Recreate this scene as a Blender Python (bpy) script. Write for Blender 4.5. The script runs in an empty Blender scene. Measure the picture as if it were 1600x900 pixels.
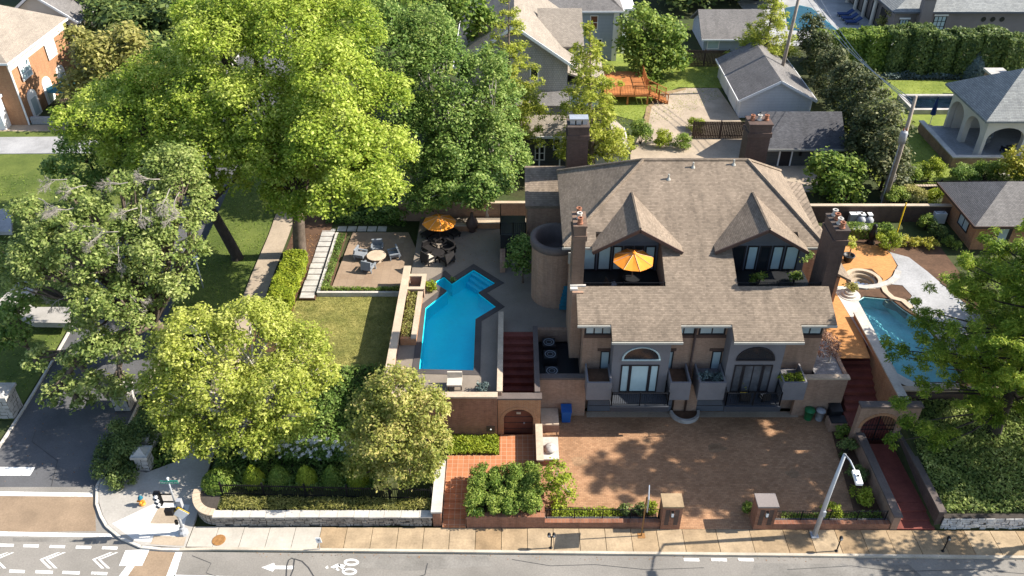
import bpy, math, random
import numpy as np
from mathutils import Vector
from mathutils.geometry import tessellate_polygon
R = math.radians
scene = bpy.context.scene
# ------------------------------------------------------------------ camera
HC = 38.0; HH, NN = 950.0, 1800.0
FPX = math.sqrt(HH*NN); TH = math.atan2(HH, FPX)
cam = bpy.data.cameras.new('camera'); camo = bpy.data.objects.new('camera', cam)
scene.collection.objects.link(camo); scene.camera = camo
camo.location = (0, 0, HC); camo.rotation_euler = (math.pi/2-TH, 0, 0)
cam.sensor_width = 36.0; cam.lens = 36.0*FPX/1600.0; cam.clip_start = .5; cam.clip_end = 3000
# ------------------------------------------------------------------ light
SUN_EL, SUN_AZ = R(37), math.atan2(.07, 1.0)      # sun stands to the right, a touch behind the houses
w = bpy.data.worlds.new('World'); scene.world = w; w.use_nodes = True
nt = w.node_tree; bg = nt.nodes['Background']
sky = nt.nodes.new('ShaderNodeTexSky'); sky.sky_type = 'NISHITA'; sky.sun_disc = False
sky.sun_elevation = SUN_EL; sky.sun_rotation = math.pi/2-SUN_AZ
nt.links.new(sky.outputs[0], bg.inputs[0]); bg.inputs[1].default_value = .11
sl = bpy.data.lights.new('sun', 'SUN'); sl.energy = 5.0; sl.angle = R(.5); sl.color = (1, .93, .82)
so = bpy.data.objects.new('sun', sl); scene.collection.objects.link(so)
sd = Vector((math.cos(SUN_EL)*math.cos(SUN_AZ), math.cos(SUN_EL)*math.sin(SUN_AZ), math.sin(SUN_EL)))
so.rotation_euler = (-sd).to_track_quat('-Z', 'Y').to_euler(); so.location = (60, 30, 60)
vs = scene.view_settings; vs.view_transform = 'Standard'; vs.look = 'None'; vs.gamma = 1; vs.exposure = 1.22
try: vs.use_curve_mapping = False
except Exception: pass
try: scene.cycles.max_bounces = 6; scene.cycles.transparent_max_bounces = 12
except Exception: pass

# ------------------------------------------------------------------ pixel -> place
CT, ST = math.cos(TH), math.sin(TH)
def ray(px, py):
    a = (px-800)/FPX; b = (450-py)/FPX
    return (a, CT+b*ST, -ST+b*CT)
def G(px, py, z=0.):
    d = ray(px, py); t = (z-HC)/d[2]; return (d[0]*t, d[1]*t, z)
def D(px, py, Y):
    d = ray(px, py); t = Y/d[1]; return (d[0]*t, Y, HC+d[2]*t)
def ppm(p):                                        # photo pixels per metre at a place
    return FPX/(p[1]*CT-(p[2]-HC)*ST)
def GX(px, py, z): return G(px, py, z)[:2]

# ------------------------------------------------------------------ materials
MATS = {}
def newmat(name):
    m = bpy.data.materials.new(name); m.use_nodes = True; MATS[name] = m
    n = m.node_tree.nodes; return m, n, m.node_tree.links, n['Principled BSDF']
def math_n(n, l, op, a, b=None):
    x = n.new('ShaderNodeMath'); x.operation = op
    for i, v in enumerate((a, b)):
        if v is None: continue
        if isinstance(v, (int, float)): x.inputs[i].default_value = v
        else: l.new(v, x.inputs[i])
    return x.outputs[0]
def noise_n(n, l, vec, scale, detail=4, rough=.55):
    x = n.new('ShaderNodeTexNoise'); x.inputs['Scale'].default_value = scale
    x.inputs['Detail'].default_value = detail; x.inputs['Roughness'].default_value = rough
    l.new(vec, x.inputs['Vector']); return x.outputs['Fac']
def ramp_n(n, l, fac, stops):
    x = n.new('ShaderNodeValToRGB'); e = x.color_ramp.elements
    while len(e) < len(stops): e.new(.5)
    for i, (p, c) in enumerate(stops): e[i].position = p; e[i].color = (*c, 1)
    l.new(fac, x.inputs[0]); return x.outputs[0]
def mul_n(n, l, a, b, f=1.):
    x = n.new('ShaderNodeMix'); x.data_type = 'RGBA'; x.blend_type = 'MULTIPLY'; x.inputs[0].default_value = f
    l.new(a, x.inputs[6]); l.new(b, x.inputs[7]); return x.outputs[2]
def bump_n(n, l, h, bsdf, strength, dist=.02):
    x = n.new('ShaderNodeBump'); x.inputs['Strength'].default_value = strength; x.inputs['Distance'].default_value = dist
    l.new(h, x.inputs['Height']); l.new(x.outputs[0], bsdf.inputs['Normal'])
def sc(c, k): return tuple(min(1, v*k) for v in c)
def M(name, col, rough=.85, var=.18, scale=.7, fine=9., bump=.15, metal=0., spec=.3, col2=None, coat=0.):
    m, n, l, b = newmat(name); pos = n.new('ShaderNodeNewGeometry').outputs['Position']
    a = noise_n(n, l, pos, scale, 5, .6); f = noise_n(n, l, pos, fine, 4, .65)
    c2 = col2 or sc(col, 1+var)
    c = ramp_n(n, l, a, [(.3, sc(col, 1-var)), (.7, c2)])
    g = ramp_n(n, l, f, [(.3, (1-var, )*3), (.7, (1, )*3)])
    l.new(mul_n(n, l, c, g), b.inputs['Base Color'])
    b.inputs['Roughness'].default_value = rough; b.inputs['Metallic'].default_value = metal
    b.inputs['Specular IOR Level'].default_value = spec
    if bump: bump_n(n, l, f, b, bump)
    return m
def MB_(name, c1, c2, mortar, bw, bh, ms=.012, mode='wall', rough=.85, stain=.25, bump=.4, vk=1., off=.5, stscale=.35, rows=0.):
    m, n, l, b = newmat(name); ge = n.new('ShaderNodeNewGeometry')
    sp = n.new('ShaderNodeSeparateXYZ'); l.new(ge.outputs['Position'], sp.inputs[0])
    if mode == 'flat': u, v = sp.outputs[0], sp.outputs[1]
    else:
        sn = n.new('ShaderNodeSeparateXYZ'); l.new(ge.outputs['True Normal'], sn.inputs[0])
        g = math_n(n, l, 'GREATER_THAN', math_n(n, l, 'ABSOLUTE', sn.outputs[0]), math_n(n, l, 'ABSOLUTE', sn.outputs[1]))
        mx = n.new('ShaderNodeMix'); l.new(g, mx.inputs[0]); l.new(sp.outputs[0], mx.inputs[2]); l.new(sp.outputs[1], mx.inputs[3])
        u = mx.outputs[0]; v = math_n(n, l, 'MULTIPLY', sp.outputs[2], vk)
    cb = n.new('ShaderNodeCombineXYZ'); l.new(u, cb.inputs[0]); l.new(v, cb.inputs[1])
    t = n.new('ShaderNodeTexBrick'); l.new(cb.outputs[0], t.inputs['Vector'])
    t.inputs['Color1'].default_value = (*c1, 1); t.inputs['Color2'].default_value = (*c2, 1); t.inputs['Mortar'].default_value = (*mortar, 1)
    t.inputs['Scale'].default_value = 1; t.inputs['Mortar Size'].default_value = ms; t.inputs['Brick Width'].default_value = bw
    t.inputs['Row Height'].default_value = bh; t.offset = off; t.inputs['Bias'].default_value = 0.
    a = noise_n(n, l, ge.outputs['Position'], stscale, 6, .65); f = noise_n(n, l, ge.outputs['Position'], 5., 4, .7)
    s1 = ramp_n(n, l, a, [(.3, (1-stain, )*3), (.65, (1, )*3)]); s2 = ramp_n(n, l, f, [(.3, (1-stain*.8, )*3), (.7, (1.0, )*3)])
    col = mul_n(n, l, mul_n(n, l, t.outputs['Color'], s1), s2)
    if rows:  # shadow line of each shingle course, put into the colour
        fr = math_n(n, l, 'FRACT', math_n(n, l, 'DIVIDE', v, bh)); col = mul_n(n, l, col, ramp_n(n, l, fr, [(.0, (rows, )*3), (.16, (rows*1.1, )*3), (.3, (1, )*3), (1., (.94, )*3)]))
    if mode == 'wall':
        vm = n.new('ShaderNodeVectorMath'); vm.operation = 'MULTIPLY'; l.new(ge.outputs['Position'], vm.inputs[0]); vm.inputs[1].default_value = (1.5, .3, .2) if rows else (1.6, 1.6, .22)
        col = mul_n(n, l, col, ramp_n(n, l, noise_n(n, l, vm.outputs[0], 1., 5, .7), [(.32, (1-stain*.9, )*3), (.52, (1, )*3), (.75, (1+.25*stain, )*3)]))
    l.new(col, b.inputs['Base Color'])
    b.inputs['Roughness'].default_value = rough; b.inputs['Specular IOR Level'].default_value = .25
    if bump:
        inv = math_n(n, l, 'SUBTRACT', 1., t.outputs['Fac']); bump_n(n, l, math_n(n, l, 'ADD', inv, math_n(n, l, 'MULTIPLY', f, .5)), b, bump, .02)
    return m
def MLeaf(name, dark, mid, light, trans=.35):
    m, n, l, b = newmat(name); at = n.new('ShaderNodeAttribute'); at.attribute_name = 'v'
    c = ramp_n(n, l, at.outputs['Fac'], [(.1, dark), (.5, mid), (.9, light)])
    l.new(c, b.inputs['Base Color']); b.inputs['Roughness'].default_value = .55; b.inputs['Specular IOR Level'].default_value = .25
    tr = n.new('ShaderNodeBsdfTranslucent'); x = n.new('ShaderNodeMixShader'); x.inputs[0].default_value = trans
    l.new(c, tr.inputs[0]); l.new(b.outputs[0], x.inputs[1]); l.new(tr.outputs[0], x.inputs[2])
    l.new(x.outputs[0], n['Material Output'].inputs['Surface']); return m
def MWater(name, tint, rip=.15, rs=1.2):
    m, n, l, b = newmat(name); n.remove(b)
    t = n.new('ShaderNodeBsdfTransparent'); t.inputs[0].default_value = (*tint, 1)
    g = n.new('ShaderNodeBsdfGlossy'); g.inputs['Roughness'].default_value = .04
    f = n.new('ShaderNodeFresnel'); f.inputs[0].default_value = 1.33
    pos = n.new('ShaderNodeNewGeometry').outputs['Position']
    bp = n.new('ShaderNodeBump'); bp.inputs['Strength'].default_value = rip; bp.inputs['Distance'].default_value = .1
    l.new(noise_n(n, l, pos, rs, 3), bp.inputs['Height']); l.new(bp.outputs[0], g.inputs['Normal']); l.new(bp.outputs[0], f.inputs['Normal'])
    x = n.new('ShaderNodeMixShader'); l.new(f.outputs[0], x.inputs[0]); l.new(t.outputs[0], x.inputs[1]); l.new(g.outputs[0], x.inputs[2])
    l.new(x.outputs[0], n['Material Output'].inputs['Surface']); return m

M('asphalt', (.225, .208, .185), .9, .24, .22, 11, .3)
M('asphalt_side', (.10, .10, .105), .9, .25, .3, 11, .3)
M('asphalt_tan', (.27, .195, .13), .9, .25, .5, 10, .2)
M('asphalt_patch', (.20, .187, .168), .9, .28, .5, 9, .3)
MB_('paver_stain', (.40, .25, .14), (.32, .19, .105), (.24, .15, .095), .24, .12, .008, 'flat', stain=.4, bump=.3, stscale=1.2)
M('tar', (.05, .05, .052), .7, .2)
m_, n_, l_, b_ = newmat('paint_white'); p_ = n_.new('ShaderNodeNewGeometry').outputs['Position']
a_ = math_n(n_, l_, 'ADD', math_n(n_, l_, 'MULTIPLY', noise_n(n_, l_, p_, 9., 6, .75), .6), math_n(n_, l_, 'MULTIPLY', noise_n(n_, l_, p_, 1.3, 3), .4))
l_.new(ramp_n(n_, l_, a_, [(.36, (.24, .225, .2)), (.43, (.5, .49, .47)), (.5, (.70, .70, .68))]), b_.inputs['Base Color']); b_.inputs['Roughness'].default_value = .75
M('kerb', (.46, .405, .325), .9, .2, .8, 10, .2)
M('slab_tan', (.325, .235, .14), .9, .24, 1.1, 8, .15)
M('slab_tan_b', (.36, .27, .17), .9, .24, 1.1, 8, .15)
M('slab_tan_c', (.29, .2, .112), .9, .26, 1.1, 8, .15)
M('slab_pale', (.42, .385, .33), .9, .14, .9, 8, .15)
M('concrete', (.38, .355, .32), .9, .18, .4, 8, .15)
M('concrete_tan', (.36, .29, .215), .9, .2, .5, 8, .15)
M('concrete_white', (.60, .585, .56), .9, .16, .5, 8, .1)
M('concrete_pale', (.33, .33, .335), .9, .22, .5, 8, .1)
M('coping', (.46, .365, .27), .85, .16, 1., 8, .1)
M('coping_white', (.48, .45, .405), .8, .16, 1., 8, .1)
M('dark_coping', (.075, .065, .062), .8, .2)
M('wall_cap_dark', (.12, .095, .085), .8, .2)
M('soil', (.10, .055, .032), .95, .35, .8, 6, .5)
M('turf_base', (.085, .085, .03), .95, .4, .3, 4, .4, col2=(.05, .075, .02))
M('lawn_green', (.17, .235, .03), .95, .28, .5, 3.2, .6, col2=(.24, .28, .05))
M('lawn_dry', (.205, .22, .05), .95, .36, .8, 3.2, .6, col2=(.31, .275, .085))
M('lawn_shade', (.08, .125, .02), .95, .3, .35, 6, .5, col2=(.14, .17, .035))  # darker grass, with the tree shade put into its colour
MB_('brick_tan', (.40, .255, .175), (.33, .20, .135), (.36, .27, .21), .21, .07, .009, stain=.22)
MB_('brick_red', (.36, .165, .095), (.27, .11, .065), (.30, .20, .15), .21, .07, .009, stain=.3)
MB_('brick_dark', (.13, .085, .068), (.10, .065, .055), (.09, .07, .06), .21, .07, .009, stain=.25)
MB_('brick_brown', (.24, .16, .115), (.19, .125, .09), (.18, .13, .1), .21, .07, .009, stain=.3)
MB_('brick_orange', (.46, .22, .10), (.38, .165, .075), (.40, .29, .2), .21, .07, .009, stain=.2)
MB_('pavers', (.46, .265, .145), (.35, .19, .10), (.25, .145, .09), .24, .12, .008, 'flat', stain=.3, bump=.3)
MB_('tile_red', (.46, .185, .085), (.40, .15, .065), (.50, .31, .2), .32, .32, .014, 'flat', stain=.18, bump=.25, off=0)
MB_('tile_orange', (.58, .265, .085), (.48, .21, .065), (.5, .28, .13), .2, .1, .008, 'flat', stain=.2, bump=.25)
MB_('patio_tan', (.32, .235, .165), (.29, .205, .14), (.25, .18, .13), .6, .6, .012, 'flat', stain=.22, bump=.1, off=0)
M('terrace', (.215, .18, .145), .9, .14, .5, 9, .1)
M('step_red', (.20, .055, .04), .8, .25, 1.2, 8, .15)
MB_('shingle', (.325, .255, .19), (.225, .175, .13), (.205, .16, .12), .19, .115, .004, vk=2.49, stain=.26, bump=.5, rows=.6)
MB_('shingle_grey', (.24, .225, .215), (.18, .17, .165), (.09, .085, .085), .22, .12, .008, vk=2.2, stain=.2, bump=.6, rows=.6)
MB_('shingle_dark', (.13, .13, .14), (.085, .085, .095), (.05, .05, .055), .22, .12, .008, vk=2.2, stain=.25, bump=.6, rows=.6)
MB_('shingle_pale', (.36, .31, .255), (.28, .24, .195), (.2, .17, .145), .22, .12, .008, vk=2.0, stain=.15, bump=.5, rows=.6)
MB_('slate', (.30, .31, .30), (.22, .23, .23), (.12, .125, .125), .4, .22, .008, vk=2.4, stain=.15, bump=.6, rows=.6)
MB_('siding_white', (.66, .67, .68), (.64, .65, .67), (.40, .41, .43), 8., .16, .012, stain=.08, bump=.4)
MB_('siding_grey', (.40, .385, .37), (.37, .36, .345), (.2, .2, .2), .22, .2, .012, stain=.15, bump=.4)
MB_('siding_charcoal', (.095, .10, .10), (.085, .09, .09), (.04, .042, .042), 8., .16, .012, stain=.1, bump=.4)
MB_('siding_blue', (.38, .43, .50), (.36, .41, .48), (.22, .25, .3), 8., .16, .012, stain=.08, bump=.4)
M('stucco_grey', (.16, .155, .165), .85, .1, .8, 12, .15)
M('stucco_taupe', (.215, .185, .175), .9, .1, .5, 12, .15)
M('stucco_cream', (.60, .55, .48), .9, .1, .5, 12, .15)
M('trim_white', (.74, .74, .73), .6, .06, 1., 8, 0)
M('trim_dark', (.022, .02, .023), .5, .1, 1., 8, 0)
M('trim_brown', (.075, .045, .036), .6, .15, 1., 8, 0)
M('gutter', (.36, .35, .31), .5, .1, 1., 8, 0)
M('door_grey', (.105, .115, .135), .6, .1, 1., 8, 0)
M('balcony_dark', (.04, .045, .055), .6, .1, 1., 8, 0)
M('fabric_yellow', (.60, .40, .05), .85, .1, 2., 20, .05)
M('door_wood', (.15, .052, .032), .6, .2, 2., 12, .1)
M('iron', (.014, .014, .016), .5, .1, 1., 8, 0, .4)
M('steel', (.52, .54, .56), .4, .1, 2., 8, 0, .6)
M('pole_grey', (.42, .44, .47), .45, .08, 2., 8, 0, .3)
M('pole_wood', (.30, .25, .205), .9, .25, 2., 20, .3)
M('wood_deck', (.40, .15, .045), .75, .25, 1.5, 12, .2)
M('wood_fence', (.095, .062, .046), .9, .3, 1.5, 12, .3)
M('terracotta', (.30, .125, .07), .8, .2, 2., 10, .1)
M('limestone', (.42, .40, .37), .9, .22, 1.5, 8, .4)
M('stone_grey', (.30, .265, .225), .95, .4, 2.2, 9, .6, col2=(.47, .42, .36))
M('stone_white', (.58, .56, .53), .95, .3, 2.2, 9, .6)
M('mortar_dark', (.06, .05, .042), .95, .3)
M('bark', (.13, .10, .078), .95, .35, 3., 14, .6)
M('bark_dark', (.05, .04, .033), .95, .35, 3., 14, .6)
M('bark_pale', (.44, .40, .36), .9, .25, 3., 14, .3)
M('bark_dead', (.30, .27, .24), .9, .2, 3., 14, .2)
M('fabric_orange', (.72, .25, .025), .8, .12, 1.5, 20, .05)
M('fabric_blue', (.012, .04, .14), .8, .15, 2., 20, .05)
M('fabric_teal', (.01, .115, .17), .8, .15, 2., 20, .05)
M('wicker', (.016, .014, .014), .7, .3, 5., 40, .4)
M('fabric_cream', (.52, .46, .38), .85, .1, 2., 20, .05)
M('fabric_slate', (.20, .22, .245), .85, .1, 2., 20, .05)
M('plastic_blue', (.012, .085, .30), .45, .1, 2., 8, 0)
M('plastic_green', (.02, .15, .055), .5, .1, 2., 8, 0)
M('plastic_grey', (.30, .31, .33), .5, .1, 2., 8, 0)
M('plastic_black', (.015, .016, .018), .5, .1, 2., 8, 0)
M('plastic_orange', (.62, .25, .03), .5, .2, 4., 9, 0)
M('sign_green', (.02, .24, .16), .5, .08, 2., 8, 0)
M('sign_yellow', (.70, .45, .02), .5, .08, 2., 8, 0)
M('rust', (.30, .15, .05), .85, .3, 5., 20, .2)
M('pool_blue', (.01, .86, .99), .6, .05, .6, 4, 0)
M('pool_step', (.30, .72, .88), .6, .05, .6, 4, 0)
M('pool_grey', (.46, .72, .70), .7, .15, 1.5, 8, .1)
M('pool_teal', (.07, .50, .46), .7, .08, .6, 4, 0)
M('pool_navy', (.03, .05, .07), .7, .1, .6, 4, 0)
M('pebble', (.28, .27, .27), .9, .3, 4., 12, .6)
M('glass_dark', (.018, .021, .025), .08, .1, .5, 2, 0, 0, .6)
M('glass_mid', (.10, .105, .115), .08, .3, .9, 2.5, 0, 0, .6)
M('glass_pale', (.36, .44, .46), .12, .12, .5, 1.5, 0, 0, .5)
M('glass_sky', (.40, .52, .54), .1, .1, .6, 1.5, 0, 0, .5)  # sky reflection painted as a pale blue pane colour
M('lamp_glass', (.7, .72, .72), .2, .05)
MWater('water_blue', (.40, .97, 1.), .25, 1.6)
MWater('water_clear', (.62, .9, .95), .7, 2.2)
MLeaf('leaf_maple', (0.14, 0.235, 0.025), (0.37, 0.46, 0.055), (0.64, 0.69, 0.18), 0.52)
MLeaf('leaf_dark', (0.06, 0.125, 0.025), (0.175, 0.275, 0.055), (0.39, 0.475, 0.14), 0.48)
MLeaf('leaf_locust', (0.17, 0.23, 0.03), (0.39, 0.44, 0.07), (0.63, 0.64, 0.19), 0.52)
MLeaf('leaf_oak', (0.12, 0.185, 0.045), (0.29, 0.36, 0.095), (0.51, 0.55, 0.21), 0.5)
MLeaf('leaf_autumn', (0.13, 0.165, 0.03), (0.31, 0.335, 0.07), (0.58, 0.5, 0.18), 0.45)
MLeaf('leaf_cypress', (0.17, 0.23, 0.025), (0.37, 0.41, 0.05), (0.58, 0.58, 0.14), 0.5)
MLeaf('leaf_pine', (0.08, 0.15, 0.015), (0.21, 0.31, 0.03), (0.46, 0.52, 0.07), 0.48)
MLeaf('leaf_mid', (0.065, 0.13, 0.02), (0.18, 0.265, 0.04), (0.39, 0.46, 0.1), 0.48)
MLeaf('leaf_hedge', (0.035, 0.07, 0.022), (0.115, 0.165, 0.042), (0.26, 0.31, 0.09), 0.38)
MLeaf('leaf_magnolia', (0.03, 0.045, 0.016), (0.085, 0.105, 0.034), (0.21, 0.205, 0.09), 0.3)
MLeaf('leaf_bright', (.14, .20, .015), (.26, .32, .025), (.40, .43, .05), .4)
MLeaf('leaf_yellow', (.20, .22, .02), (.38, .36, .035), (.55, .50, .11), .4)
MLeaf('leaf_blue', (.06, .09, .085), (.12, .165, .155), (.22, .28, .26), .25)
MLeaf('leaf_pink', (.14, .07, .05), (.32, .18, .13), (.45, .30, .22), .35)
MLeaf('leaf_olive', (0.14, 0.15, 0.035), (0.28, 0.275, 0.07), (0.46, 0.42, 0.15), 0.45)
MLeaf('petal_white', (.5, .5, .46), (.68, .68, .64), (.8, .8, .78), .25)
MLeaf('petal_magenta', (.3, .03, .1), (.45, .05, .16), (.5, .12, .25), .25)
MLeaf('litter', (.16, .075, .03), (.26, .13, .05), (.36, .22, .09), .1)

# ------------------------------------------------------------------ mesh + object helpers
COL = scene.collection
class B:
    def __init__(s): s.v = []; s.f = []; s.smooth = False
    def add(s, v, f):
        k = len(s.v); s.v += [tuple(p) for p in v]; s.f += [tuple(i+k for i in q) for q in f]; return s
    def box(s, x0, y0, z0, x1, y1, z1):
        return s.add([(x0,y0,z0),(x1,y0,z0),(x1,y1,z0),(x0,y1,z0),(x0,y0,z1),(x1,y0,z1),(x1,y1,z1),(x0,y1,z1)],
                     [(3,2,1,0),(4,5,6,7),(0,1,5,4),(1,2,6,5),(2,3,7,6),(3,0,4,7)])
    def obox(s, c, ux, uy, uz, hx, hy, hz):        # oriented box, half sizes
        c, ux, uy, uz = (Vector(q) for q in (c, ux, uy, uz)); v = []
        for k in (-1, 1):
            for a, b in ((-1,-1),(1,-1),(1,1),(-1,1)): v.append(c+ux*hx*a+uy*hy*b+uz*hz*k)
        return s.add(v, [(3,2,1,0),(4,5,6,7),(0,1,5,4),(1,2,6,5),(2,3,7,6),(3,0,4,7)])
    def rbox(s, cx, cy, z0, z1, sx, sy, rz):
        u = (math.cos(rz), math.sin(rz), 0); v = (-math.sin(rz), math.cos(rz), 0)
        return s.obox((cx, cy, (z0+z1)/2), u, v, (0,0,1), sx/2, sy/2, (z1-z0)/2)
    def poly(s, p): return s.add(p, [tuple(range(len(p)))])
    def prism(s, pts, z0, z1):
        if area(pts) < 0: pts = pts[::-1]
        n = len(pts); v = [(p[0], p[1], z0) for p in pts]+[(p[0], p[1], z1) for p in pts]
        return s.add(v, [tuple(range(n-1, -1, -1)), tuple(range(n, 2*n))]+[(i, (i+1) % n, (i+1) % n+n, i+n) for i in range(n)])
    def slab(s, p3, th):                           # a tilted polygon with thickness straight down
        if area(p3) < 0: p3 = p3[::-1]
        n = len(p3); v = [(p[0], p[1], p[2]-th) for p in p3]+[tuple(p) for p in p3]
        return s.add(v, [tuple(range(n-1, -1, -1)), tuple(range(n, 2*n))]+[(i, (i+1) % n, (i+1) % n+n, i+n) for i in range(n)])
    def yzprism(s, pts, x0, x1):                   # profile in (y, z) pushed along x
        n = len(pts); v = [(x0, p[0], p[1]) for p in pts]+[(x1, p[0], p[1]) for p in pts]
        a = sum(pts[i][0]*pts[(i+1) % n][1]-pts[(i+1) % n][0]*pts[i][1] for i in range(n))
        fs = [tuple(range(n-1, -1, -1)), tuple(range(n, 2*n))]+[(i, (i+1) % n, (i+1) % n+n, i+n) for i in range(n)]
        if a < 0: fs = [q[::-1] for q in fs]
        return s.add(v, fs)
    def xzprism(s, pts, y0, y1):
        n = len(pts); v = [(p[0], y0, p[1]) for p in pts]+[(p[0], y1, p[1]) for p in pts]
        a = sum(pts[i][0]*pts[(i+1) % n][1]-pts[(i+1) % n][0]*pts[i][1] for i in range(n))
        fs = [tuple(range(n)), tuple(range(2*n-1, n-1, -1))]+[(i+n, (i+1) % n+n, (i+1) % n, i) for i in range(n)]
        if a < 0: fs = [q[::-1] for q in fs]
        return s.add(v, fs)
    def holed(s, outer, holes, z0, z1):            # slab with openings
        loops = [list(outer)]+[list(h) for h in holes]; flat = [p for q in loops for p in q]
        tri = tessellate_polygon([[Vector((p[0], p[1], 0)) for p in q] for q in loops])
        n = len(flat); v = [(p[0], p[1], z1) for p in flat]+[(p[0], p[1], z0) for p in flat]; fs = []
        for t in tri:
            a, b, c = (flat[i] for i in t)
            if (b[0]-a[0])*(c[1]-a[1])-(c[0]-a[0])*(b[1]-a[1]) < 0: t = t[::-1]
            fs.append(tuple(t))
        k = 0
        for q in loops:
            m = len(q)
            for i in range(m): fs.append((k+i, k+(i+1) % m, k+(i+1) % m+n, k+i+n))
            k += m
        return s.add(v, fs)
    def tube(s, pts, rs, n=6, cap=True):
        pts = [Vector(p) for p in pts]
        if isinstance(rs, (int, float)): rs = [rs]*len(pts)
        k = len(s.v); up = Vector((0, 0, 1))
        for i, p in enumerate(pts):
            d = (pts[min(i+1, len(pts)-1)]-pts[max(i-1, 0)]).normalized()
            a = d.cross(up if abs(d.z) < .95 else Vector((1, 0, 0))).normalized(); b = d.cross(a)
            for j in range(n):
                t = 2*math.pi*j/n; s.v.append(tuple(p+(a*math.cos(t)+b*math.sin(t))*rs[i]))
        for i in range(len(pts)-1):
            for j in range(n): s.f.append((k+i*n+j, k+(i+1)*n+j, k+(i+1)*n+(j+1) % n, k+i*n+(j+1) % n))
        if cap:
            s.f.append(tuple(k+j for j in range(n))); e = k+(len(pts)-1)*n; s.f.append(tuple(e+j for j in range(n-1, -1, -1)))
        return s
    def lathe(s, c, prof, n=16, a0=0., a1=2*math.pi):   # prof: (r, z) from bottom up
        full = abs(a1-a0-2*math.pi) < 1e-6; m = n if full else n+1; k = len(s.v)
        for r, z in prof:
            for j in range(m):
                t = a0+(a1-a0)*j/n; s.v.append((c[0]+r*math.cos(t), c[1]+r*math.sin(t), c[2]+z))
        for i in range(len(prof)-1):
            for j in range(n):
                q = (j+1) % m; s.f.append((k+i*m+j, k+i*m+q, k+(i+1)*m+q, k+(i+1)*m+j))
        return s
def area(p): return sum(p[i][0]*p[(i+1) % len(p)][1]-p[(i+1) % len(p)][0]*p[i][1] for i in range(len(p)))
def wloc(o):
    v = Vector((0, 0, 0))
    while o: v += Vector(o.location); o = o.parent
    return v
def link(name, me, parent=None):
    o = bpy.data.objects.new(name, me); COL.objects.link(o); o.parent = parent; return o
def tagit(o, label=None, cat=None, group=None, kind=None):
    for k, v in (('label', label), ('category', cat), ('group', group), ('kind', kind)):
        if v: o[k] = v
    return o
def build(name, b, mat, parent=None, smooth=False, **kw):
    off = wloc(parent) if parent else Vector((0, 0, 0)); me = bpy.data.meshes.new(name)
    me.from_pydata([(x-off.x, y-off.y, z-off.z) for x, y, z in b.v], [], b.f); me.update()
    me.materials.append(MATS[mat])
    if smooth: me.polygons.foreach_set('use_smooth', [True]*len(me.polygons))
    return tagit(link(name, me, parent), **kw)
def thing(name, label, cat, loc=(0, 0, 0), group=None):
    o = link(name, None); o.location = loc; o.empty_display_size = .2; return tagit(o, label, cat, group)
def struct(name, b, mat, label=None, parent=None): return build(name, b, mat, parent, label=label, kind=None if parent else 'structure')
def copy_tree(o, parent=None):
    c = o.copy(); COL.objects.link(c); c.parent = parent
    for ch in [q for q in bpy.data.objects if q.parent == o]: copy_tree(ch, c)
    return c

# ---- leaves ------------------------------------------------------------------
def unit(rng, n):
    d = rng.normal(size=(n, 3)); return d/np.linalg.norm(d, axis=1)[:, None]
def leaf_mesh(name, P, N, V, size, wid, rng, mat, parent, **kw):
    n = len(P); t = np.cross(N, unit(rng, n)); t /= np.linalg.norm(t, axis=1)[:, None]+1e-9; b = np.cross(N, t)
    s = (size*rng.uniform(.5, 1.45, n))[:, None]; off = np.array(wloc(parent) if parent else (0, 0, 0))
    P = P-off; q = np.empty((n, 4, 3)); q[:, 0] = P-t*s; q[:, 1] = P+b*s*wid+N*s*.12; q[:, 2] = P+t*s; q[:, 3] = P-b*s*wid+N*s*.12
    me = bpy.data.meshes.new(name); me.vertices.add(4*n); me.vertices.foreach_set('co', q.ravel().astype(np.float32))
    me.loops.add(4*n); me.loops.foreach_set('vertex_index', np.arange(4*n, dtype=np.int32))
    me.polygons.add(n); me.polygons.foreach_set('loop_start', np.arange(0, 4*n, 4, dtype=np.int32))
    a = me.attributes.new('v', 'FLOAT', 'FACE'); a.data.foreach_set('value', np.clip(V, 0, 1).astype(np.float32))
    me.update(calc_edges=True); me.materials.append(MATS[mat]); return tagit(link(name, me, parent), **kw)
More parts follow.
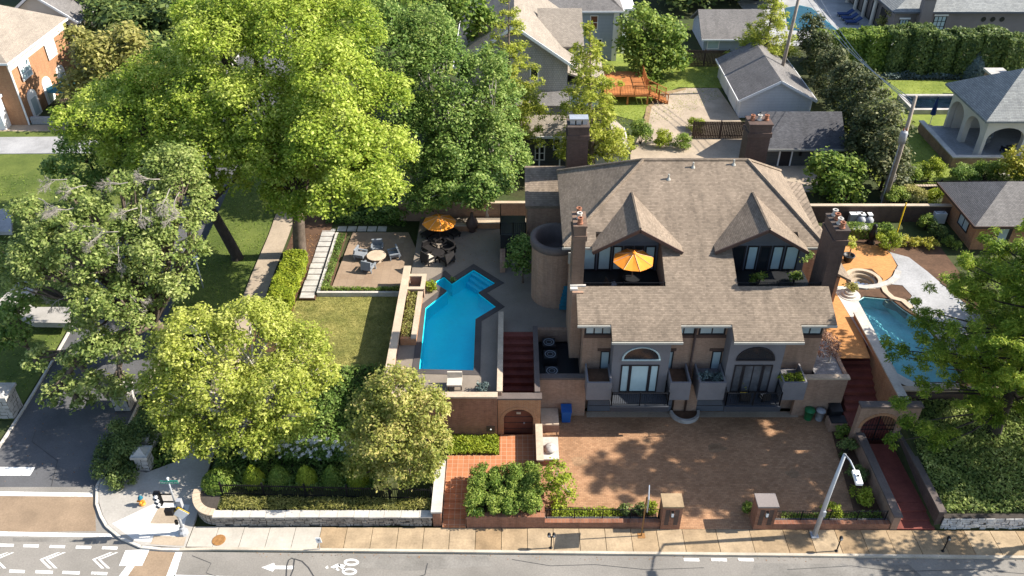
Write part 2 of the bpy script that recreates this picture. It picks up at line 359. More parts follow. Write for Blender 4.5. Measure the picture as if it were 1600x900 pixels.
def blob_leaves(lobes, size, wid, dens, rng, subk=1., subr=(.26, .44), up=.45, floor=None, low=-.45, shell=0.):
    Ps, Ns, Vs, subs = [], [], [], []
    for (cx, cy, cz, rx, ry, rz) in lobes:
        rm = (rx*ry*rz)**(1/3); k = max(5, int(subk*(7+4.2*rm)))
        dd = unit(rng, k*3); dd = dd[dd[:, 2] > low][:k]; C0 = np.array((cx, cy, cz)); RR = np.array((rx, ry, rz)); lv = rng.uniform(-.1, .1)
        for d in dd:
            c = C0+d*RR*rng.uniform(.5, .85); r = rm*rng.uniform(*subr)
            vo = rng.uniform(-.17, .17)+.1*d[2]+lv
            n = max(6, int(dens*12*r*r/(2*size*size*wid)*.62)); u = unit(rng, n)
            rad = r*(1-.6*rng.random(n)**1.5); p = c+u*rad[:, None]*np.array((1.15, 1.15, .72))+rng.normal(0, max(size*.6, r*.12), (n, 3))
            nn = u*.45+np.array((0, 0, up))+rng.normal(0, .42, (n, 3)); nn /= np.linalg.norm(nn, axis=1)[:, None]
            Ps.append(p); Ns.append(nn); Vs.append(np.clip(.48+vo+rng.normal(0, .19, n), .0, 1.)); subs.append(c)
        if shell:
            n = int(shell*dens*12*rm*rm/(2*size*size*wid)*.62); u = unit(rng, int(n*1.5)); u = u[u[:, 2] > low][:n]; n = len(u); ph = rng.uniform(0, 6.28, 4)
            wv = .5+.25*(np.sin(u[:, 0]*7+ph[0])*np.sin(u[:, 1]*7+ph[1])+np.sin(u[:, 2]*9+ph[2])*np.sin((u[:, 0]-u[:, 1])*6+ph[3]))
            rad = .62+.4*wv*rng.uniform(.75, 1.1, n); p = C0+u*rad[:, None]*RR+rng.normal(0, size*1.2, (n, 3))
            nn = u*.45+np.array((0, 0, up))+rng.normal(0, .42, (n, 3)); nn /= np.linalg.norm(nn, axis=1)[:, None]
            Ps.append(p); Ns.append(nn); Vs.append(np.clip(.42+.18*(wv-.5)*2+lv+rng.normal(0, .19, n), 0, 1))
    P, N, V = np.concatenate(Ps), np.concatenate(Ns), np.concatenate(Vs)
    if floor is not None: k = P[:, 2] > floor; P, N, V = P[k], N[k], V[k]
    return P, N, V, subs
def bend(a, b, rng, k=5, amp=.12, lift=.0):
    a, b = Vector(a), Vector(b); L = (b-a).length; out = []
    o1 = Vector(rng.normal(0, amp*L, 3))
    for i in range(k):
        t = i/(k-1); out.append(a.lerp(b, t)+o1*math.sin(math.pi*t)*.5+Vector((0, 0, lift*L*math.sin(math.pi*t))))
    return out
def tree(name, label, base, lobes, mat, tr=.35, size=.2, wid=.62, dens=1., seed=0, bark='bark', fork=.4, cat='tree', group=None,
         subk=1., subr=(.22, .38), up=.75, twigs=5, cut=None, low=-.45, shell=.45):
    rng = np.random.default_rng(seed+11); t = thing(name, label, cat, base, group)
    P, N, V, subs = blob_leaves(lobes, size, wid, dens, rng, subk, subr, up, base[2]+.1, low, shell)
    top = np.mean([l[:3] for l in lobes], axis=0); bx, by, bz = base
    fk = Vector((bx+(top[0]-bx)*.3, by+(top[1]-by)*.3, bz+(max(min(l[2]-l[5]*.6 for l in lobes), bz+1.)-bz)*.6+fork))
    b = B(); b.tube([(bx, by, bz-.3), (bx+.02, by, bz+.25)]+[tuple(p) for p in bend((bx, by, bz+.5), fk, rng, 4, .05)], [tr*1.5, tr*1.12, tr, tr*.95, tr*.9, tr*.85], 9)
    for l in lobes:
        e = Vector(l[:3]); up_ = [Vector(q[:3]) for q in lobes if q[2] > l[2]+.3]; fr_ = fk if e.z > fk.z-.3 or not up_ else min(up_, key=lambda q: (q-e).length)
        pts = bend(fr_, e, rng, 6, .1, .04); b.tube([tuple(p) for p in pts], [tr*.6*(1-.15*i) for i in range(6)], 6)
        ss = [s for s in subs if ((s[0]-l[0])/l[3])**2+((s[1]-l[1])/l[4])**2+((s[2]-l[2])/l[5])**2 < 1.]
        for s in ss[:twigs]: b.tube([tuple(p) for p in bend(pts[3], s, rng, 4, .1)], [tr*.22, tr*.17, tr*.11, tr*.04], 5)
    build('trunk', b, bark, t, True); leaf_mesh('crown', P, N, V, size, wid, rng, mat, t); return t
def PL(Y, rows, ky=1., kz=.9):                     # crown lobes seen at a pixel, standing at depth Y (+ offset)
    out = []
    for r in rows:
        px, py, rp = r[:3]; dy = r[3] if len(r) > 3 else 0.; p = D(px, py, Y+dy); q = rp/ppm(p); out.append((*p, q, q*ky, q*kz))
    return out
def shrub(name, label, base, rx, ry, h, mat, seed=0, size=.09, wid=.6, dens=1., group=None, cat='shrub', lobes=None, subk=1.3):
    rng = np.random.default_rng(seed+77); t = thing(name, label, cat, base, group)
    L = lobes or [(base[0], base[1], base[2]+h*.52, rx, ry, h*.5)]
    P, N, V, subs = blob_leaves(L, size, wid, dens, rng, subk, (.3, .48), .5, base[2]+.02, -.7)
    leaf_mesh('foliage', P, N, V, size, wid, rng, mat, t); b = B()
    for s in subs[:6]: b.tube([(base[0], base[1], base[2]-.1), tuple((np.array(base)+s)/2+np.array((0, 0, .05))), tuple(s)], [.035, .025, .012], 5)
    build('stem', b, 'bark_dark', t, True); return t
def clipped(name, label, pts_fn, n, mat, base, seed, size=.06, group=None, cat='shrub', wid=.6):
    rng = np.random.default_rng(seed+5); t = thing(name, label, cat, base, group)
    P, N = pts_fn(rng, n); V = np.clip(.48+.12*np.sin(P[:, 0]*3+1.3*P[:, 1]*3)+rng.normal(0, .17, len(P)), 0, 1)
    N = N+rng.normal(0, .4, N.shape); N /= np.linalg.norm(N, axis=1)[:, None]
    leaf_mesh('foliage', P+rng.normal(0, size*.45, P.shape), N, V, size, wid, rng, mat, t); b = B()
    b.tube([(base[0], base[1], base[2]-.05), (base[0], base[1], base[2]+.35)], [.05, .04], 6); build('stem', b, 'bark_dark', t); return t
def cone_fn(c, r, h):
    def fn(rng, n):
        a = rng.uniform(0, 6.283, n); z = 1-np.sqrt(rng.random(n)); rr = r*np.clip(1-z**1.7, 0, 1)*(.82+.18*np.sqrt(rng.random(n)))
        return np.stack([c[0]+rr*np.cos(a), c[1]+rr*np.sin(a), c[2]+h*z], 1), np.stack([np.cos(a), np.sin(a), .6+0*a], 1)
    return fn
def boxhedge_fn(x0, y0, x1, y1, z0, z1):
    def fn(rng, n):
        a = [(y1-y0)*(x1-x0)*1.5, (x1-x0)*(z1-z0), (y1-y0)*(z1-z0), (x1-x0)*(z1-z0), (y1-y0)*(z1-z0)]
        k = rng.choice(5, n, p=np.array(a)/sum(a)); u, v = rng.random(n), rng.random(n); P = np.empty((n, 3)); N = np.zeros((n, 3))
        X, Y, Z = x0+u*(x1-x0), y0+v*(y1-y0), z0+v*(z1-z0); Yu = y0+u*(y1-y0)
        for i, (px, py, pz, nn) in enumerate(((X, Y, z1+0*u, (0,0,1)), (X, y0+0*u, Z, (0,-1,.3)), (x1+0*u, Yu, Z, (1,0,.3)), (X, y1+0*u, Z, (0,1,.3)), (x0+0*u, Yu, Z, (-1,0,.3)))):
            m = k == i; P[m] = np.stack([px, py, pz], 1)[m]; N[m] = nn
        bump = .07*np.sin(P[:, 0]*2.3+P[:, 1]*1.1)+.06*np.sin(P[:, 1]*3.7-P[:, 0])
        P += N*bump[:, None]; P -= N*(rng.random(n)**2*.22)[:, None]; return P, N
    return fn
def cover(name, label, polyxy, zf, h, n, mat, size, seed, cat='ground cover', wid=.5):
    rng = np.random.default_rng(seed+3); xs = [p[0] for p in polyxy]; ys = [p[1] for p in polyxy]
    P = np.stack([rng.uniform(min(xs), max(xs), n*2), rng.uniform(min(ys), max(ys), n*2)], 1); ins = np.zeros(len(P), bool); j = len(polyxy)-1
    for i in range(len(polyxy)):
        xi, yi = polyxy[i]; xj, yj = polyxy[j]
        c = ((yi > P[:, 1]) != (yj > P[:, 1])) & (P[:, 0] < (xj-xi)*(P[:, 1]-yi)/(yj-yi+1e-12)+xi); ins ^= c; j = i
    P = P[ins][:n]; m = .5+.5*np.sin(P[:, 0]*1.9+np.sin(P[:, 1]*2.3)*1.4)*np.sin(P[:, 1]*1.7+P[:, 0]*.6)
    z = np.array([zf(x, y) for x, y in P])+rng.random(len(P))*h*(.35+.75*m); Q = np.column_stack([P, z])
    N = np.array((0, 0, .9))+rng.normal(0, .55, Q.shape); N /= np.linalg.norm(N, axis=1)[:, None]
    return leaf_mesh(name, Q, N, .28+.35*m+rng.normal(0, .16, len(P)), size, wid, rng, mat, None, label=label, category=None, kind='stuff') if False else \
        leaf_mesh(name, Q, N, .28+.35*m+rng.normal(0, .16, len(P)), size, wid, rng, mat, None, label=label, cat=cat, kind='stuff')

# ---- windows, railings, simple houses -----------------------------------------
def window(parent, face, pos, u0, u1, z0, z1, nx=1, nz=1, frame='trim_dark', glass='glass_dark', fw=.07, label=None, proud=.05, sill=False):
    """face S looks to -Y, E to +X, W to -X, N to +Y; pos is the wall plane."""
    b = B(); s = {'S': -1, 'W': -1, 'E': 1, 'N': 1}[face]; ax = face in 'SN'
    def bx(bb, a0, a1, c0, c1, d0, d1):
        lo, hi = sorted((pos+s*d0, pos+s*d1))
        bb.box(a0, lo, c0, a1, hi, c1) if ax else bb.box(lo, a0, c0, hi, a1, c1)
    bx(b, u0, u1, z1-fw, z1, .004, proud); bx(b, u0, u1, z0, z0+fw, .004, proud)
    bx(b, u0, u0+fw, z0+fw, z1-fw, .004, proud); bx(b, u1-fw, u1, z0+fw, z1-fw, .004, proud)
    pw = (u1-u0-2*fw-(nx-1)*fw*.7)/nx; ph = (z1-z0-2*fw-(nz-1)*fw*.7)/nz
    for i in range(1, nx): a = u0+fw+i*pw+(i-1)*fw*.7; bx(b, a, a+fw*.7, z0+fw, z1-fw, .004, proud*.9)
    for j in range(1, nz): c = z0+fw+j*ph+(j-1)*fw*.7; bx(b, u0+fw, u1-fw, c, c+fw*.7, .004, proud*.8)
    if sill: bx(b, u0-.08, u1+.08, z0-.1, z0-.002, .004, proud+.06)
    o = build('window', b, frame, parent, label=label)
    for i in range(nx):
        for j in range(nz):
            q = B(); a = u0+fw+i*(pw+fw*.7); c = z0+fw+j*(ph+fw*.7); bx(q, a, a+pw, c, c+ph, .006, proud*.35)
            build('pane', q, glass, o)
    return o
def rail_mesh(p0, p1, h, sp=.13, r=.018, posts=1.6, rails=(1., .1)):
    b = B(); p0, p1 = Vector(p0), Vector(p1); L = (p1-p0).length; d = (p1-p0)/L
    for k in rails: b.tube([p0+Vector((0, 0, h*k)), p1+Vector((0, 0, h*k))], r*1.3, 5)
    for i in range(int(L/sp)+1):
        p = p0+d*min(L, i*sp); b.tube([p+Vector((0, 0, h*rails[-1])), p+Vector((0, 0, h))], r*.6, 4, False)
    m = max(1, round(L/posts))
    for i in range(m+1):
        p = p0+d*L*i/m; b.tube([p, p+Vector((0, 0, h*1.05))], r*2, 5)
    return b
def hip_roof(x0, y0, x1, y1, ze, rise, along='x', inset=None, th=.18):
    b = B()
    if along == 'x':
        i = (y1-y0)/2 if inset is None else inset; m = (y0+y1)/2
        a, c = (x0+i, m, ze+rise), (x1-i, m, ze+rise)
        for p in ([(x0,y0,ze),(x1,y0,ze),c,a], [(x1,y1,ze),(x0,y1,ze),a,c]): b.slab(p, th)
        if i > .01:
            b.slab([(x0,y1,ze),(x0,y0,ze),a], th); b.slab([(x1,y0,ze),(x1,y1,ze),c], th)
    else:
        i = (x1-x0)/2 if inset is None else inset; m = (x0+x1)/2
        a, c = (m, y0+i, ze+rise), (m, y1-i, ze+rise)
        for p in ([(x0,y1,ze),(x0,y0,ze),a,c], [(x1,y0,ze),(x1,y1,ze),c,a]): b.slab(p, th)
        if i > .01:
            b.slab([(x0,y0,ze),(x1,y0,ze),a], th); b.slab([(x1,y1,ze),(x0,y1,ze),c], th)
    return b
def arch_pts(cx, zc, r, ry=None, n=14, a0=0., a1=math.pi):
    ry = ry or r; return [(cx+r*math.cos(a0+(a1-a0)*i/n), zc+ry*math.sin(a0+(a1-a0)*i/n)) for i in range(n+1)]

# =================================================================== THE SETTING
def sm(a, b, x): t = min(1, max(0, (x-a)/(b-a))); return t*t*(3-2*t)
def zs(y): return 2.5*sm(36, 68, y)+.6*sm(68, 95, y)
def zlot(y): return .85+1.45*sm(31.5, 42, y)+.2*sm(46, 52, y)+.6*sm(55, 62, y)
def zg(x, y):
    if -7.2 < x < 23.3 and y < 55: return -.35
    if 23.3 <= x < 32 and 37.6 < y < 54: return -.35
    if y < 29.9: return -.06
    if x > 23.3: return .9+2.2*sm(30, 42, y)
    if x >= -7.2: return 3.1
    a = zs(y)-.06; q = sm(37.2, 41, y); k = sm(-22.4, -18.6, x)*q+sm(-17.9, -16.8, x)*(1-q)
    b = zlot(y) if y > 30.1 else -.06
    if y < 33 and x < -16.9: return -.06
    return a+(b-a)*k
def yk(x): return 27.98-.0126*x                    # front kerb line
def yb(x): return 29.58-.0067*x                    # back of the pavement
xs = [-400, -250, -160, -110, -80, -60]+[-45+.5*i for i in range(191)]+[60, 75, 95, 130, 180, 260, 400]
ys = [-60, -20, 0, 15, 24]+[28+.5*i for i in range(80)]+[68+1.5*i for i in range(30)]+[115, 125, 140, 170, 220, 300, 450, 700, 1000]
b = B(); nx = len(xs)
b.v = [(x, y, zg(x, y)) for y in ys for x in xs]
b.f = [(j*nx+i, j*nx+i+1, (j+1)*nx+i+1, (j+1)*nx+i) for j in range(len(ys)-1) for i in range(nx-1)]
struct('ground', b, 'turf_base', 'rising ground of turf and mulch under the gardens')

def sheet(name, pts, z, mat, label, parent=None): return struct(name, B().poly([(p[0], p[1], z) for p in (pts if area(pts) > 0 else pts[::-1])]), mat, label, parent)
# front road
struct('front_road', B().poly([(-300, -40, 0), (300, -40, 0), (300, yk(300)+3.6, 0), (30, yk(30), 0), (-17.9, 28.13, 0), (-20.06, 28.3, 0), (-21.4, 28.9, 0), (-22.5, 29.7, 0), (-23.67, 31.24, 0), (-24.2, 32.6, 0), (-31.4, 32.6, 0), (-32.2, 30.4, 0), (-34, 28.9, 0), (-38, 28.3, 0), (-300, 30, 0)]), 'asphalt', 'grey asphalt road along the bottom with bike lane marks')
def strip(name, xl, xr, y0, y1, dz, mat, label, zf=zs, step=1.):
    b = B(); n = int((y1-y0)/step)
    for i in range(n+1):
        y = y0+(y1-y0)*i/n; b.v += [(xl(y), y, zf(y)+dz), (xr(y), y, zf(y)+dz)]
    b.f = [(2*i, 2*i+1, 2*i+3, 2*i+2) for i in range(n)]; return struct(name, b, mat, label)
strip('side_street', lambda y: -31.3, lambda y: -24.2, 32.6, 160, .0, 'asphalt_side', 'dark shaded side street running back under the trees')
def kerbline(name, pts, h, wd, mat, label):
    b = B()
    for (p, q) in zip(pts[:-1], pts[1:]):
        p3, q3 = Vector(p), Vector(q); d = (q3-p3).normalized(); n_ = Vector((-d.y, d.x, 0))
        v = [p3, q3, q3+n_*wd, p3+n_*wd]
        b.add([tuple(a-Vector((0,0,.1))) for a in v]+[tuple(a+Vector((0,0,h))) for a in v], [(0,1,5,4),(1,2,6,5),(2,3,7,6),(3,0,4,7),(4,5,6,7)])
    return struct(name, b, mat, label)
kerbline('kerb', [(-17.9, 28.13, 0)]+[(x, yk(x), 0) for x in range(-16, 31, 2)]+[(60, yk(60), 0), (120, yk(120), 0)], .13, .16, 'kerb', 'pale concrete kerb along the front pavement')
kerbline('corner_kerb', [(-24.2, 34, zs(34)), (-24.2, 32.6, 0), (-23.67, 31.24, 0), (-23.1, 30.4, 0), (-22.5, 29.7, 0), (-21.4, 28.9, 0), (-20.06, 28.3, 0), (-18.9, 28.15, 0), (-17.9, 28.13, 0)][::1], .13, .16, 'coping_white', 'curved pale kerb round the street corner')
kerbline('street_kerb', [(-24.2, 110-2*i, zs(110-2*i)) for i in range(39)], .12, .15, 'kerb', 'kerb on the garden side of the side street')
kerbline('far_street_kerb', [(-31.3, 33+2*i, zs(33+2*i)) for i in range(39)], .12, .15, 'coping_white', 'pale kerb on the far side of the side street')
# pavement slabs
sw = struct('pavement', B().box(-17.9, 28.3, -.2, 120, 28.31, .05), 'concrete_tan', 'tan concrete pavement of square slabs along the front road')
rs = random.Random(4); x = -17.6; k = 0
while x < 34:
    wd = 1.42 if not 8.4 < x < 14 else 1.85
    m = 'slab_pale' if x < -13 or (-1 > x > -14 and rs.random() < .08) else rs.choice(['slab_tan', 'slab_tan', 'slab_tan_b', 'slab_tan_c'])
    sk = .02*x/16; x1 = x+wd-.03
    b = B().prism([(x, yk(x)+.17), (x1, yk(x1)+.17), (x1+.05*0, yb(x1)), (x, yb(x))], -.1, .118+rs.uniform(-.006, .006)); build('slab', b, m, sw); x += wd; k += 1
b = B().prism([(34, yk(34)+.17), (120, yk(120)+.17), (120, yb(120)), (34, yb(34))], -.1, .118); build('slab', b, 'slab_tan', sw)
# street corner
corner = [(-24.03, 33.2), (-24.0, 32.6), (-23.5, 31.35), (-22.95, 30.5), (-22.37, 29.82), (-21.3, 29.05), (-20.0, 28.47), (-17.66, 28.3), (-17.66, 29.72), (-17.7, 31), (-18.0, 33), (-18.1, 37.3), (-19.7, 37.3), (-19.9, 34.6), (-21.6, 33.6), (-22.9, 33.9)]
struct('corner_pavement', B().prism(corner, -.1, .115), 'concrete', 'grey and white concrete pavement round the street corner')
for pts, m in (([(-22.2, 29.9), (-20.5, 28.75), (-18.0, 28.5), (-18.3, 31.2), (-20.2, 31.4)], 'concrete_white'), ([(-20.1, 29.9), (-18.6, 29.9), (-18.5, 31.0), (-20.0, 31.0)], 'concrete_tan'), ([(-19.6, 28.52), (-17.75, 28.42), (-17.8, 29.0), (-19.6, 29.1)], 'concrete_tan')):
    sheet('pavement_panel', pts, .119+(.004 if m != 'concrete_white' else 0), m, {'concrete_white': 'bright white concrete panel of the corner ramp'}.get(m, 'tan concrete patch by the signal pole' if pts[0][1] > 29 else 'brown stained ramp panel at the corner kerb'))
strip('garden_path', lambda y: -19.2, lambda y: -17.6, 36.4, 66, .04, 'concrete_tan', 'tan garden path running back beside the hedge', lambda y: max(zg(-19.2, y), zg(-17.6, y))+.02)
# markings on the road
def mark(pts, label, z=.006, mat='paint_white', name='road_marking'): return sheet(name, [GX(px, py, z) for px, py in pts], z, mat, label)
def dash(x0, y0, x1, y1, t, label): return mark([(x0, y0-t), (x1, y1-t), (x1-1, y1+t), (x0-1, y0+t)], label)
mark([(-60, 770), (148, 776), (150, 830), (-60, 832)], 'brown asphalt band of the crosswalk over the side street', .004, 'asphalt_tan', 'crosswalk_band')
mark([(-60, 767), (143, 770), (145, 776), (-60, 774)], 'white crosswalk line nearest the side street', .009)
mark([(-60, 829), (172, 834), (176, 839), (-60, 837)], 'white crosswalk line nearest the front road', .009)
mark([(-60, 729), (55, 730), (47, 743), (-60, 743)], 'wide white stop bar on the side street')
mark([(222, 860), (283, 864), (262, 905), (190, 905)], 'brown asphalt band of the crosswalk over the front road', .004, 'asphalt_tan', 'crosswalk_band')
mark([(196, 860), (234, 858), (222, 884), (186, 884)], 'worn white patch at the crosswalk start', .009)
mark([(216, 861), (226, 861), (196, 905), (182, 905)], 'left white edge line of the front crosswalk', .012)
mark([(274, 863), (285, 863), (272, 905), (258, 905)], 'right white edge line of the front crosswalk', .009)
mark([(272, 898), (420, 902), (420, 906), (270, 906)], 'white lane line at the bottom edge', .009)
for i, (a, c) in enumerate([(-4, 22), (37, 61), (78, 102), (119, 143), (160, 184)]): dash(a, 851.5+i*1.1, c, 852+i*1.1, 2.2, f'{["leftmost", "second", "third", "fourth", "fifth and faded"][i]} white dash of the upper dashed lane line')
for i, (a, c) in enumerate([(-25, -3), (15, 39), (56, 83), (98, 125), (143, 168)]): dash(a, 891+i*1.1, c, 892+i*1.1, 2.3, f'{["edge", "second", "third", "fourth", "rightmost"][i]} white dash of the lower dashed lane line')
for i, (cx, n_) in enumerate(((-18, 'left edge'), (62, 'middle'), (144, 'right'))):
    o = thing('chevron_marking', f'double white chevron on the bike lane, {n_} one', 'road marking', (*GX(cx, 874, 0), 0), 'chevrons on the bike lane')
    for q in (0, 9):
        bb = B()
        for pts in ([(cx+q, 874), (cx+q+28, 863), (cx+q+32, 863), (cx+q+4.5, 874.3)], [(cx+q, 874), (cx+q+4.5, 874.3), (cx+q+19, 888), (cx+q+14, 888)]):
            p = [(*GX(a, c, .006), .006+(.003 if q else 0)) for a, c in pts]; bb.poly(p if area(p) > 0 else p[::-1])
        build('stroke', bb, 'paint_white', o)
def markings(name, label, polys, loc):
    bb = B()
    for pts in polys:
        p = [(*GX(a, c, .006), .006) for a, c in pts]; bb.poly(p if area(p) > 0 else p[::-1])
    return struct(name, bb, 'paint_white', label)
markings('arrow_marking', 'white arrow painted on the bike lane pointing left', [[(408, 886.5), (428, 879.5), (430, 884), (460, 884), (459, 889.5), (429, 889), (426, 893)]], 0)
def ring(cx, cy, rx, ry, t, n=18): return [[(cx+rx*math.cos(a), cy+ry*math.sin(a)), (cx+rx*math.cos(c), cy+ry*math.sin(c)), (cx+(rx-t)*math.cos(c), cy+(ry-t*.8)*math.sin(c)), (cx+(rx-t)*math.cos(a), cy+(ry-t*.8)*math.sin(a))] for a, c in [(2*math.pi*i/n, 2*math.pi*(i+1)/n) for i in range(n)]]
markings('bicycle_marking', 'white bicycle symbol painted on the bike lane', ring(549, 878.5, 12, 5.6, 4)+ring(546, 893, 12, 5.6, 4)+[[(508, 886), (512, 883.5), (513.5, 888), (510, 889)], [(516, 886), (528, 880.5), (533, 883), (524, 889)], [(528, 881), (540, 883), (538, 886), (530, 885.5)], [(530, 885.5), (534, 885), (541, 889.5), (537, 891)], [(522, 887.5), (527, 887), (531, 891), (527, 891.5)]], 0)
for i, a in enumerate((1068, 1111, 1153)): mark([(a, 872), (a+24, 872.5), (a+25, 877), (a+1, 876.5)], f'short white parking dash before the driveway, {["left", "middle", "right"][i]} one')
def crack(pts, wd, label):
    p = [Vector((*GX(a, c, .01), .01)) for a, c in pts]; bb = B()
    for i, q in enumerate(p):
        d = (p[min(i+1, len(p)-1)]-p[max(0, i-1)]).normalized(); n_ = Vector((-d.y, d.x, 0))*wd/2; bb.v += [tuple(q+n_), tuple(q-n_)]
    bb.f = [(2*i, 2*i+1, 2*i+3, 2*i+2) for i in range(len(p)-1)]; struct('tar_seam', bb, 'tar', label)
crack([(447, 905), (448, 884), (451, 875), (456, 872), (460, 874), (458, 890), (452, 905)], .07, 'dark looped tar seam beside the arrow')
crack([(460, 873), (472, 877), (482, 887), (490, 900), (496, 908)], .06, 'thin dark curved tar seam right of the arrow')
# lawns and beds at the back
Z3 = 3.14
sheet('lawn', [GX(*p, Z3) for p in ((640, 100), (1000, 190), (1020, 155), (1060, 136), (1160, 138), (1180, 110), (900, 60), (640, 40))], Z3, 'lawn_green', 'bright green back lawn beside the wooden deck')
sheet('lawn', [(31.2, 62.3), (39, 62.3), (42, 66), (40, 72), (47, 79), (60, 79), (60, 86), (33.5, 86), (32, 74)], Z3, 'lawn_green', 'sunny green lawn round the small raised pool')
struct('driveway_concrete', B().prism([GX(*p, Z3) for p in ((985, 240), (1010, 190), (1018, 165), (1040, 147), (1072, 138), (1122, 138), (1165, 200), (1290, 205), (1290, 300), (985, 300))], 3.0, 3.17), 'concrete_tan', 'concrete drive before the white garage')
sheet('driveway_edge', [GX(*p, 3.175) for p in ((1005, 194), (1010, 167), (1034, 144), (1072, 137), (1072, 140), (1040, 148), (1018, 167), (1013, 196))], 3.175, 'slab_tan_c', 'tan curved edging of the concrete drive')
strip('lawn', lambda y: -17.4, lambda y: -14.4, 42, 62, .02, 'soil', 'brown mulch bed by the hedge and stepping stones', lambda y: max(zg(-17.4, y), zg(-14.4, y)))
b = B()
for i in range(20):
    y = 40.6+i*.4; b.v += [(-15.3, y, zg(-15.3, y)+.05), (-7.75, y, zg(-7.75, y)+.05)]
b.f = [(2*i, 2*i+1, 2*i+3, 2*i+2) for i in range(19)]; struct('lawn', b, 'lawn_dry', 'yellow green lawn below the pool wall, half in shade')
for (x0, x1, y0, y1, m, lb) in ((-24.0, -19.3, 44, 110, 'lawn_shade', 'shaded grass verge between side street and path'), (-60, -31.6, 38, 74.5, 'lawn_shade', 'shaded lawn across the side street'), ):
    b = B(); yy = [y0+i*(y1-y0)/30 for i in range(31)]
    for y in yy: b.v += [(x0, y, max(zs(y), zg(x0, y), zg(x1, y))+.05), (x1, y, max(zs(y), zg(x0, y), zg(x1, y))+.05)]
    b.f = [(2*i, 2*i+1, 2*i+3, 2*i+2) for i in range(30)]; struct('lawn', b, m, lb)
struct('house_drive', B().prism([GX(*p, 2.55) for p in ((-120, 216), (150, 214), (160, 240), (-120, 242))], 2.2, 2.62), 'concrete_pale', 'white concrete drive before the brick house at top left')
struct('house_walk', B().prism([GX(*p, 1.6) for p in ((0, 468), (30, 440), (62, 440), (40, 470), (52, 480), (110, 480), (106, 505), (52, 504), (0, 480))], 1.2, 1.62), 'concrete', 'grey walk crossing the lawn at left edge')
# terrace with the pool let into it
POOL = [GX(px, py, 3.1) for px, py in ((655, 579), (665, 482), (698, 456), (677, 443), (694, 433), (706, 444), (740, 422), (775, 444), (748, 459), (776, 481), (743, 501), (740, 581))]
def grow(pts, d):
    if area(pts) < 0: pts = pts[::-1]
    out = []; n = len(pts)
    for i in range(n):
        a, c, e = (Vector((*pts[(i+k) % n][:2], 0)) for k in (-1, 0, 1))
        d1, d2 = (c-a).normalized(), (e-c).normalized(); n1, n2 = Vector((d1.y, -d1.x, 0)), Vector((d2.y, -d2.x, 0)); m = n1+n2; m /= max(.35, m.dot(n1)); out.append(((c+m*d).x, (c+m*d).y))
    return out
PC = grow(POOL, .42)
TER = [(-7.3, 36.4), (-.85, 36.4), (-.85, 43.0), (1.62, 43.0), (1.62, 43.4), (4.3, 43.4), (4.3, 57.5), (-7.3, 57.5)]
TZ = 3.2
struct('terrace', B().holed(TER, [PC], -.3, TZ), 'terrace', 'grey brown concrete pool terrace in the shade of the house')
struct('pool_coping', B().holed(PC, [POOL], 1.6, TZ+.03), 'dark_coping', 'dark brown tile coping round the blue pool')
pb = B().holed(POOL, [grow(POOL, -.04)], 1.5, 3.12); pb.prism(POOL, 1.6, 2.05); struct('pool_basin', pb, 'pool_blue', 'bright blue plaster basin of the swimming pool')
P_ = [Vector(p).to_2d() for p in POOL]
for i, k in enumerate((.16, .32, .48)):            # submerged steps in the far corner
    a, c, e = P_[6], P_[7], P_[8]; s = (P_[8]-P_[7])
    q = [a, c, c+s*k*1.05, a+s*k*1.05]; build('pool_step', B().prism([tuple(v*.985+Vector((-2.9, 46.8))*.015) for v in q], 2.0, 2.97-.26*i), 'pool_step', bpy.data.objects['pool_basin'])
struct('water', B().poly([(p[0], p[1], 3.06) for p in (POOL if area(POOL) > 0 else POOL[::-1])]), 'water_blue', 'clear blue water of the angular swimming pool')
# right hand patio and pool
RPOOL = [GX(px, py, 3.2) for px, py in ((1337, 470), (1350, 462), (1392, 466), (1412, 482), (1440, 500), (1475, 545), (1502, 588), (1492, 597), (1427, 597), (1400, 582))]
RPAT = [(18.75, 38.6), (20.75, 38.6), (20.75, 42.0), (23.2, 42.0), (23.2, 37.7), (32.5, 37.7), (32.5, 54.5), (18.75, 54.5)]
HT = GX(1349, 436, 3.2)
struct('patio_base', B().holed(RPAT, [RPOOL, [(HT[0]+1.0*math.cos(a*.3927), HT[1]+1.05*math.sin(a*.3927)) for a in range(16)]], -.3, 3.19), 'soil', 'mulch and earth round the right hand pool')
sheet('brick_patio', [GX(*p, 3.2) for p in ((1290, 560), (1296, 395), (1330, 378), (1372, 385), (1392, 397), (1401, 415), (1392, 432), (1376, 443), (1380, 436), (1362, 420), (1328, 420), (1322, 436), (1322, 448), (1308, 452), (1345, 520), (1360, 560))], 3.212, 'tile_orange', 'orange brick paved patio curving round the hot tub')
sheet('concrete_patio', [GX(*p, 3.2) for p in ((1390, 394), (1420, 402), (1450, 425), (1490, 460), (1540, 500), (1560, 560), (1500, 585), (1470, 535), (1440, 496), (1415, 478), (1425, 462), (1410, 446), (1380, 443), (1394, 433), (1403, 415))], 3.212, 'concrete_pale', 'pale concrete pool patio right of the hot tub')
struct('pool_basin', B().holed(RPOOL, [grow(RPOOL, -.05)], 1.6, 3.1).prism(RPOOL, 1.7, 2.15), 'pool_grey', 'grey plaster basin of the right hand pool')
struct('water', B().poly([(p[0], p[1], 3.05) for p in (RPOOL if area(RPOOL) > 0 else RPOOL[::-1])]), 'water_clear', 'rippled blue water of the right hand pool')
b = B().poly([(*GX(px, py, 3.225), 3.225) for px, py in ((1300, 447), (1322, 447), (1341, 470), (1402, 583), (1430, 598), (1500, 599), (1500, 606), (1424, 606), (1386, 590), (1372, 567))][::-1])
struct('pool_coping', b, 'coping_white', 'pale stone coping on the house side of the right pool')
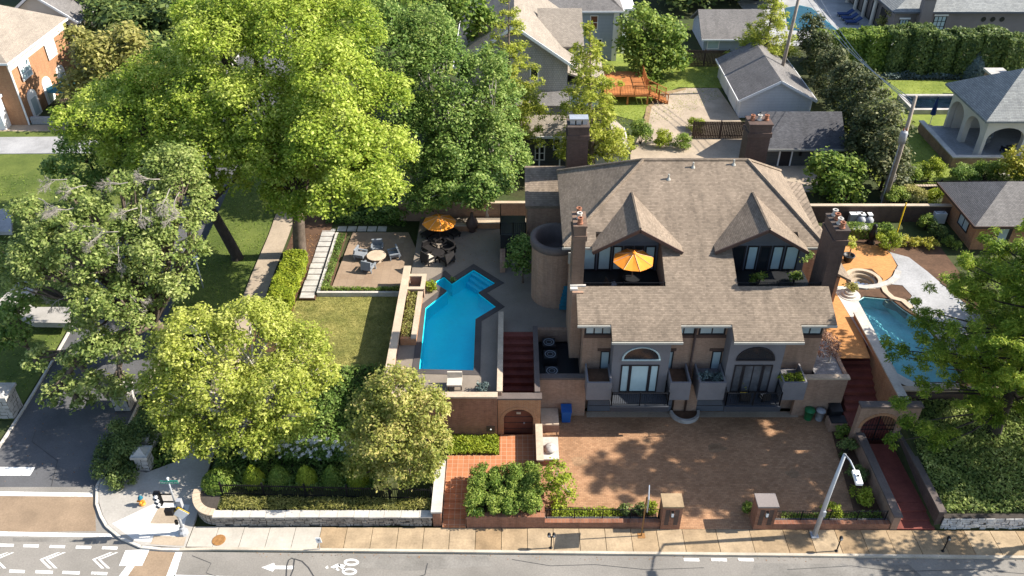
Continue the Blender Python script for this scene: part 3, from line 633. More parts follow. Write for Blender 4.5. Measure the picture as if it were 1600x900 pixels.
def bandpts(pts, wd):
    p = [Vector((*q, 0)) for q in pts]; L, Rr = [], []
    for i, q in enumerate(p):
        d = (p[min(i+1, len(p)-1)]-p[max(0, i-1)]).normalized(); n_ = Vector((-d.y, d.x, 0))*wd/2; L.append(tuple((q+n_)[:2])); Rr.append(tuple((q-n_)[:2]))
    return L+Rr[::-1]
t = thing('hot_tub', 'round sunken hot tub with curved stone benches on the brick patio', 'hot tub', (*HT, 3.2))
b = B(); b.lathe((*HT, 3.2), [(1.0, -.9), (1.0, .06), (1.28, .06), (1.28, -.1)], 24); build('rim', b, 'coping', t)
b = B(); b.lathe((*HT, 3.2), [(.98, -.12), (.78, -.12), (.78, -.38), (.56, -.38), (.56, -.7)], 24); build('bench', b, 'concrete_tan', t)
b = B(); b.lathe((*HT, 3.2), [(.97, -.5), (.0, -.5)][::-1], 24); build('tub_water', b, 'water_clear', t); b = B(); b.lathe((*HT, 3.2), [(0, -.85), (1., -.85)], 24); build('floor', b, 'concrete', t)
struct('spillway_band', B().prism(bandpts([GX(*p, 3.3) for p in ((1337, 446), (1352, 448), (1372, 446), (1390, 440), (1400, 432), (1404, 422))], .42), 3.15, 3.3), 'limestone', 'curved grey stone band between hot tub and pool')
for i, (dx, m) in enumerate(((0, 'coping'), (.35, 'concrete_tan'))): struct('pool_ledge', B().prism(bandpts([GX(*p, 3.1) for p in ((1378-i*6, 446), (1383-i*6, 458), (1394-i*5, 468+i*3), (1410-i*4, 472+i*5), (1424-i*4, 484+i*5))], .4), 2.9-.25*i, 3.27-.22*i), m, ['upper curved stone ledge at the pool head', 'lower curved stone ledge at the pool head'][i])
for i, r in enumerate((1.0, .7, .45)):
    c_ = GX(1327, 461, 3.2); struct('planter_step', B().lathe((*c_, 3.1), [(r*.75, 0), (r*.75, .16+.14*i), (0.01, .16+.14*i)], 18), 'coping_white', ['lowest', 'middle', 'top'][i]+' tier of the round white step by the pool corner')

for pts, m, lb in (([(560, 868), (760, 869), (770, 884), (640, 892), (556, 886)], 'asphalt_patch', 'slightly darker repaired patch in the front road'), ([(1180, 880), (1420, 882), (1440, 900), (1170, 905)], 'asphalt_patch', 'darker worn area of the front road at right'), ([(20, 840), (150, 842), (150, 848), (20, 846)], 'asphalt_patch', 'dark wheel worn strip by the crosswalk')): mark(pts, lb, .003, m, 'road_patch')
crack([(640, 905), (664, 898), (666, 888), (668, 880)], .05, 'short dark tar seam at the bottom centre')
crack([(800, 874), (860, 884), (930, 882), (1010, 890), (1100, 887)], .03, 'thin wandering crack in the front road')
crack([(1230, 890), (1330, 884), (1400, 893), (1520, 890), (1620, 898)], .03, 'thin crack in the front road at the right')
crack([(300, 868), (330, 880), (322, 895), (350, 905)], .03, 'thin crack beside the crosswalk edge line')
crack([(30, 640), (60, 660), (50, 690), (90, 720), (80, 760)], .04, 'crack in the side street before the stop bar')
for i, (px, py, r) in enumerate(((905, 720, .5), (960, 760, .35), (1120, 700, .6), (1240, 740, .45), (1010, 690, .3))):
    c_ = GX(px, py, .1); rs_ = random.Random(i); struct('oil_stain', B().poly([(c_[0]+r*rs_.uniform(.6, 1.2)*math.cos(a*.524), c_[1]+r*rs_.uniform(.5, .9)*math.sin(a*.524), .106) for a in range(12)]), 'paver_stain', ['first', 'second', 'third', 'fourth', 'fifth'][i]+' faint darker stain on the driveway pavers')

# =================================================================== THE MAIN HOUSE
def pz(y): return 7.38+.44*(y-38.5)
H = thing('brick_house', 'large tan brick house with taupe hip roof, two gabled dormers and roof decks', 'house', (11.4, 46, 0))
b = B().box(4.3, 39.1, 0, 18.7, 40.9, 7.2); b.box(4.3, 40.9, 0, 18.7, 53, 7.15)
b.yzprism([(39.12, 7.15), (40.85, 7.15), (40.85, pz(40.85)-.2), (39.12, pz(39.12)-.2)], 4.3, 4.55); b.yzprism([(39.12, 7.15), (40.85, 7.15), (40.85, pz(40.85)-.2), (39.12, pz(39.12)-.2)], 18.45, 18.7)
b.box(4.32, 44.5, 7.1, 18.68, 52.98, 9.42); b.yzprism([(40.7, 7.1), (44.5, 7.1), (44.5, pz(44.5)-.22), (40.7, pz(40.7)-.22)], 9.3, 13.58)
b.box(3.62, 40.4, 3.15, 4.28, 44.2, 8.3)
build('wall', b, 'brick_tan', H)
b = B().slab([(x, y, pz(y)) for x, y in ((3.87, 40.89), (3.87, 38.5), (5.83, 38.5), (5.83, 37.5), (9.92, 37.5), (9.92, 38.5), (12.93, 38.5), (12.93, 37.5), (16.98, 37.5), (16.98, 38.5), (19.1, 38.5), (19.1, 40.89), (13.62, 40.89), (13.62, 44.5), (17.9, 44.5), (17.9, 43.5), (19.43, 43.5), (15.57, 49.74), (8.67, 49.74), (3.17, 43.5), (5.25, 43.5), (5.25, 44.5), (9.26, 44.5), (9.26, 40.89))], .2)
RL, RR = (8.67, 49.74, pz(49.74)), (15.57, 49.74, pz(49.74)); zc = pz(43.5)
b.slab([(3.17, 43.5, zc), RL, (3.25, 53.6, 9.45)], .2); b.slab([(19.43, 43.5, zc), (19.3, 53.6, 9.45), RR], .2); b.slab([(3.25, 53.6, 9.45), RL, RR, (19.3, 53.6, 9.45)], .2)
rf = build('roof', b, 'shingle', H)
b = B()
for p, q in ((RL, (3.17, 43.5, zc)), (RR, (19.43, 43.5, zc)), (RL, RR), (RL, (3.25, 53.6, 9.45)), (RR, (19.3, 53.6, 9.45))): b.tube([tuple(Vector(p)+Vector((0, 0, .03))), tuple(Vector(q)+Vector((0, 0, .03)))], .11, 5)
build('ridge_cap', b, 'shingle', rf)
for x0, x1, y in ((3.85, 5.83, 38.5), (9.92, 12.93, 38.5), (16.98, 19.12, 38.5), (5.8, 9.95, 37.5), (12.9, 17.0, 37.5), (3.1, 5.0, 43.5), (18.2, 19.5, 43.5)): build('gutter', B().box(x0, y-.09, pz(y)-.2, x1, y-.003, pz(y)-.06), 'gutter', rf)
for x_, y_ in ((11.9, 49.2), (14.6, 49.4), (10.2, 48.3)): build('roof_vent', B().tube([(x_, y_, pz(y_)-.1), (x_, y_, pz(y_)+.35)], .06, 8).lathe((x_, y_, pz(y_)), [(.16, -.05), (.07, .12)], 10), 'gutter', rf)
build('flashing', B().box(3.45, 42.62, pz(42.6)-.3, 4.4, 42.7, pz(43.5)+.1), 'gutter', rf)
# roof dormers above the decks
for i, (cx, x0, x1) in enumerate(((7.75, 4.95, 10.5), (15.55, 12.5, 18.25))):
    dm = B(); F, K = (cx, 42.95, 11.2), (cx, 47.35, 11.24)
    dm.slab([F, K, (x0, 43.75, 9.62), (x0, 42.95, 9.58)], .16); dm.slab([F, (x1, 42.95, 9.58), (x1, 43.75, 9.62), K], .16)
    do = build('dormer_roof', dm, 'shingle', H); b = B()
    b.tube([(cx, 42.95, 11.23), (cx, 47.3, 11.25)], .09, 5); build('ridge_cap', b, 'shingle', do)
    for a in (x0, x1): b = B(); b.obox(((cx+a)/2, 42.9, (11.2+9.58)/2-.11), Vector((a-cx, 0, 9.58-11.2)).normalized(), (0, 1, 0), Vector((11.2-9.58, 0, a-cx)).normalized(), math.hypot(a-cx, 1.62)/2, .045, .1); build('fascia', b, 'trim_brown', do)
    a0, a1 = (4.35, 9.25) if i == 0 else (13.63, 18.65)
    b = B().box(a0, 44.25, 7.2, a1, 44.49, 9.35); b.xzprism([(max(a0, x0+.1), 9.35), (min(a1, x1-.1), 9.35), (cx+.15, 10.95), (cx-.15, 10.95)], 44.27, 44.47)
    build('dormer_wall', b, 'door_grey', H)
    ws = ((4.5, 5.35, 'glass_sky'), (5.45, 6.3, 'glass_sky'), (6.38, 7.0, 'glass_sky'), (7.08, 7.68, 'glass_dark'), (7.74, 8.34, 'glass_dark'), (8.42, 9.1, 'glass_sky')) if i == 0 else ((13.9, 14.8, 'glass_dark'), (14.9, 15.6, 'glass_sky'), (15.68, 16.4, 'glass_dark'), (16.48, 17.2, 'glass_sky'), (17.3, 18.2, 'glass_sky'))
    for u0, u1, gm in ws: window(H, 'S', 44.25, u0, u1, 7.3, 9.15, 1, 1, 'trim_dark', gm, .09)
    d = build('deck_floor', B().box(a0-.03, 40.92, 7.2, a1+.03, 44.24, 7.28), 'plastic_black', H)
    build('deck_wall', B().box(a0-.03, 40.9, 7.2, a1+.03, 41.0, 8.2), 'trim_dark', H)
    b = rail_mesh((a0, 41.1, 7.28), (a1, 41.1, 7.28), 1.25, .14, .016, 2.3); build('railing', b, 'iron', H)
# chimneys
def chimney(x0, y0, x1, y1, z0, z1, mat, pots, par=H, label=None):
    c = build('chimney', B().box(x0, y0, z0, x1, y1, z1).box(x0-.07, y0-.07, z1-.9, x1+.07, y1+.07, z1-.55).box(x0-.05, y0-.05, z1, x1+.05, y1+.05, z1+.12), mat, par, label=label)
    for (px, py) in pots: build('chimney_pot', B().lathe((px, py, z1+.1), [(.17, 0), (.19, .08), (.14, .14), (.13, .34), (.17, .38), (.17, .43), (.1, .43), (.1, .2)], 12), 'terracotta' if pots.index((px, py)) % 2 == 0 else 'coping_white', c)
    return c
chimney(3.58, 41.0, 4.29, 42.6, 8.3, 12.5, 'brick_brown', [(3.93, 41.25), (3.93, 41.8), (3.93, 42.35)])
build('chimney_shoulder', B().box(3.5, 40.85, 8.3, 4.45, 40.99, 8.5).box(3.5, 40.6, 8.3, 3.95, 40.85, 8.42), 'coping_white', H)
chimney(18.72, 41.0, 19.5, 42.9, 0, 12.2, 'brick_dark', [(19.1, 41.25), (19.1, 41.7), (19.1, 42.2), (19.1, 42.65)])
chimney(4.0, 54.8, 5.5, 56.2, 3.1, 12.2, 'brick_dark', [], label='tall dark brown chimney with three metal caps')
cc = [o for o in H.children if o.name.startswith('chimney')][-1]
for k in range(3): build('chimney_cap', B().box(4.15+k*.45, 55.2, 12.3, 4.5+k*.45, 55.8, 12.7).box(4.1+k*.45, 55.1, 12.72, 4.55+k*.45, 55.9, 12.78), 'steel', cc)
chimney(16.9, 54.8, 18.5, 56.2, 3.1, 12.4, 'brick_dark', [(17.2, 55.5), (17.7, 55.5), (18.2, 55.5)])
# front bays, windows, balconies
for i, (x0, x1) in enumerate(((6.02, 9.42), (12.92, 16.2))):
    cx = (x0+x1)/2; bw = B().box(x0, 38.0, 2.45, x1, 39.098, 6.55); bw.yzprism([(38.0, 6.55), (39.098, 6.55), (39.098, pz(39.098)-.21), (38.0, pz(38.0)-.21)], x0, x1)
    bay = build('bay', bw, 'stucco_grey', H)
    fr = B(); o_, n_ = arch_pts(cx, 5.1, 1.16, 1.0), arch_pts(cx, 5.16, 1.05, .88)
    for k in range(14): fr.add([(o_[k][0], 37.93, o_[k][1]), (o_[k+1][0], 37.93, o_[k+1][1]), (n_[k+1][0], 37.93, n_[k+1][1]), (n_[k][0], 37.93, n_[k][1]), (o_[k][0], 37.998, o_[k][1]), (o_[k+1][0], 37.998, o_[k+1][1]), (n_[k+1][0], 37.998, n_[k+1][1]), (n_[k][0], 37.998, n_[k][1])], [(3, 2, 1, 0), (0, 1, 5, 4), (2, 3, 7, 6)])
    fr.box(cx-1.16, 37.91, 5.06, cx+1.16, 37.997, 5.16)
    aw = build('window', fr, 'trim_dark' if i else 'glass_sky', H, label='half round arched window high in the grey bay'); build('pane', B().xzprism(n_, 37.965, 37.995), 'glass_dark', aw)
    window(H, 'S', 38.0, cx-1.15, cx-.6, 2.5, 4.7, 1, 1, 'trim_dark', 'glass_mid' if i else 'glass_sky', .08)
    window(H, 'S', 38.0, cx-.58, cx+.58, 2.5, 4.7, 2 if i else 1, 1, 'trim_dark', 'glass_mid' if i else 'glass_sky', .08)
    window(H, 'S', 38.0, cx+.6, cx+1.15, 2.5, 4.7, 1, 1, 'trim_dark', 'glass_mid' if i else 'glass_sky', .08)
    bl = build('balcony', B().box(x0-.05, 36.75, 2.22, x1+.02, 37.997, 2.42).box(x0-.08, 36.7, 2.05, x1+.05, 36.85, 2.44), 'balcony_dark', H)
    b = rail_mesh((x0, 36.85, 2.44), (x1, 36.85, 2.44), 1.0, .13, .02, 1.6); build('railing', b, 'iron', bl)
    for a in (x0, x1): build('railing', rail_mesh((a, 36.85, 2.44), (a, 37.9, 2.44), 1.0, .13, .02, 1.2), 'iron', bl)
    gd = build('garage_door', B().box(x0-1.2, 38.75, .1, x1+.75, 38.85, 2.0), 'door_grey', H)
    for k in range(1, 4): build('panel_groove', B().box(x0-1.15, 38.735, .1+k*.48, x1+.7, 38.748, .13+k*.48), 'trim_dark', gd)
    build('garage_lintel', B().box(x0-1.25, 38.3, 1.72, x1+.8, 39.097, 2.21), 'balcony_dark', H)
for i, (x0, x1) in enumerate(((4.5, 6.0), (9.5, 10.75), (11.25, 12.85), (16.28, 17.72))):
    pl = build('planter_box', B().box(x0, 37.2, 2.55, x1, 37.32, 3.95).box(x0, 37.32, 2.55, x0+.1, 38.95, 3.95).box(x1-.1, 37.32, 2.55, x1, 38.95, 3.95).box(x0+.1, 37.32, 2.55, x1-.1, 39.09, 3.45), 'stucco_grey', H)
    if i in (2, 3):
        rng = np.random.default_rng(40+i); P, N, V, _ = blob_leaves([(x0+.2+(x1-x0-.4)*k/3, 37.9, 3.75, .35, .5, .28) for k in range(4)], .07, .6, 1., rng); leaf_mesh('planter_leaves', P, N, V, .07, .6, rng, 'leaf_bright' if i == 3 else 'leaf_blue', pl)
    else: build('planter_soil', B().box(x0+.1, 37.32, 3.452, x1-.1, 38.9, 3.6), 'soil', pl)
for u0, u1, nx in ((4.35, 6.0, 3), (9.6, 11.0, 2), (11.2, 12.8, 2), (16.4, 18.6, 3)): window(H, 'S', 39.1, u0, u1, 6.15, 7.02, nx, 1, 'trim_dark', 'glass_pale', .1)
for u0, u1 in ((5.42, 6.0), (9.44, 9.9), (12.25, 12.85), (16.22, 16.5)):
    window(H, 'S', 39.1, u0, u1, 3.2, 4.85, 1, 1, 'trim_dark', 'glass_pale', .07); build('lintel', B().box(u0-.2, 39.04, 4.87, u1+.12, 39.098, 5.05), 'trim_brown', H)
build('string_course', B().box(4.32, 39.05, 5.9, 6.0, 39.098, 6.12).box(9.45, 39.05, 5.9, 12.9, 39.098, 6.12).box(16.25, 39.05, 5.9, 18.68, 39.098, 6.12), 'trim_brown', H)
build('downspout', B().tube([(11.0, 38.95, 7.0), (11.0, 38.97, 4.0), (11.0, 38.55, 3.6), (11.0, 38.55, .15)], .07, 7), 'trim_brown', H, True)
build('pier', B().box(10.28, 38.62, .05, 11.72, 39.095, 2.5), 'brick_tan', H)
pl = build('round_planter', B().lathe((11.0, 38.55, .1), [(.95, 0), (.95, .28), (.78, .28), (.78, .12)], 16, math.pi, 2*math.pi), 'limestone', H); build('planter_soil', B().lathe((11.0, 38.55, .1), [(.01, .2), (.78, .2)], 16, math.pi, 2*math.pi), 'soil', pl)
# wings, turret
t_ = (2.95, 47.1, TZ); tb = B().lathe(t_, [(1.62, -.1), (1.62, 4.75)], 32); build('turret_wall', tb, 'brick_tan', H)
build('turret_coping', B().lathe(t_, [(1.64, 4.35), (1.74, 4.4), (1.74, 4.85), (1.38, 4.85), (1.38, 3.6), (.01, 3.6)], 32), 'wall_cap_dark', H, True)
b = B()
for k in range(6): b.obox((3.62+.05*k, 45.18+.22*k*0-.0*k, 3.6+.3*k), (1, 0, 0), (0, .8, .6), (0, -.6, .8), .42, .2, .02)
build('awning_slats', b, 'fabric_teal', H)
wg = build('side_wing', B().box(1.1, 52.2, 3.1, 4.29, 56.0, 7.25), 'brick_tan', H); build('side_wing_roof', B().slab([(.95, 52.0, 7.48), (4.25, 52.0, 7.48), (4.25, 56.2, 8.5), (.95, 56.2, 8.5)], .2), 'shingle', H)
build('side_wing', B().box(18.72, 46.5, 3.1, 20.6, 53.0, 8.0), 'brick_tan', H); build('side_wing_roof', B().slab([(18.75, 46.2, 8.2), (20.7, 46.2, 8.0), (20.9, 53.4, 8.6), (18.75, 53.4, 8.9)], .2), 'shingle', H)
build('side_wing', B().box(20.6, 46.2, 3.1, 22.2, 52, 5.3), 'brick_tan', H); build('side_wing_roof', B().slab([(20.65, 45.6, 6.6), (22.7, 45.6, 5.5), (22.7, 52.4, 5.5), (20.65, 52.4, 6.6)], .18), 'shingle', H)
# dark side stair beyond the turret
st = thing('stair_landing', 'dark metal landing with railing beside the house wing', 'landing', (.1, 53, TZ))
build('platform', B().box(-.85, 51.6, 3.2, 1.0, 54.4, 3.3), 'plastic_black', st); build('landing_slab', B().box(-.85, 51.6, 5.1, 1.0, 54.4, 5.25), 'plastic_black', st); build('screen', B().box(-.85, 51.6, 3.3, .95, 51.68, 5.1), 'plastic_black', st); build('railing', rail_mesh((-.85, 51.7, 5.25), (1.0, 51.7, 5.25), 1.0, .14, .018, 1.), 'iron', st); build('railing', rail_mesh((-.85, 51.7, 5.25), (-.85, 54.3, 5.25), 1.0, .14, .018, 1.2), 'iron', st)
build('post', B().box(-.88, 49.8, 3.2, -.5, 51.6, 4.1), 'brick_tan', st)

# =================================================================== WALLS, STEPS AND COURTS ROUND THE HOUSE
def wall(name, label, boxes, mat, caps=(), capmat='coping', cat='wall'):
    x0, y0, z0, x1, y1, z1 = boxes[0]; t = thing(name, label, cat, ((x0+x1)/2, (y0+y1)/2, z0)); b = B()
    for q in boxes: b.box(*q)
    build('brickwork', b, mat, t)
    for q in caps: build('coping', B().box(*q), capmat, t)
    return t
wall('terrace_wall', 'tan and red brick retaining wall below the pool terrace', [(-7.6, 36.1, .2, -.9, 36.39, 3.8)], 'brick_red', [(-7.65, 36.02, 3.8, -.85, 36.45, 3.92)])
wall('terrace_wall', 'long tan garden wall between pool terrace and lawn', [(-7.62, 36.45, .2, -7.32, 49.3, 4.0)], 'brick_tan', [(-7.72, 36.46, 4.0, -7.22, 49.35, 4.12)])
wall('stair_wall', 'thin brick parapet between pool terrace and dark red stairs', [(-.84, 36.5, .2, -.62, 44.2, 3.85)], 'brick_tan', [(-.9, 36.5, 3.85, -.56, 44.2, 3.95)])
wall('stair_wall', 'dark capped wall between stairs and air conditioner court', [(1.4, 36.75, .2, 1.62, 43.0, 3.55)], 'brick_tan', [(1.36, 36.75, 3.55, 1.68, 43.0, 3.68)], 'wall_cap_dark')
wall('court_wall', 'tan brick wall of the air conditioner court behind the blue bin', [(1.69, 38.35, .05, 4.6, 38.62, 3.2), (1.69, 42.95, 2.4, 4.28, 43.2, 3.4)], 'brick_tan', [(1.69, 38.28, 3.2, 4.58, 38.7, 3.36)], 'wall_cap_dark')
struct('court_floor', B().box(1.63, 38.63, 2.0, 4.29, 42.94, 2.3), 'plastic_black', 'dark floor of the air conditioner court')
for i, (x, y) in enumerate(((2.5, 39.3), (2.45, 40.9), (2.4, 42.1))):
    a = thing('air_conditioner', ['dark air conditioner nearest the front of the court', 'middle dark air conditioner in the court', 'rearmost dark air conditioner in the court'][i], 'air conditioner', (x, y, 2.3), 'air conditioners in the court')
    build('cabinet', B().box(x-.42, y-.42, 2.3, x+.42, y+.42, 3.05), 'plastic_black', a); build('fan_guard', B().lathe((x, y, 3.05), [(.36, .0), (.36, .03), (.31, .03), (.31, 0)], 20).lathe((x, y, 3.05), [(.2, .0), (.2, .025), (.17, .025), (.17, 0)], 16), 'fabric_slate', a)
ab = None
def archwall(name, label, x0, x1, y, z0, z1, ax0, ax1, mat, capmat, gate):
    t = thing(name, label, 'wall', ((x0+x1)/2, y, z0)); cx = (ax0+ax1)/2; r = (ax1-ax0)/2; zc = z0+(z1-z0)*.45
    pts = [(x0, z0), (ax0, z0)]+arch_pts(cx, zc, r, r*.95, 16)[::-1]+[(ax1, z0), (x1, z0), (x1, z1), (x0, z1)]
    build('brickwork', B().xzprism(pts, y, y+.4), mat, t); build('coping', B().box(x0-.06, y-.06, z1, x1+.06, y+.46, z1+.12), capmat, t)
    b = B(); o_, n_ = arch_pts(cx, zc, r+.2, r*.95+.2, 16), arch_pts(cx, zc, r+.01, r*.95+.01, 16)
    for k in range(16): b.add([(o_[k][0], y-.03, o_[k][1]), (o_[k+1][0], y-.03, o_[k+1][1]), (n_[k+1][0], y-.03, n_[k+1][1]), (n_[k][0], y-.03, n_[k][1]), (o_[k][0], y-.003, o_[k][1]), (o_[k+1][0], y-.003, o_[k+1][1]), (n_[k+1][0], y-.003, n_[k+1][1]), (n_[k][0], y-.003, n_[k][1])], [(3, 2, 1, 0), (0, 1, 5, 4), (2, 3, 7, 6)])
    build('arch_ring', b, 'brick_orange', t)
    if gate == 'door':
        d = build('door', B().xzprism([(ax0, z0)]+arch_pts(cx, zc, r-.01, r*.95-.01, 16)[::-1]+[(ax1, z0)], y+.22, y+.28), 'door_wood', t)
        for k in range(4): build('plank_groove', B().box(ax0+.02, y+.21, z0+.35+.5*k, ax1-.02, y+.219, z0+.39+.5*k), 'trim_dark', d)
        build('plaque', B().box(cx-.12, y+.19, zc+.25, cx+.14, y+.215, zc+.42), 'coping', d); build('handle', B().box(cx+.3, y+.17, zc-.55, cx+.4, y+.215, zc-.45), 'steel', d)
    else:
        b = B()
        for k in range(13):
            xx = ax0+.05+(ax1-ax0-.1)*k/12; zt = zc+math.sqrt(max(0, 1-((xx-cx)/r)**2))*r*.95; b.tube([(xx, y+.2, z0+.05), (xx, y+.2, zt-.02)], .016, 5)
        for zz in (z0+.15, z0+1., zc): b.box(ax0, y+.18, zz, ax1, y+.22, zz+.05)
        b.box(cx-.03, y+.17, z0+.05, cx+.03, y+.23, zc+r*.9); build('gate', b, 'iron', t)
    return t
archwall('arched_gateway', 'tan brick gateway arch with wooden door at the red tile walk', -.86, 1.72, 36.3, .45, 3.45, -.5, 1.28, 'brick_orange', 'wall_cap_dark', 'door')
archwall('arched_gateway', 'brick gateway arch with black iron gate right of the driveway', 20.62, 24.2, 35.75, .3, 3.3, 20.98, 23.1, 'brick_tan', 'wall_cap_dark', 'gate')
def steps(name, label, x0, x1, y0, z0, y1, z1, n, mat, lastfull=True):
    t = thing(name, label, 'stairs', ((x0+x1)/2, y0, z0))
    for i in range(n): build('step', B().box(x0, y0+(y1-y0)*i/n, z0-.3, x1, y1 if i == n-1 else y0+(y1-y0)*(i+1)/n+.02, z0+(z1-z0)*(i+1)/n-.003), mat, t)
    return t
struct('stair_landing_floor', B().box(-.61, 36.72, -.2, 1.39, 39.4, 1.0), 'step_red', 'dark red landing inside the wooden gateway')
steps('terrace_stairs', 'dark red tiled stairs rising from the wooden gateway to the pool', -.61, 1.39, 39.4, 1.0, 42.98, 3.19, 8, 'step_red')
# red tile walk in front of the door
struct('tile_walk', B().prism([(-3.85, 31.75), (1.45, 31.75), (1.45, 36.28), (-.75, 36.28), (-.75, 34.6), (-3.85, 34.6)], -.1, .52), 'tile_red', 'red tile forecourt before the wooden gateway')
steps('entry_steps', 'wide shallow red tile entry steps at the pavement', -3.85, -2.55, 29.62, .11, 31.74, .5, 4, 'tile_red')
wall('walk_wall', 'low brick wall with pale cap left of the red tile steps', [(-4.35, 29.75, .05, -3.9, 33.4, 1.25)], 'brick_red', [(-4.42, 29.68, 1.25, -3.84, 33.45, 1.36)], 'coping_white')
wall('drive_wall', 'brick wall with red top between tile walk and driveway', [(1.47, 33.4, .05, 1.78, 36.28, 1.35)], 'brick_red', [(1.42, 33.35, 1.35, 1.84, 36.28, 1.45)], 'coping')
struct('ivy_bed_soil', B().prism([(-3.85, 34.62), (-.78, 34.62), (-.78, 36.08), (-3.85, 36.08)], -.1, .58), 'soil', 'narrow soil bed under the red brick wall')
# driveway and its walls
struct('driveway', B().prism([(1.8, 29.62), (20.8, 29.45), (20.8, 38.74), (4.65, 38.74), (1.8, 38.3)], -.15, .1), 'pavers', 'wide driveway of tan brick pavers before the garages')
struct('drive_edge', B().box(4.75, 38.2, .0, 18.2, 38.7, .106), 'concrete_tan', 'concrete threshold strip before the garage doors')
t = wall('planter_wall', 'long low brick planter wall along the pavement left of driveway', [(-2.5, 29.62, .05, 1.8, 29.95, 1.0), (-2.5, 29.95, .05, -2.25, 32.6, .95), (-2.5, 32.6, .05, 1.8, 32.85, .7), (1.55, 29.95, .05, 1.8, 33.3, .95), (1.8, 29.62, .05, 8.15, 29.9, .55)], 'brick_red', [(1.8, 29.9, .05, 8.15, 30.12, .42)], 'stucco_grey')
struct('planter_soil', B().box(-2.24, 29.96, 0, 1.54, 32.59, .8), 'soil', 'soil in the front brick planter under the dark shrubs')
build('railing', rail_mesh((1.9, 30.0, .42), (8.1, 30.0, .42), .75, .14, .016, 1.55), 'iron', t)
t = wall('planter_wall', 'low brick wall with black railing along the pavement right of driveway', [(14.35, 29.52, .05, 20.75, 29.8, .55)], 'brick_red', [(14.35, 29.8, .05, 20.75, 30.02, .42)], 'stucco_grey'); build('railing', rail_mesh((14.4, 29.9, .42), (20.6, 29.9, .42), .75, .14, .016, 1.55), 'iron', t)
for i, x in enumerate((8.16, 13.28)):
    t = thing('gate_pillar', ['square brick gate pillar left of the driveway mouth', 'square brick gate pillar right of the driveway mouth'][i], 'pillar', (x+.53, 30, 0), 'brick pillars at the driveway mouth')
    build('brickwork', B().box(x, 29.5, .05, x+1.06, 30.35, 1.95), 'brick_red', t); build('cap', B().box(x-.04, 29.46, 1.95, x+1.1, 30.39, 2.06), 'slab_tan' if i == 0 else 'stucco_taupe', t)  # sunlit tan put into the left cap's colour, grey into the right
    for a in (.16, .66): build('recess', B().box(x+a, 29.488, .5, x+a+.24, 29.498, 1.75), 'brick_dark', t)
    l = build('wall_lamp', B().box(x+.44, 29.36, 1.25, x+.62, 29.497, 1.3).box(x+.46, 29.36, 1.62, x+.6, 29.497, 1.66), 'iron', t); build('lamp_glass', B().box(x+.47, 29.37, 1.31, x+.59, 29.48, 1.61), 'lamp_glass', l)
wall('walk_wall', 'long brown brick wall between driveway and right hand red walk', [(20.82, 29.5, .0, 21.2, 36.0, 1.15)], 'brick_tan', [(20.77, 29.45, 1.15, 21.25, 35.74, 1.25)], 'wall_cap_dark')
wall('walk_wall', 'brown brick wall on the far side of the right hand walk', [(23.3, 29.7, .0, 23.6, 36.0, 1.3)], 'brick_dark', [(23.25, 29.65, 1.3, 23.65, 35.74, 1.4)], 'wall_cap_dark')
struct('red_walk', B().box(21.2, 31.2, -.1, 23.3, 35.7, .32), 'step_red', 'dark red tiled walk up to the iron gate'); steps('entry_steps', 'dark red tile steps from the pavement to the iron gate walk', 21.2, 23.3, 29.5, .1, 31.18, .32, 3, 'step_red')
struct('red_walk', B().box(20.8, 36.2, -.2, 23.2, 38.0, .8), 'step_red', 'dark red landing behind the iron gate')
steps('patio_stairs', 'long red brick stairs climbing beside the right hand pool wall', 20.95, 23.0, 38.0, .8, 42.0, 3.19, 9, 'step_red')
wall('pool_wall', 'tall tan brick wall carrying the right hand pool beside the stairs', [(23.02, 36.2, .0, 23.4, 44.5, 3.5)], 'brick_orange', [(22.98, 36.2, 3.5, 23.5, 44.6, 3.6)], 'coping_white')
wall('pool_wall', 'brick wall below the foot of the right hand pool', [(23.45, 37.35, .2, 33, 37.65, 3.15)], 'brick_dark', [(23.45, 37.3, 3.15, 33, 37.7, 3.25)], 'coping')
wall('court_wall', 'brick court wall with pale cap behind the rubbish bins', [(17.75, 38.35, .05, 20.7, 38.6, 3.2), (20.5, 38.6, .05, 20.74, 42.0, 3.3)], 'brick_tan', [(17.75, 38.28, 3.2, 20.78, 38.66, 3.34)], 'coping')
struct('gravel_bed', B().box(18.75, 38.67, 3.0, 20.5, 42.0, 3.22), 'pebble', 'grey pebble bed beside the house wall')
struct('mulch_bed', B().prism([(19.2, 30.05), (20.75, 30.05), (20.75, 37.8), (20.0, 37.8), (19.5, 33)], -.1, .16), 'soil', 'dark planting bed along the right driveway wall')
struct('mulch_bed', B().prism([(1.85, 30.15), (8.1, 30.15), (8.1, 30.8), (1.85, 31.1)], -.1, .16), 'soil', 'thin planting bed behind the left driveway railing')
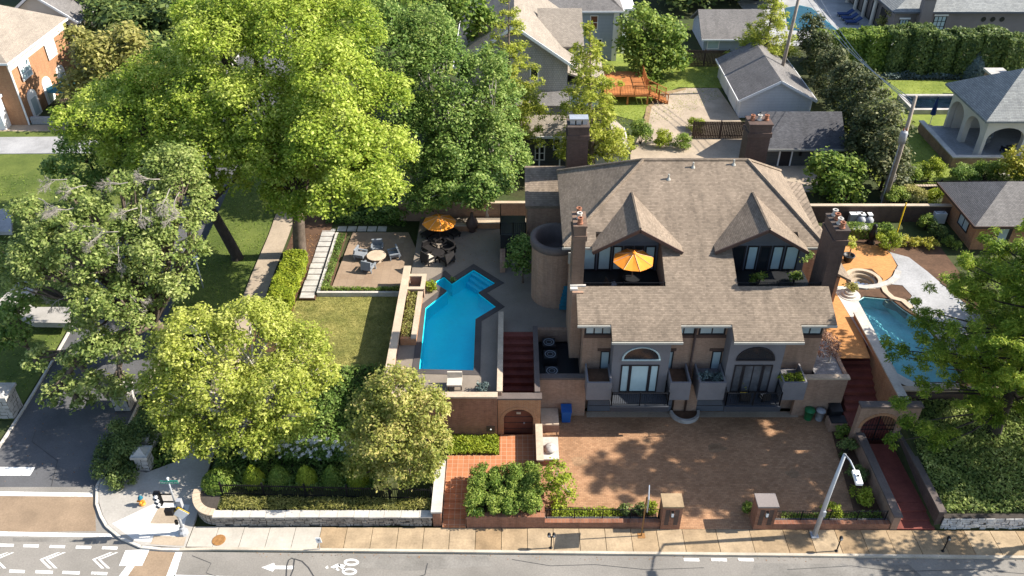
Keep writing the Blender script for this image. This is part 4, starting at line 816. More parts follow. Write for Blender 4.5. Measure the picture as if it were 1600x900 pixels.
# upper patio left of the pool
struct('patio', B().prism([(-13.0, 48.3), (-7.75, 48.3), (-7.75, 50.2), (-6.8, 52.2), (-8.2, 56.2), (-12.6, 56.2)], 2.0, 2.62), 'patio_tan', 'tan paved patio with round fire table')
wall('patio_wall', 'pale low planter wall below the fire table patio', [(-13.9, 47.95, 2.0, -7.75, 48.15, 2.75), (-13.9, 48.15, 2.0, -13.7, 56, 2.75)], 'coping_white')
struct('patio_bed', B().box(-13.69, 48.16, 2.0, -7.75, 48.6, 2.7), 'soil', 'narrow flower bed behind the pale low wall'); struct('patio_bed', B().box(-13.69, 48.6, 2.0, -13.05, 56, 2.7), 'soil', 'narrow flower bed beside the stepping stones')
sp = struct('stone_path', B().box(-15.1, 47.5, 1.9, -13.95, 57.2, 2.56), 'soil', 'path of pale square stepping stones by the patio'); rs = random.Random(9)
for k in range(13): build('stone', B().box(-15.05+rs.uniform(-.03, .03), 47.55+.74*k, 2.4, -14.05, 48.2+.74*k, 2.6+rs.uniform(-.01, .01)), 'limestone', sp)
for k in range(5): build('stone', B().box(-13.9+.8*k, 56.4, 2.4, -13.2+.8*k, 57.1, 2.63), 'limestone', sp)
wall('pool_planter', 'brick planter ledge along the left edge of the pool', [(-6.45, 41.6, 3.0, -6.2, 46.6, 3.75), (-7.2, 41.6, 3.0, -6.45, 41.8, 3.75)], 'brick_orange', [(-6.5, 41.55, 3.75, -6.15, 46.65, 3.83)])
wall('pool_planter', 'zigzag tan brick planter above the pool corner', [(-7.2, 46.75, 3.0, -6.1, 46.95, 3.9), (-6.3, 46.95, 3.0, -6.1, 48.3, 3.9), (-7.2, 48.3, 3.0, -6.1, 48.5, 3.9)], 'brick_tan', [(-7.25, 46.7, 3.9, -6.05, 47.0, 3.98), (-6.35, 47.0, 3.9, -6.05, 48.25, 3.98), (-7.25, 48.25, 3.9, -6.05, 48.55, 3.98)])
struct('planter_soil', B().box(-7.2, 41.81, 3.0, -6.46, 46.74, 3.6), 'soil', 'soil in the planter between garden wall and pool')
wall('back_wall', 'tan boundary wall behind the pool terrace in tree shade', [(-9, 57.6, 2.8, 4.0, 57.85, 4.4)], 'brick_tan', [(-9, 57.55, 4.4, 4.0, 57.9, 4.5)])
for i, (x0, x1) in enumerate(((-5, -2.9), (-2.7, -.9))):
    wall('zigzag_planter', ['left', 'right'][i]+' pale brick planter ledge at the back of the terrace', [(x0, 55.4+.4*i, 3.1, x1, 55.7+.4*i, 3.7)], 'brick_orange', [(x0-.05, 55.35+.4*i, 3.7, x1+.05, 55.75+.4*i, 3.78)])

# =================================================================== STONE WALLS, FENCES
def stone_wall(name, label, x0, x1, y0, y1, z0, z1, mat, cap=None, seed=1, capw=.85):
    rs = random.Random(seed); t = thing(name, label, 'wall', ((x0+x1)/2, y0, z0)); build('core', B().box(x0+.03, y0+.05, z0, x1-.03, y1-.03, z1-.01), 'mortar_dark', t); b = B(); z = z0
    while z < z1-.05:
        hh = min(rs.uniform(.1, .19), z1-z); x = x0
        while x < x1-.05:
            wd = min(rs.uniform(.16, .55), x1-x); d = rs.uniform(.0, .05); j = lambda: rs.uniform(-.012, .012)
            g_ = rs.uniform(.014, .03); b.add([(x+g_+j(), y0+d, z+g_*.8+j()), (x+wd-g_+j(), y0+d+j(), z+g_*.8+j()), (x+wd-.012, y0+.09, z+.01), (x+.012, y0+.09, z+.01), (x+.02+j(), y0+d, z+hh-.012+j()), (x+wd-.02+j(), y0+d+j(), z+hh-.012+j()), (x+wd-.012, y0+.09, z+hh-.01), (x+.012, y0+.09, z+hh-.01)], [(0, 1, 5, 4), (1, 2, 6, 5), (3, 0, 4, 7), (4, 5, 6, 7), (1, 0, 3, 2)]); x += wd
        z += hh
    build('stonework', b, mat, t, kind='stuff')
    if cap:
        x = x0-.04
        while x < x1:
            wd = min(capw*rs.uniform(.7, 1.3), x1+.04-x); build('cap_stone', B().box(x+.008, y0-.05+rs.uniform(-.02, .02), z1, x+wd-.008, y1+.03, z1+.08+rs.uniform(0, .015)), cap, t); x += wd
    return t
stone_wall('stone_wall', 'low rubble stone wall with pale cap left of the red steps', -16.4, -4.4, 29.75, 30.15, .05, .82, 'stone_grey', 'coping_white', 2)
stone_wall('stone_wall', 'white stacked stone wall under the ivy at bottom right', 23.62, 46, 29.55, 29.95, .05, .95, 'stone_white', None, 7)
# curved end of the wall at the street corner
t = thing('curved_wall', 'curved end of the stone wall at the street corner', 'wall', (-17, 31, 0)); b = B(); rs = random.Random(12)
for k in range(9):
    a0, a1 = R(180+90*k/9), R(180+90*(k+1)/9); cx, cy = -16.38, 31.6; r = 1.55
    for j in range(5):
        q = r-.02*rs.random(); b.add([(cx+(q)*math.cos(a0+.01), cy+q*1.15*math.sin(a0+.01), .08+.17*j), (cx+q*math.cos(a1-.01), cy+q*1.15*math.sin(a1-.01), .08+.17*j), (cx+q*math.cos(a1-.01), cy+q*1.15*math.sin(a1-.01), .23+.17*j), (cx+q*math.cos(a0+.01), cy+q*1.15*math.sin(a0+.01), .23+.17*j)], [(0, 1, 2, 3)])
    build('cap_stone', B().prism([(cx+rr*math.cos(a), cy+rr*1.15*math.sin(a)) for rr, a in ((1.6, a0), (1.6, a1-.012), (1.2, a1-.012), (1.2, a0))], .9, 1.0), 'coping', t)
build('stonework', b, 'stone_grey', t, kind='stuff'); build('core', B().prism([(-16.38+1.5*math.cos(R(180+9*k)), 31.6+1.725*math.sin(R(180+9*k))) for k in range(11)]+[(-16.38, 31.6)], .05, .9), 'mortar_dark', t)
def picket_fence(name, label, p0, p1, z, h, mat, sp, wd, rails=2, posts=2.4, tick=.02):
    t = thing(name, label, 'fence', (*((Vector(p0)+Vector(p1))/2), z)); p0, p1 = Vector((*p0, z)), Vector((*p1, z)); L = (p1-p0).length; d = (p1-p0)/L; n_ = Vector((-d.y, d.x, 0)); b = B()
    for i in range(int(L/sp)): b.obox(p0+d*(i+.5)*sp+Vector((0, 0, h/2)), d, n_, (0, 0, 1), wd/2, tick/2, h/2)
    build('pickets', b, mat, t, kind='stuff')
    for k in range(rails): build('rail', B().obox((p0+p1)/2+n_*(tick+.012)+Vector((0, 0, h*(.2+.65*k/max(1, rails-1)))), d, n_, (0, 0, 1), L/2, .02, .035), mat, t)
    m = max(1, round(L/posts))
    for i in range(m+1): build('post', B().obox(p0+d*L*i/m+n_*(tick+.06)+Vector((0, 0, h*.52)), d, n_, (0, 0, 1), .05, .045, h*.52), mat, t)
    return t
picket_fence('picket_fence', 'dark picket fence above the planted strip by the stone wall', (-16.3, 31.25), (-4.5, 30.9), .8, 1.05, 'iron', .12, .03)
picket_fence('board_fence', 'brown board fence beside the concrete drive', (16.9, 71.8), (22.0, 71.8), 3.1, 1.8, 'wood_fence', .16, .145, 2, 2.4)
picket_fence('board_fence', 'dark board fence behind the green back lawn', (13.5, 90), (24, 90), 3.1, 1.9, 'wood_fence', .16, .145, 2, 2.4)
picket_fence('rail_fence', 'dark metal fence along the wall behind the right hand garden', (31.3, 61.5), (47, 61.5), 3.5, .9, 'iron', .13, .03)
wall('garden_wall', 'long brown brick wall behind the right hand patio', [(21, 57.0, 3.0, 36, 57.25, 4.5)], 'brick_dark', [(21, 56.95, 4.5, 36, 57.3, 4.6)], 'coping')
wall('garden_wall', 'pale capped wall carrying the dark metal fence', [(31.2, 61.6, 2.9, 47, 61.85, 3.7)], 'stucco_taupe', [(31.2, 61.55, 3.7, 47, 61.9, 3.78)], 'coping')
t = thing('lane_gate_post', 'rounded stone post at the fence corner near the utility pole', 'post', (31, 60.6, 3.1)); build('shaft', B().lathe((31, 60.6, 3.1), [(.4, 0), (.38, 2.2), (.2, 2.5), (0, 2.55)], 12), 'stone_grey', t, True)
# stone piers of the side street
def pier(label, x, y, z, wd, h):
    t = thing('stone_pier', label, 'pier', (x, y, z), 'stone gate piers of the side street'); rs = random.Random(int(x*7)); b = B(); build('core', B().box(x-wd/2+.04, y-wd/2+.04, z-.2, x+wd/2-.04, y+wd/2-.04, z+h), 'mortar_dark', t); n = int(h/.28)
    for j in range(n):
        for s in range(4):
            u = -wd/2
            while u < wd/2-.05:
                q = min(rs.uniform(.25, .5), wd/2-u); z0, z1 = z+j*h/n+.01, z+(j+1)*h/n-.01; d = wd/2+rs.uniform(-.02, .02)
                c = [(u+.01, d), (u+q-.01, d)]; rot = [lambda p: (x+p[0], y-p[1]), lambda p: (x+p[1], y+p[0]), lambda p: (x-p[0], y+p[1]), lambda p: (x-p[1], y-p[0])][s]
                (ax, ay), (bx_, by_) = rot(c[0]), rot(c[1]); b.add([(ax, ay, z0), (bx_, by_, z0), (bx_, by_, z1), (ax, ay, z1)], [(0, 1, 2, 3)]); u += q
    build('stonework', b, 'limestone', t, kind='stuff'); build('cap', B().box(x-wd/2-.12, y-wd/2-.12, z+h, x+wd/2+.12, y+wd/2+.12, z+h+.18).add([(x-wd/2, y-wd/2, z+h+.18), (x+wd/2, y-wd/2, z+h+.18), (x+wd/2, y+wd/2, z+h+.18), (x-wd/2, y+wd/2, z+h+.18), (x, y, z+h+.55)], [(0, 1, 4), (1, 2, 4), (2, 3, 4), (3, 0, 4)]), 'limestone', t)
pier('pale stone pier beside the dark corner shrub', *GX(229, 729, .0), -.05, .75, 1.15)
pier('pale stone pier half hidden under the oak by the side street', *GX(196, 632, .2), .1, 1.0, 1.35)
pier('large pale stone pier at the left edge of the photo', *GX(14, 642, .2), .1, 1.2, 1.7)
t = thing('low_stone_wall', 'short low stone wall joining the piers under the locust tree', 'wall', (-22.6, 38.6, .5)); build('stonework', B().prism([(-23.6, 40.4), (-22.2, 40.3), (-21.6, 38.2), (-21.9, 35.2), (-22.3, 35.2), (-22.1, 38.1), (-22.6, 39.8), (-23.6, 39.9)], 0, 1.15), 'limestone', t)

# =================================================================== NEIGHBOURING BUILDINGS
def house(name, label, x0, y0, x1, y1, z0, ze, wallmat, roofmat, kind='gx', rise=2.5, oh=.45, cat='house', trim='trim_white', extra=()):
    h = thing(name, label, cat, ((x0+x1)/2, (y0+y1)/2, z0)); b = B().box(x0, y0, z0-.3, x1, y1, ze)
    if kind == 'gx': b.yzprism([(y0, ze), (y1, ze), ((y0+y1)/2, ze+rise*(1-oh*2/(y1-y0+2*oh)))], x0, x1)
    if kind == 'gy': b.xzprism([(x0, ze), (x1, ze), ((x0+x1)/2, ze+rise*(1-oh*2/(x1-x0+2*oh)))], y0, y1)
    for q in extra: b.box(*q)
    build('wall', b, wallmat, h)
    r = {'gx': lambda: hip_roof(x0-oh, y0-oh, x1+oh, y1+oh, ze-.02, rise+.02, 'x', 0), 'gy': lambda: hip_roof(x0-oh, y0-oh, x1+oh, y1+oh, ze-.02, rise+.02, 'y', 0), 'hx': lambda: hip_roof(x0-oh, y0-oh, x1+oh, y1+oh, ze+.15, rise, 'x'), 'hy': lambda: hip_roof(x0-oh, y0-oh, x1+oh, y1+oh, ze+.15, rise, 'y')}[kind]()
    ro = build('roof', r, roofmat, h); z = ze-.2 if kind[0] == 'g' else ze-.05
    if kind != 'gy': build('fascia', B().box(x0-oh, y0-oh-.06, z, x1+oh, y0-oh-.003, z+.2), trim, ro)
    if kind != 'gx': build('fascia', B().box(x0-oh-.06, y0-oh, z, x0-oh-.003, y1+oh, z+.2), trim, ro); build('fascia', B().box(x1+oh+.003, y0-oh, z, x1+oh+.06, y1+oh, z+.2), trim, ro)
    if kind == 'gy':
        m = (x0+x1)/2
        for a in (x0-oh, x1+oh): build('bargeboard', B().obox(((m+a)/2, y0-oh-.04, ze+rise/2-.12), Vector((a-m, 0, -rise)).normalized(), (0, 1, 0), Vector((rise, 0, a-m)).normalized(), math.hypot(a-m, rise)/2, .035, .12), trim, ro)
    return h, ro
# white garage
h, r = house('garage', 'white sided double garage with grey gable roof by the concrete drive', 22.3, 76.6, 29.2, 87, 3.1, 5.05, 'siding_white', 'shingle_grey', 'gy', 2.0, .35, 'garage')
build('garage_door', B().box(22.24, 78, 3.15, 22.295, 81.2, 5.0), 'trim_white', h); build('garage_door', B().box(22.24, 82.2, 3.15, 22.295, 85.4, 5.0), 'trim_white', h); build('downspout', B().tube([(29.15, 76.5, 5.0), (29.15, 76.5, 3.2)], .06, 6), 'trim_white', h)
# dark shed
h, r = house('shed', 'charcoal sided outbuilding with dark shingle roof behind the main house', 22.4, 66.4, 28.7, 71.4, 3.1, 5.0, 'siding_charcoal', 'shingle_dark', 'gx', 2.2, .4, 'shed', 'gutter')
window(h, 'S', 66.4, 26.6, 27.5, 3.7, 4.7, 1, 2, 'trim_white', 'glass_dark', .1); d = build('door', B().box(23.6, 66.34, 3.1, 24.5, 66.397, 4.9), 'trim_dark', h); build('door_frame', B().box(23.45, 66.36, 3.1, 23.58, 66.397, 5.0).box(24.52, 66.36, 3.1, 24.65, 66.397, 5.0), 'trim_white', h); build('wall_lantern', B().box(25.2, 66.25, 4.2, 25.4, 66.39, 4.55), 'iron', h)
# grey shingle house
h, r = house('shingle_house', 'grey shingle sided house with pale gable roof behind the cypress', -4.6, 72.3, 5.0, 86, 3.1, 10.2, 'siding_grey', 'shingle_pale', 'gy', 3.7, .6)
for q in ((1.6, 2.4, 8.6, 10.0), (-.2, 1.3, 7.5, 8.6)): window(h, 'S', 72.3, q[0], q[1], q[2], q[3], 1, 1, 'trim_white', 'glass_dark', .1, sill=True)
for q in ((2.6, 3.5, 5.6, 7.1), (1.0, 1.9, 5.6, 7.1)): window(h, 'S', 72.3, q[0], q[1], q[2], q[3], 1, 2, 'trim_white', 'glass_sky', .1, sill=True)
b = B().slab([(2.4, 74.8, 10.9), (6.6, 74.8, 10.9), (6.6, 79.6, 12.9), (2.4, 79.6, 12.9)], .18); build('dormer_roof', b, 'shingle_pale', r); build('dormer_wall', B().box(2.7, 75.2, 9.0, 6.3, 79, 10.75), 'siding_grey', h)
build('side_bay', B().box(5.0, 73.5, 3.0, 8.2, 80, 7.8), 'siding_grey', h); build('side_roof', B().slab([(4.9, 73.0, 9.2), (8.7, 73.0, 7.9), (8.7, 80.4, 7.9), (4.9, 80.4, 9.2)], .18), 'shingle_pale', h)
for k in range(3): window(h, 'S', 73.5, 5.4+k*.9, 6.2+k*.9, 5.6, 7.2, 1, 2, 'trim_white', 'glass_sky', .09)
build('skirt_roof', B().slab([(-4.8, 70.6, 7.0), (5.2, 70.6, 7.0), (5.2, 72.29, 7.7), (-4.8, 72.29, 7.7)], .12), 'shingle_grey', h)
# charcoal rear house
h, r = house('charcoal_house', 'charcoal sided low house with white windows behind the tall chimney', -3.5, 66.6, 4.9, 70.2, 3.1, 6.1, 'siding_charcoal', 'shingle_pale', 'gx', 1.0, .4)
for q in ((2.0, 2.9, 3.6, 5.0), (.3, 1.0, 3.5, 4.6), (3.6, 4.4, 4.6, 5.7)): window(h, 'S', 66.6, q[0], q[1], q[2], q[3], 1, 2, 'trim_white', 'glass_dark', .1)
for x in (.9, 2.4, 4.2): build('porch_post', B().box(x-.06, 66.1, 3.1, x+.06, 66.22, 6.05), 'trim_white', h)
h, r = house('garden_shed', 'small white gabled shed between tall chimney and shrubs', 7.4, 66.5, 9.9, 70, 3.1, 5.0, 'siding_white', 'shingle_pale', 'gy', 1.4, .3, 'shed')
# blue house
h, r = house('blue_house', 'pale blue sided house with grey hip roof at the top edge', 1.5, 92, 11.6, 104, 3.1, 8.7, 'siding_blue', 'shingle_grey', 'hx', 3.6, .6)
for x in (3.0, 5.6, 8.6): window(h, 'S', 92, x, x+.9, 6.6, 8.2, 1, 2, 'trim_white', 'glass_dark', .1)
for x in (3.2, 6.2, 9.2): window(h, 'S', 92, x, x+.9, 3.9, 5.6, 1, 2, 'trim_white', 'glass_dark', .1)
build('corner_column', B().box(11.2, 91.7, 3.1, 11.75, 91.99, 8.6), 'trim_white', h); build('corner_column', B().box(12.6, 94, 3.1, 13.1, 94.5, 8.6), 'trim_white', h); build('porch_roof', B().box(11.7, 92.6, 8.5, 13.6, 99, 8.75), 'trim_white', h); build('roof_vent', B().box(7.6, 93.6, 9.6, 9, 95, 11), 'trim_white', r)
h, r = house('far_garage', 'grey roofed garage behind the board fence and round tree', 22.2, 95, 29, 102, 3.1, 4.6, 'siding_blue', 'shingle_grey', 'gx', 2.2, .4, 'garage')
window(h, 'S', 95, 22.6, 24, 3.3, 4.4, 1, 1, 'trim_white', 'glass_sky', .1)
# top right house with pool
h, r = house('stucco_house', 'long taupe stucco house with slate roof at top right', 45.4, 99.2, 78, 125, 3.1, 6.3, 'stucco_taupe', 'slate', 'hx', 6.0, .5, trim='door_grey')
for u0, u1, a0, a1 in ((46.1, 47.2, 3.6, 5.4), (50.1, 51.6, 3.9, 5.8), (63.3, 64.6, 3.9, 5.8)): window(h, 'S', 99.2, u0, u1, a0, a1, 3, 3, 'trim_dark', 'glass_sky', .09); build('window_head', B().box(u0-.1, 99.1, a1, u1+.1, 99.197, a1+.2), 'trim_white', h)
for k in range(3): w_ = build('round_window', B().lathe((0, 0, 0), [(.3, -.03), (.42, -.03), (.42, .03), (.3, .03)], 16), 'trim_dark', h); w_.rotation_euler = (math.pi/2, 0, 0); w_.location = (56+1.1*k-h.location.x, 99.16-h.location.y, 5.4-h.location.z); p_ = build('pane', B().lathe((0, 0, 0), [(.0, 0), (.3, 0)], 16), 'glass_dark'); p_.parent = w_
c = build('chimney', B().box(48.0, 98.2, 3, 49.3, 99.19, 8).box(47.7, 98.0, 3, 49.6, 98.2, 5.2).box(47.9, 98.1, 8, 49.4, 99.3, 10.5), 'stucco_taupe', h)
for k in range(4): build('french_door', B().box(45.3, 101.5+3*k, 3.15, 45.395, 103.2+3*k, 5.6), 'trim_dark', h); build('column', B().lathe((44.8, 104+3*k, 3.1), [(.3, 0), (.25, .2), (.22, 2.9), (.32, 3.1)], 12), 'stucco_cream', h)
struct('pool_deck', B().prism([(30.5, 96.5), (45.2, 96.5), (45.2, 125), (30, 125)], 2.9, 3.16), 'concrete_pale', 'white stone deck of the teal pool at top')
FP = [GX(*p, 3.2) for p in ((1232, 47), (1310, 48), (1268, 12), (1250, 8), (1226, 12))]
struct('pool_basin', B().prism(FP, 3.0, 3.18), 'pool_teal', 'teal floor of the swimming pool at the top'); struct('water', B().poly([(p[0], p[1], 3.195) for p in (FP if area(FP) > 0 else FP[::-1])]), 'water_blue', 'teal water of the swimming pool at the top')
for k in range(3):
    x, y = 42.6+k*.0, 104.2+k*1.5; t = thing('sun_lounger', ['nearest', 'middle', 'farthest'][k]+' blue sun lounger beside the teal pool', 'sun lounger', (x, y, 3.16), 'blue sun loungers'); build('cushion', B().box(x-.9, y-.4, 3.42, x+.3, y+.4, 3.56), 'fabric_blue', t); build('backrest', B().obox((x+.62, y, 3.75), (.8, 0, .6), (0, 1, 0), (-.6, 0, .8), .42, .4, .06), 'fabric_blue', t)
    for a in (-.8, .6):
        for c_ in (-.34, .34): build('leg', B().box(x+a-.03, y+c_-.03, 3.16, x+a+.03, y+c_+.03, 3.42), 'plastic_black', t)
# pavilion
px0, py0, px1, py1 = 41.3, 67.0, 49, 74
t = thing('pavilion', 'cream stucco garden pavilion with slate hip roof and wide arches', 'pavilion', (45, 70.5, 3.1))
def archface(pts_f, x0, x1, n, zt=7.3, zs_=5.4):
    w_ = (x1-x0)/n; out = []
    for k in range(n):
        a0, a1 = x0+k*w_+.3, x0+(k+1)*w_-.3; cx = (a0+a1)/2; out.append([(x0+k*w_, 3.1), (a0, 3.1)]+arch_pts(cx, zs_, (a1-a0)/2, 1.1, 12)[::-1]+[(a1, 3.1), (x0+(k+1)*w_, 3.1), (x0+(k+1)*w_, zt), (x0+k*w_, zt)])
    return out
b = B()
for p in archface(None, px0, px1, 2): b.xzprism(p, py0, py0+.5)
for p in archface(None, py0+.52, py1, 2): b.yzprism(p, px0, px0+.5)
b.box(px1-.5, py0+.55, 3.1, px1, py1, 7.3); b.box(px0+.55, py1-.5, 3.1, px1-.55, py1, 7.3); build('arcade', b, 'stucco_cream', t); build('roof', hip_roof(px0-.7, py0-.7, px1+.7, py1+.7, 7.45, 3.1, 'x'), 'slate', t); build('floor', B().box(px0-2.4, py0-.6, 3.0, px1, py1, 3.45), 'concrete_pale', t)
build('terrace_wall', B().box(px0-2.6, py0-.9, 3.0, px0-2.3, py1-.5, 4.1).box(px0-2.3, py0-.9, 3.0, px1, py0-.62, 4.1), 'brick_tan', t); build('coping', B().box(px0-2.7, py0-1.0, 4.1, px0-2.2, py1-.4, 4.2).box(px0-2.2, py0-1.0, 4.1, px1, py0-.55, 4.2), 'coping_white', t)
for k in range(4): build('step', B().box(42.5, 65.9-.42*k, 3.0, 45.5, 66.1-.42*k+.22, 3.62-.15*k), 'concrete', t)
def armchair(label, x, y, z, rz, mat, cush, group, s=1.):
    t = thing('armchair', label, 'chair', (x, y, z), group); u = Vector((math.cos(rz), math.sin(rz), 0)); v = Vector((-math.sin(rz), math.cos(rz), 0)); c = Vector((x, y, z)); Z = Vector((0, 0, 1))
    build('seat', B().obox(c+Z*.33*s, u, v, Z, .36*s, .36*s, .09*s), cush, t); build('backrest', B().obox(c-u*.36*s+Z*.58*s, (u*.25+Z).normalized(), v, (u-Z*.25).normalized(), .34*s, .4*s, .06*s), mat, t)
    for k in (-1, 1): build('arm', B().obox(c+v*.4*s*k+Z*.52*s, u, v, Z, .38*s, .06*s, .04*s), mat, t)
    for a in (-1, 1):
        for k in (-1, 1): build('leg', B().obox(c+u*.33*s*a+v*.38*s*k+Z*.25*s, u, v, Z, .04*s, .04*s, .25*s), mat, t)
    return t
def rtable(label, x, y, z, r, h, top, base, name='round_table'):
    t = thing(name, label, 'table', (x, y, z)); build('table_top', B().lathe((x, y, z), [(.0, h-.05), (r, h-.05), (r, h), (0, h)], 20), top, t); build('pedestal', B().lathe((x, y, z), [(r*.55, 0), (r*.5, .06), (r*.2, .12), (r*.16, h-.05)], 14), base, t); return t
armchair('white cushioned chair in the left arch of the pavilion', 42.6, 69.2, 3.45, -.6, 'fabric_slate', 'fabric_cream', 'pavilion chairs'); armchair('pale chair deep inside the pavilion beside the table', 43.9, 71.0, 3.45, 3.6, 'fabric_slate', 'fabric_cream', 'pavilion chairs'); armchair('dark chair under the front arch of the pavilion', 44.6, 68.3, 3.45, 1.6, 'wicker', 'fabric_blue', 'pavilion chairs'); rtable('small table between the pavilion chairs', 43.3, 70.0, 3.45, .5, .5, 'concrete', 'iron')
t = thing('closed_parasol', 'furled dark blue parasol beside the pavilion terrace', 'parasol', (40.3, 74.6, 3.1)); build('pole', B().tube([(40.3, 74.6, 3.1), (40.3, 74.6, 6.2)], .035, 6), 'steel', t); build('canopy', B().lathe((40.3, 74.6, 3.1), [(.16, 1.2), (.26, 1.25), (.2, 1.9), (.1, 2.7), (.02, 3.1)], 9), 'fabric_blue', t); build('base', B().lathe((40.3, 74.6, 3.1), [(.35, 0), (.35, .08), (.06, .12)], 12), 'iron', t)
struct('raised_pool_floor', B().box(39.9, 77.6, 3.0, 45.5, 80.9, 3.25), 'pool_navy', 'dark floor of the small raised pool'); t = thing('raised_pool', 'small rectangular raised pool with stone rim on the lawn', 'pool', (42.7, 79.2, 3.1)); build('rim', B().holed([(39.6, 77.3), (45.8, 77.3), (45.8, 81.2), (39.6, 81.2)], [[(40.0, 77.7), (45.4, 77.7), (45.4, 80.8), (40.0, 80.8)]], 3.0, 3.62), 'limestone', t); build('pool_water', B().poly([(40, 77.7, 3.45), (45.4, 77.7, 3.45), (45.4, 80.8, 3.45), (40, 80.8, 3.45)]), 'water_clear', t)
t = thing('garden_pier', 'cream and brick garden pier at the right edge above the pavilion', 'pier', (50, 82, 3.1)); build('shaft', B().box(48.6, 81, 3, 50.2, 82.6, 5.6), 'brick_tan', t); build('wing', B().xzprism([(50.2, 3), (54.5, 3), (54.5, 9.2), (53.2, 8.6), (52.6, 5.4), (50.2, 5.2)], 81.4, 82.2), 'stucco_cream', t); build('cap', B().box(48.4, 80.8, 5.6, 50.4, 82.8, 5.8), 'limestone', t)
# brick outbuilding
h, r = house('brick_cottage', 'small orange brick building with grey hip roof at the right edge', 34.6, 53.0, 46, 58.6, 3.1, 5.35, 'brick_orange', 'shingle_grey', 'hx', 1.9, .55, trim='trim_brown')
window(h, 'W', 34.6, 54.0, 55.6, 3.9, 5.0, 2, 1, 'trim_dark', 'glass_pale', .09); d = build('door', B().box(36.2, 52.93, 3.15, 37.3, 52.997, 5.1), 'trim_dark', h); build('pane', B().box(36.35, 52.92, 3.3, 37.0, 52.929, 5.0), 'glass_pale', d); build('vent_pipe', B().tube([(40, 56, 6.4), (40, 56, 7.4)], .09, 8), 'trim_white', r)
# brick house top left
h, r = house('red_brick_house', 'orange brick house with white arched doors at top left', -66, 76, -47.6, 88, 2.4, 8.9, 'brick_orange', 'shingle_pale', 'hx', 4.2, .5)
build('frieze', B().box(-47.595, 75.99, 8.0, -47.5, 88, 8.84), 'stucco_cream', h)
for y in (77.6, 83.2): window(h, 'E', -47.5, y, y+2.0, 6.4, 8.1, 2, 3, 'trim_white', 'glass_sky', .12)
for y in (78.2, 81.4, 84.6):
    d = build('arched_door', B().yzprism([(y-.85, 2.5), (y+.85, 2.5)]+arch_pts(y, 4.6, .85, .75, 10), -47.59, -47.5), 'trim_white', h); build('pane', B().box(-47.495, y-.5, 2.8, -47.485, y+.5, 4.5), 'glass_pale', d)
build('downspout', B().tube([(-47.5, 76.1, 8.6), (-47.5, 76.1, 2.6)], .09, 6), 'trim_white', h); build('chimney', B().box(-51.6, 79.2, 9, -49.9, 81, 14.2).box(-51.75, 79.1, 13.4, -49.75, 81.1, 13.7), 'brick_red', h)
b = build('bay_window', B().box(-52.6, 74.9, 2.4, -49.2, 75.99, 5.6).box(-52.8, 74.7, 5.6, -49.0, 75.99, 5.85), 'trim_white', h); window(h, 'S', 74.9, -52.3, -49.5, 3.5, 5.2, 3, 2, 'trim_white', 'glass_dark', .12); build('dormer', B().box(-54, 77, 10.6, -51.9, 80.5, 11.6), 'trim_white', r)
h, r = house('cream_wing', 'cream stucco wing with grey roof behind the red brick house', -54, 89, -46.5, 103, 2.6, 8.6, 'stucco_cream', 'shingle_grey', 'gy', 3.0, .4); window(h, 'S', 89, -49, -47.3, 6.2, 8.3, 2, 2, 'trim_white', 'glass_dark', .12)
h, r = house('white_house', 'white sided house beyond the olive tree at top left', -56, 104, -44, 116, 2.8, 9.0, 'siding_white', 'shingle_grey', 'gy', 3.6, .5)
for x in (-49, -46.5): window(h, 'S', 104, x, x+1, 6, 7.6, 1, 2, 'trim_dark', 'glass_dark', .1)
wall('front_terrace_wall', 'pale low terrace wall before the orange brick house', [(-47.3, 76.2, 2.3, -41.2, 76.5, 3.3), (-41.5, 76.5, 2.3, -41.2, 86, 3.3)], 'concrete_pale')
struct('brick_path', B().prism([GX(*p, 2.5) for p in ((-40, 197), (150, 196), (160, 214), (-40, 212))], 2.2, 2.6), 'concrete_tan', 'tan path before the brick house at top left')
struct('porch_roof', B().prism([GX(*p, 3.5) for p in ((-60, 326), (18, 326), (18, 362), (-60, 362))], 3.2, 3.5), 'concrete_pale', 'white flat roof at the left edge of the photo')

# =================================================================== FURNITURE
def parasol(label, x, y, z, r, h, mat, n=8, drop=.5, tilt=0.):
    t = thing('parasol', label, 'parasol', (x, y, z)); build('pole', B().tube([(x, y, z), (x, y, z+h)], .03, 6), 'trim_brown', t); build('base', B().lathe((x, y, z), [(.32, 0), (.32, .07), (.05, .12)], 12), 'iron', t)
    for k in range(n):
        a0, a1 = 2*math.pi*k/n+.2, 2*math.pi*(k+1)/n+.2; am = (a0+a1)/2; c = Vector((x, y, z+h))
        e = [c+Vector((r*math.cos(a), r*math.sin(a), -drop)) for a in (a0, a1)]; m_ = c+Vector((r*.5*math.cos(am)*.97, r*.5*math.sin(am)*.97, -drop*.5-.05)); em = c+Vector((r*.93*math.cos(am), r*.93*math.sin(am), -drop-.03))
        p = [tuple(c), tuple(e[0]), tuple(em), tuple(e[1]), tuple(m_)]; b = B(); b.add(p+[(q[0], q[1], q[2]-.015) for q in p], [(0, 1, 4), (1, 2, 4), (2, 3, 4), (3, 0, 4), (6, 5, 9), (7, 6, 9), (8, 7, 9), (5, 8, 9)]); build('canopy_panel', b, mat, t)
    b = B()
    for k in range(n): a = 2*math.pi*k/n+.2; b.tube([(x, y, z+h+.012), (x+r*math.cos(a), y+r*math.sin(a), z+h-drop+.012)], .012, 4)
    build('rib', b, 'fabric_cream' if mat == 'fabric_orange' else 'iron', t); build('finial', B().lathe((x, y, z+h), [(.14, -.02), (.1, .07), (.03, .1), (.03, .18), (0, .2)], 10), mat, t); return t
parasol('orange parasol open on the left roof deck', 7.45, 42.55, 7.28, 1.28, 2.45, 'fabric_orange')
